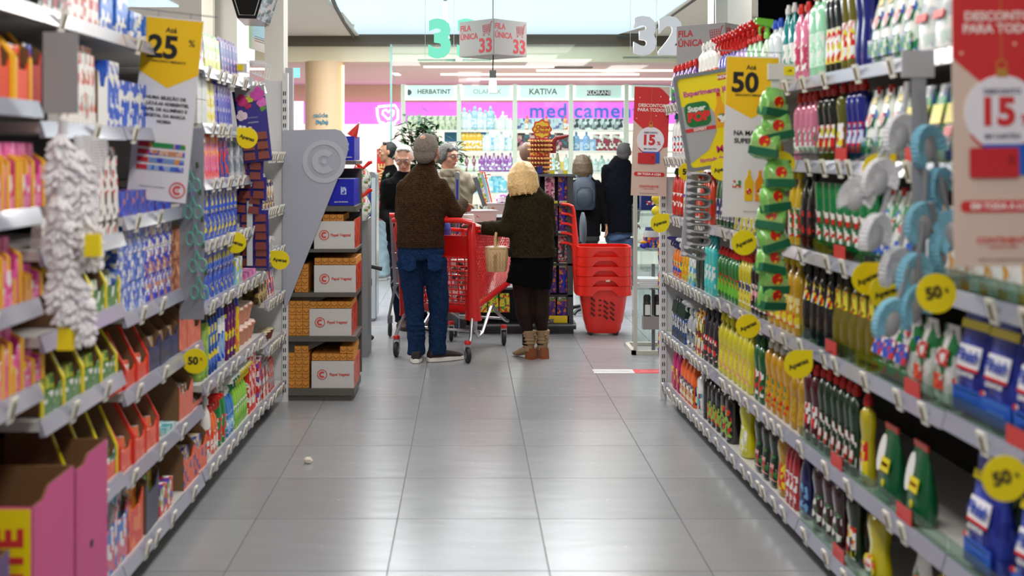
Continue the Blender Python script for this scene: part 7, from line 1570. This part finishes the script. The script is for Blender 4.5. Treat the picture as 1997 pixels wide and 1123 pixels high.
def person(label, D, J, skinc, hairm, style, upper, lower, shoes, look=(0, 1), tilt=0, glasses=False, face=True, R=None, bald=None, collar=None, hands=True, extra=None, skirt=False, fold=.003, roll=0, hsc=1.0, sleeve=None, lowfold=None, group=None):
    """J: joints as (px, py, dd); R: radii overrides; all in the photograph's scale at distance D"""
    g = lambda k: P(J[k][0], J[k][1], D+(J[k][2] if len(J[k]) > 2 else 0))
    feet = [g('anL'), g('anR')]; base = Vector(((feet[0].x+feet[1].x)/2, (feet[0].y+feet[1].y)/2, 0))
    o = thing('person', label, 'person', base, 0, group)
    r = dict(hem=(.175, .13), waist=(.175, .13), chest=(.19, .13), sh=(.19, .105), up=(.10, .08), neck=(.062, .06), arm=(.060, .054, .040), hip=(.17, .13), thigh=.092, knee=.072, calf=.066, ankle=.058)
    if R: r.update(R)
    skm = mat(skinc, .5, var=.06, vscale=20)
    M = frame(look, tilt, roll); hc = g('head')
    body = MB(); T = head_parts(o, hc, M, base, hairm, skm, style, glasses, face, hsc, bald)
    sk = skull(); add_tr(body, sk, T)
    B_ = lambda k: g(k)-base
    nk = T @ Vector((0, -.02, -.06)); body.tube([B_('up')-Vector((0, 0, .08)), B_('neck'), nk], [.055, .052, .055], 12)
    tor = [B_(k) for k in ('hem', 'waist', 'chest', 'sh', 'up', 'neck')]
    body.tube(tor[:5], [(a*.86, b*.86) for a, b in (r['hem'], r['waist'], r['chest'], r['sh'], r['up'])], 16, ref=(1, 0, 0))
    for s in 'LR':
        sh, el, wr = B_('sh'+s), B_('el'+s), B_('wr'+s)
        a0, a1, a2 = r['arm']
        body.tube([sh, el], [a0*.75, a1*.72], 10); body.tube([el, wr], [a1*.72, .026], 10); body.ball(el, a1*.72)
        if hands:
            d = (wr-el).normalized(); n = Vector(J.get('palm'+s, (0, 0, -1))); hd_ = Vector(J['hd'+s]).normalized() if 'hd'+s in J else d
            hand_to(body, wr+hd_*.02, hd_, n, J.get('hs', 1.0), J.get('curl', .6), 1 if s == 'L' else -1)
        hp, kn, an = B_('hip'+s), B_('kn'+s), B_('an'+s)
        body.tube([hp, kn, an, Vector((an.x, an.y, .05 if shoes else .09))], [r['thigh']*.85, r['knee']*.8, .040, .036], 10)
        if shoes: body.tube([Vector((an.x, an.y, .045)), Vector((an.x, an.y, .04))+Vector((J.get('ft'+s, (0, .12))[0], J.get('ft'+s, (0, .12))[1], -.01))], [.034, .022], 8)
    obj('body', solid(body, 'body', skm, .0075, 3), o)
    u = MB(); u.tube(tor[:1]+[tor[0]+Vector((0, 0, .02))]+tor[1:], [r['hem'], r['hem'], r['waist'], r['chest'], r['sh'], r['up'], r['neck']], 20, ref=(1, 0, 0))
    for s in 'LR':
        sh, el, wr = B_('sh'+s), B_('el'+s), B_('wr'+s); a0, a1, a2 = r['arm']
        mid = (sh+el)/2
        u.tube([sh+Vector((0, 0, .0)), mid, el], [a0, (a0+a1)/2+.002, a1], 14); u.ball(sh, a0*1.02); u.ball(el, a1*1.02); u.tube([el, (el+wr)/2, wr], [a1, (a1+a2)/2+.004, a2], 14)
    obj('sweater' if upper[0] == 'sweater' else 'coat', solid(u, 'upper', upper[1], .0085, 4, fold), o)
    lw = MB()
    if skirt:
        lw.tube([B_('hem')+Vector((0, 0, .04)), B_('hem')-Vector((0, 0, .06)), B_('skirt')], [(r['hip'][0]*.95, r['hip'][1]), r['hip'], (r['hip'][0]*1.05, r['hip'][1]*1.05)], 20, ref=(1, 0, 0))
        obj('shorts', solid(lw, 'shorts', lower[1], .0085, 4, .003), o)
        tg = MB()
        for s in 'LR':
            hp, kn, cf, an = B_('hip'+s), B_('kn'+s), B_('cf'+s), B_('an'+s)
            tg.tube([hp, kn, cf, (cf+an)/2, an, Vector((an.x, an.y, .10))], [r['thigh'], r['knee'], r['calf'], r['calf']*.78, .042, .042], 14)
        obj('tights', solid(tg, 'tights', lower[2], .0085, 3), o)
    else:
        lw.tube([B_('hem')+Vector((0, 0, .05)), B_('hem')-Vector((0, 0, .05)), (B_('hipL')+B_('hipR'))/2], [(r['hip'][0]*.93, r['hip'][1]*.93), r['hip'], (r['hip'][0]*.97, r['hip'][1])], 20, ref=(1, 0, 0))
        for s in 'LR':
            hp, kn, an = B_('hip'+s), B_('kn'+s), B_('an'+s)
            ft = Vector((an.x, an.y, .055)) if an.z > .06 else an
            lw.tube([hp, hp*.5+kn*.5, kn, kn*.5+an*.5, an, ft], [r['thigh'], (r['thigh']+r['knee'])/2, r['knee'], r['calf'], r['ankle'], r['ankle']*1.04], 16)
            if lowfold:
                for k in range(4): q = an.z+(.02+.035*k); lw.ball((an.x+.004*math.sin(k*2), an.y, q), r['ankle']*1.10, r['ankle']*1.10, .012, 14, 6)
        obj('trousers', solid(lw, 'lower', lower[1], .0085, 3, .0035), o)
    if shoes:
        for s in 'LR':
            f = J.get('ft'+s, (0, .12)); an = g('an'+s)
            shoe(o, (an.x, an.y, 0), math.atan2(-f[0], f[1]), shoes[0], shoes[1], base)
    return o, base, T
denim = knit(c('10223f'), c('1e385e'), 2.2)
# ---- the man in the brown sweater
J = dict(hem=(820, 478), waist=(820, 445), chest=(822, 395), sh=(824, 361), up=(828, 339), neck=(832, 319), head=(833, 296, .0),
         shL=(790, 366), elL=(785, 418, .06), wrL=(800, 432, .30), shR=(858, 364), elR=(887, 416, .04), wrR=(903, 396, .24), hdR=(.25, 1, -.25), hdL=(.3, 1, .0),
         hipL=(799, 505), knL=(807, 590, .02), anL=(812, 664), hipR=(846, 505), knR=(856, 592, .02), anR=(853, 660, .02), ftL=(.0, .12), ftR=(.10, .05))
m1, b_, T = person('person seen from behind in brown knit sweater and blue jeans at the trolley', 8.42, J, c('c08a70'), mat((120, 108, 98), .85, bump=.8, bscale=120, var=.35, vscale=60), 'short',
    ('sweater', knit(c('271a0f'), c('4a321c'))), ('jeans', denim), (mat((34, 22, 18), .7), mat((226, 222, 214), .5)), look=(.35, 1), tilt=.10, face=True, lowfold=True, hsc=1.14,
    R=dict(hem=(.178, .135), waist=(.178, .135), chest=(.188, .135), sh=(.172, .11), up=(.112, .088), neck=(.062, .064), arm=(.066, .062, .047), hip=(.178, .135), thigh=.100, knee=.077, calf=.070, ankle=.066), bald=(.0, -.0715, .073), fold=.0025)
cl = MB().tube([P(830, 322, 8.42)-b_, P(832, 314, 8.42)-b_, P(832, 311, 8.43)-b_], [(.068, .068), (.067, .068), (.060, .060)], 18, ref=(1, 0, 0))
obj('collar', solid(cl, 'collar', knit(c('271a0f'), c('4a321c')), .007, 2), m1)
hm = MB().tube([P(820, 481, 8.42)-b_, P(820, 470, 8.42)-b_], [(.181, .138), (.182, .139)], 24, ref=(1, 0, 0)); obj('ribbed_hem', hm.mesh('rib', knit(c('241810'), c('422d1a')), True), m1)
# jeans back pockets
for s, px in ((-1, 797), (1, 848)):
    q = P(px, 512, 8.42-.128)-b_
    obj('back_pocket', MB().prism([(q.x-.055, q.z+.055), (q.x+.055, q.z+.055), (q.x+.052, q.z-.045), (q.x, q.z-.065), (q.x-.052, q.z-.045)][::-1], q.y, q.y+.03).mesh('pocket', knit(c('13264a'), c('223e68'), 2.2)), m1)
# ---- the blonde woman
J = dict(hem=(1038, 497), waist=(1037, 465), chest=(1034, 425), sh=(1032, 389), up=(1027, 370), neck=(1021, 354), head=(1019, 349, .02),
         shL=(1003, 388), elL=(991, 447, -.02), wrL=(940, 444, .03), hdL=(-1, .2, .35), palmL=(0, .3, -1), shR=(1064, 393), elR=(1070, 452, .06), wrR=(1052, 450, .28),
         hipL=(1018, 530), knL=(1021, 590, .0), cfL=(1022, 612, -.01), anL=(1029, 648), hipR=(1054, 530), knR=(1054, 590), cfR=(1055, 612, -.01), anR=(1057, 648, .03), skirt=(1031, 557), ftL=(-.10, .06), ftR=(-.04, .12))
olive = knit(c('1e1a0f'), c('362e1a'), 1.6)
w1, b_, T = person('person with blonde bob in dark olive jumper, black shorts and beige heeled boots', 8.55, J, c('cc9a82'), mat((226, 184, 124), .5, bump=.7, bscale=70, var=.24, vscale=40), 'bob',
    ('sweater', olive), ('shorts', mat((7, 7, 8), .95, spec=.08), mat((34, 18, 12), .7, var=.2, spec=.2)), None, look=(-.15, 1), tilt=.25, skirt=True, hsc=1.0,
    R=dict(hem=(.176, .135), waist=(.170, .13), chest=(.168, .128), sh=(.150, .108), up=(.105, .08), neck=(.060, .06), arm=(.064, .062, .052), hip=(.165, .135), thigh=.088, knee=.068, calf=.066), fold=.003)
rb_ = MB().tube([P(1038, 500, 8.55)-b_, P(1038, 484, 8.55)-b_], [(.182, .140), (.184, .142)], 24, ref=(1, 0, 0)); obj('ribbed_hem', rb_.mesh('rib', knit(c('1e1a10'), c('3a321e'), 3), True), w1)
# boots
bt = mat((150, 122, 92), .85, bump=.4, bscale=40, var=.12); hw_ = mat((136, 72, 34), .45)
def boot(px, dd, ang, nm):
    at = P(px, 648, 8.55+dd)-b_; at.z = 0
    b = MB(); b.tube([(0, 0, .055), (0, 0, .10), (0, .0, .16), (0, -.002, .215)], [(.044, .040), (.040, .038), (.048, .050), (.056, .060)], 16, ref=(1, 0, 0))
    b.tube([(0, -.02, .085), (0, .05, .055), (0, .12, .028), (0, .165, .018)], [(.036, .040), (.040, .034), (.036, .024), (.016, .012)], 14, ref=(1, 0, 0))
    for z in (.12, .145, .17, .19): b.ball((0, .0, z), .054, .056, .011, 16, 6)
    me = solid(b, 'boot', bt, .006, 2); Tm = Matrix.Translation(at) @ Matrix.Rotation(ang, 4, 'Z'); me.transform(Tm); bo = obj('boot', me, w1)
    h = MB().box(-.034, .034, -.055, .015, 0, .080, .004, .004).mesh('heel', hw_); h.transform(Tm); obj('heel', h, bo)
    t = MB().tube([(0, -.056, .20), (.012, -.064, .15), (-.006, -.062, .11)], .004, 5).ball((0, -.062, .185), .013, .010, .010, 8, 5).ball((.01, -.062, .165), .012, .010, .010, 8, 5).tube([(0, -.056, .19), (.028, -.058, .17)], .004, 5).mesh('bow', bt, True)
    t.transform(Tm); obj('lace_bow', t, bo)
boot(1032, 0, .75, 'left'); boot(1058, .03, .3, 'right')
# handbag on her forearm
hb_ = thing('handbag', 'quilted beige handbag hanging from the forearm of the blonde woman', 'handbag', P(968, 529, 8.50), .1)
kb = MB(); kb.rings([[(w*math.copysign(abs(math.cos(a))**.55, math.cos(a)), d*math.copysign(abs(math.sin(a))**.7, math.sin(a)), z) for a in [2*PI*i/28 for i in range(28)]] for w, d, z in ((.070, .045, 0), (.078, .052, .012), (.084, .058, .10), (.087, .060, .165), (.084, .058, .185), (.05, .03, .192))])
bgm = mat((206, 172, 128), .4, bump=.25, bscale=30, coat=.2); obj('bag_body', kb.mesh('bag', bgm, True), hb_)
zz = MB()
for k in range(7):
    x = -.07+.022*k; zz.tube([(x+.006*(-1)**j, -.0605+.012*(abs(x)/.07)**2, .02+.018*j) for j in range(8)], .0016, 4)
obj('quilting', zz.mesh('qu', mat((176, 140, 98), .5)), hb_, kind='stuff')
obj('zip', MB().tube([(-.086, -.03, .172), (-.05, -.058, .172), (.05, -.058, .172), (.086, -.03, .172)], .0022, 5).mesh('zip', mat((190, 150, 80), .3, .8)), hb_)
obj('strap', MB().tube([(-.01, .0, .185), (-.008, .0, .25), (.002, 0, .31), (.008, .02, .36), (.010, .06, .37), (.012, .10, .34), (.02, .1, .25), (.02, .05, .19)], [(.010, .0035)]*8, 6, ref=(1, 0, 0)).mesh('strap', bgm, True), hb_)
obj('pull_tab', MB().box(-.022, -.010, -.066, -.062, .0, .13).box(-.024, -.008, -.068, -.062, .11, .13).mesh('tab', mat((176, 136, 80), .35, .4)), hb_)
# ---- elderly man in glasses, facing the camera, head bowed
hairw = mat((176, 172, 168), .8, bump=.6, bscale=90, var=.25, vscale=40)
black_cloth = mat((9, 9, 11), .95, var=.2, spec=.08); navy = mat((18, 24, 42), .9, spec=.1)
J = dict(hem=(792, 470), waist=(790, 430), chest=(788, 385), sh=(786, 358), up=(787, 346), neck=(788, 334), head=(788, 309, -.03),
         shL=(757, 362), elL=(752, 418, -.05), wrL=(775, 436, -.30), shR=(818, 362), elR=(824, 415, -.05), wrR=(810, 436, -.3),
         hipL=(779, 490), knL=(778, 560), anL=(783, 622), hipR=(808, 490), knR=(812, 560), anR=(822, 620), ftL=(.03, -.12), ftR=(.06, -.11))
person('person with white hair and glasses in black coat, head bowed, facing the camera', 10.05, J, c('c8957e'), hairw, 'short', ('coat', black_cloth), ('trousers', navy), (mat((74, 48, 32), .6), mat((40, 28, 22), .6)),
       look=(-.05, -1), tilt=.42, glasses=True, R=dict(arm=(.065, .058, .046)))
# ---- man in the beige padded jacket, turned to the right
J = dict(hem=(882, 445), waist=(882, 420), chest=(882, 380), sh=(882, 352), up=(880, 340), neck=(876, 330), head=(874, 306),
         shL=(854, 356), elL=(862, 400), wrL=(890, 415, -.1), shR=(902, 352), elR=(912, 366, .0), wrR=(930, 352, .05),
         hipL=(872, 470), knL=(872, 560), anL=(872, 615), hipR=(896, 470), knR=(896, 560), anR=(896, 615), ftL=(.1, -.06), ftR=(.1, -.06))
jk = mat((132, 122, 100), .7, bump=.3, bscale=14, var=.08)
bm, b_, T = person('person with grey hair and glasses in beige padded jacket, turned to the right', 10.3, J, c('c8927a'), mat((92, 90, 88), .8, bump=.7, bscale=80, var=.4, vscale=40), 'fringe', ('coat', jk), ('trousers', navy), (BLACK, BLACK),
       look=(.85, -.75), tilt=.12, glasses=True, R=dict(arm=(.085, .078, .070), sh=(.16, .12), up=(.12, .10), neck=(.085, .085)), fold=.006)
cl = MB().tube([P(878, 344, 10.3)-b_, P(880, 334, 10.27)-b_, P(880, 329, 10.27)-b_], [(.105, .10), (.10, .095), (.08, .08)], 20, ref=(1, 0, 0)); obj('collar', solid(cl, 'collar', jk, .008, 3, .004), bm)
# ---- young man in profile
J = dict(hem=(759, 425), waist=(760, 400), chest=(760, 365), sh=(761, 340), up=(762, 330), neck=(760, 322), head=(756, 297),
         shL=(758, 343, -.12), elL=(756, 378, -.14), wrL=(743, 388, -.14), shR=(764, 343, .15), elR=(760, 378, .15), wrR=(745, 375, .15), hdL=(-1, 0, 0), hdR=(-1, 0, .2),
         hipL=(752, 432, -.08), knL=(745, 480, -.08), anL=(741, 530, -.08), hipR=(752, 432, .1), knR=(750, 480, .1), anR=(752, 532, .1), ftL=(-.12, -.02), ftR=(-.12, .02))
person('person with short black hair in profile, black jacket and pale blue jeans', 13.9, J, c('b88668'), mat((16, 14, 14), .6), 'short', ('coat', black_cloth), ('jeans', mat((128, 150, 160), .8, bump=.3, bscale=20, var=.1)), (mat((210, 210, 210), .5), WHITE),
       look=(-1, -.12), hsc=1.10, R=dict(hem=(.13, .18), waist=(.12, .18), chest=(.125, .19), sh=(.10, .18), up=(.08, .09), hip=(.12, .17), thigh=.11, knee=.095, calf=.095, ankle=.10, arm=(.06, .055, .045)))
# ---- the couple at the pharmacy, seen from behind
J = dict(hem=(1141, 460), waist=(1141, 430), chest=(1142, 385), sh=(1142, 358), up=(1140, 348), neck=(1138, 338), head=(1136, 324),
         shL=(1123, 360), elL=(1118, 400, .05), wrL=(1124, 425, .15), shR=(1162, 360), elR=(1174, 398), wrR=(1182, 436), hdR=(.1, 0, -1), hipL=(1131, 470), knL=(1131, 515), anL=(1131, 552), hipR=(1151, 470), knR=(1151, 515), anR=(1151, 552))
wc, b_, T = person('person with brown bobbed hair and navy backpack, seen from behind', 12.8, J, c('a87058'), mat((70, 54, 34), .6, bump=.5, bscale=60, var=.5, vscale=26), 'bob', ('coat', black_cloth), ('trousers', mat((12, 12, 14), .8)), (BLACK, BLACK),
       look=(.1, 1), hsc=.98, R=dict(arm=(.062, .056, .046), sh=(.15, .10), up=(.09, .07)))
bp = thing('backpack', 'dark navy backpack on the back of the brown haired woman', 'backpack', P(1139, 409, 12.62), 0)
nb_ = mat((26, 38, 52), .6)
kb = MB(); kb.rings([[(w*math.copysign(abs(math.cos(a))**.6, math.cos(a)), d*math.copysign(abs(math.sin(a))**.7, math.sin(a)), z) for a in [2*PI*i/24 for i in range(24)]] for w, d, z in ((.10, .05, 0), (.125, .075, .03), (.13, .08, .18), (.12, .07, .30), (.07, .04, .355), (.03, .02, .365))])
obj('bag', kb.mesh('bag', nb_, True), bp); obj('front_pocket', MB().ball((0, -.07, .13), .10, .035, .11, 16, 8).mesh('fp', mat((22, 34, 46), .6), True), bp)
obj('zip', MB().tube([(-.10, -.085, .10), (-.10, -.088, .22), (-.05, -.085, .26), (.05, -.085, .26), (.10, -.088, .22), (.10, -.085, .10)], .003, 5).mesh('zip', mat((60, 72, 84), .4)), bp)
for s in (-1, 1): obj('shoulder_strap', MB().tube([(s*.06, .0, .34), (s*.08, .06, .385), (s*.09, .16, .36)], [(.018, .006)]*3, 6, ref=(1, 0, 0)).mesh('st', nb_, True), bp)
J = dict(hem=(1208, 452), waist=(1207, 420), chest=(1207, 365), sh=(1209, 328), up=(1212, 316), neck=(1215, 308), head=(1217, 298),
         shL=(1185, 332), elL=(1184, 385), wrL=(1184, 432), hdL=(0, 0, -1), shR=(1232, 332), elR=(1238, 385), wrR=(1238, 432, .1), hipL=(1198, 465), knL=(1199, 515), anL=(1199, 550), hipR=(1220, 465), knR=(1224, 515), anR=(1225, 550))
person('person with grey hair in long black coat, seen from behind at the pharmacy', 12.9, J, c('a87058'), mat((52, 50, 50), .8, var=.4, vscale=50), 'short', ('coat', mat((6, 7, 13), .95, spec=.08)), ('jeans', mat((44, 66, 94), .85, var=.2)), (BLACK, BLACK),
       look=(.3, 1), R=dict(hem=(.21, .16), waist=(.20, .15), chest=(.20, .14), sh=(.155, .11), up=(.12, .10), neck=(.085, .08), arm=(.075, .066, .055), hip=(.17, .13)))
print('OBJECTS', len(bpy.data.objects), 'MESHES', len(bpy.data.meshes))
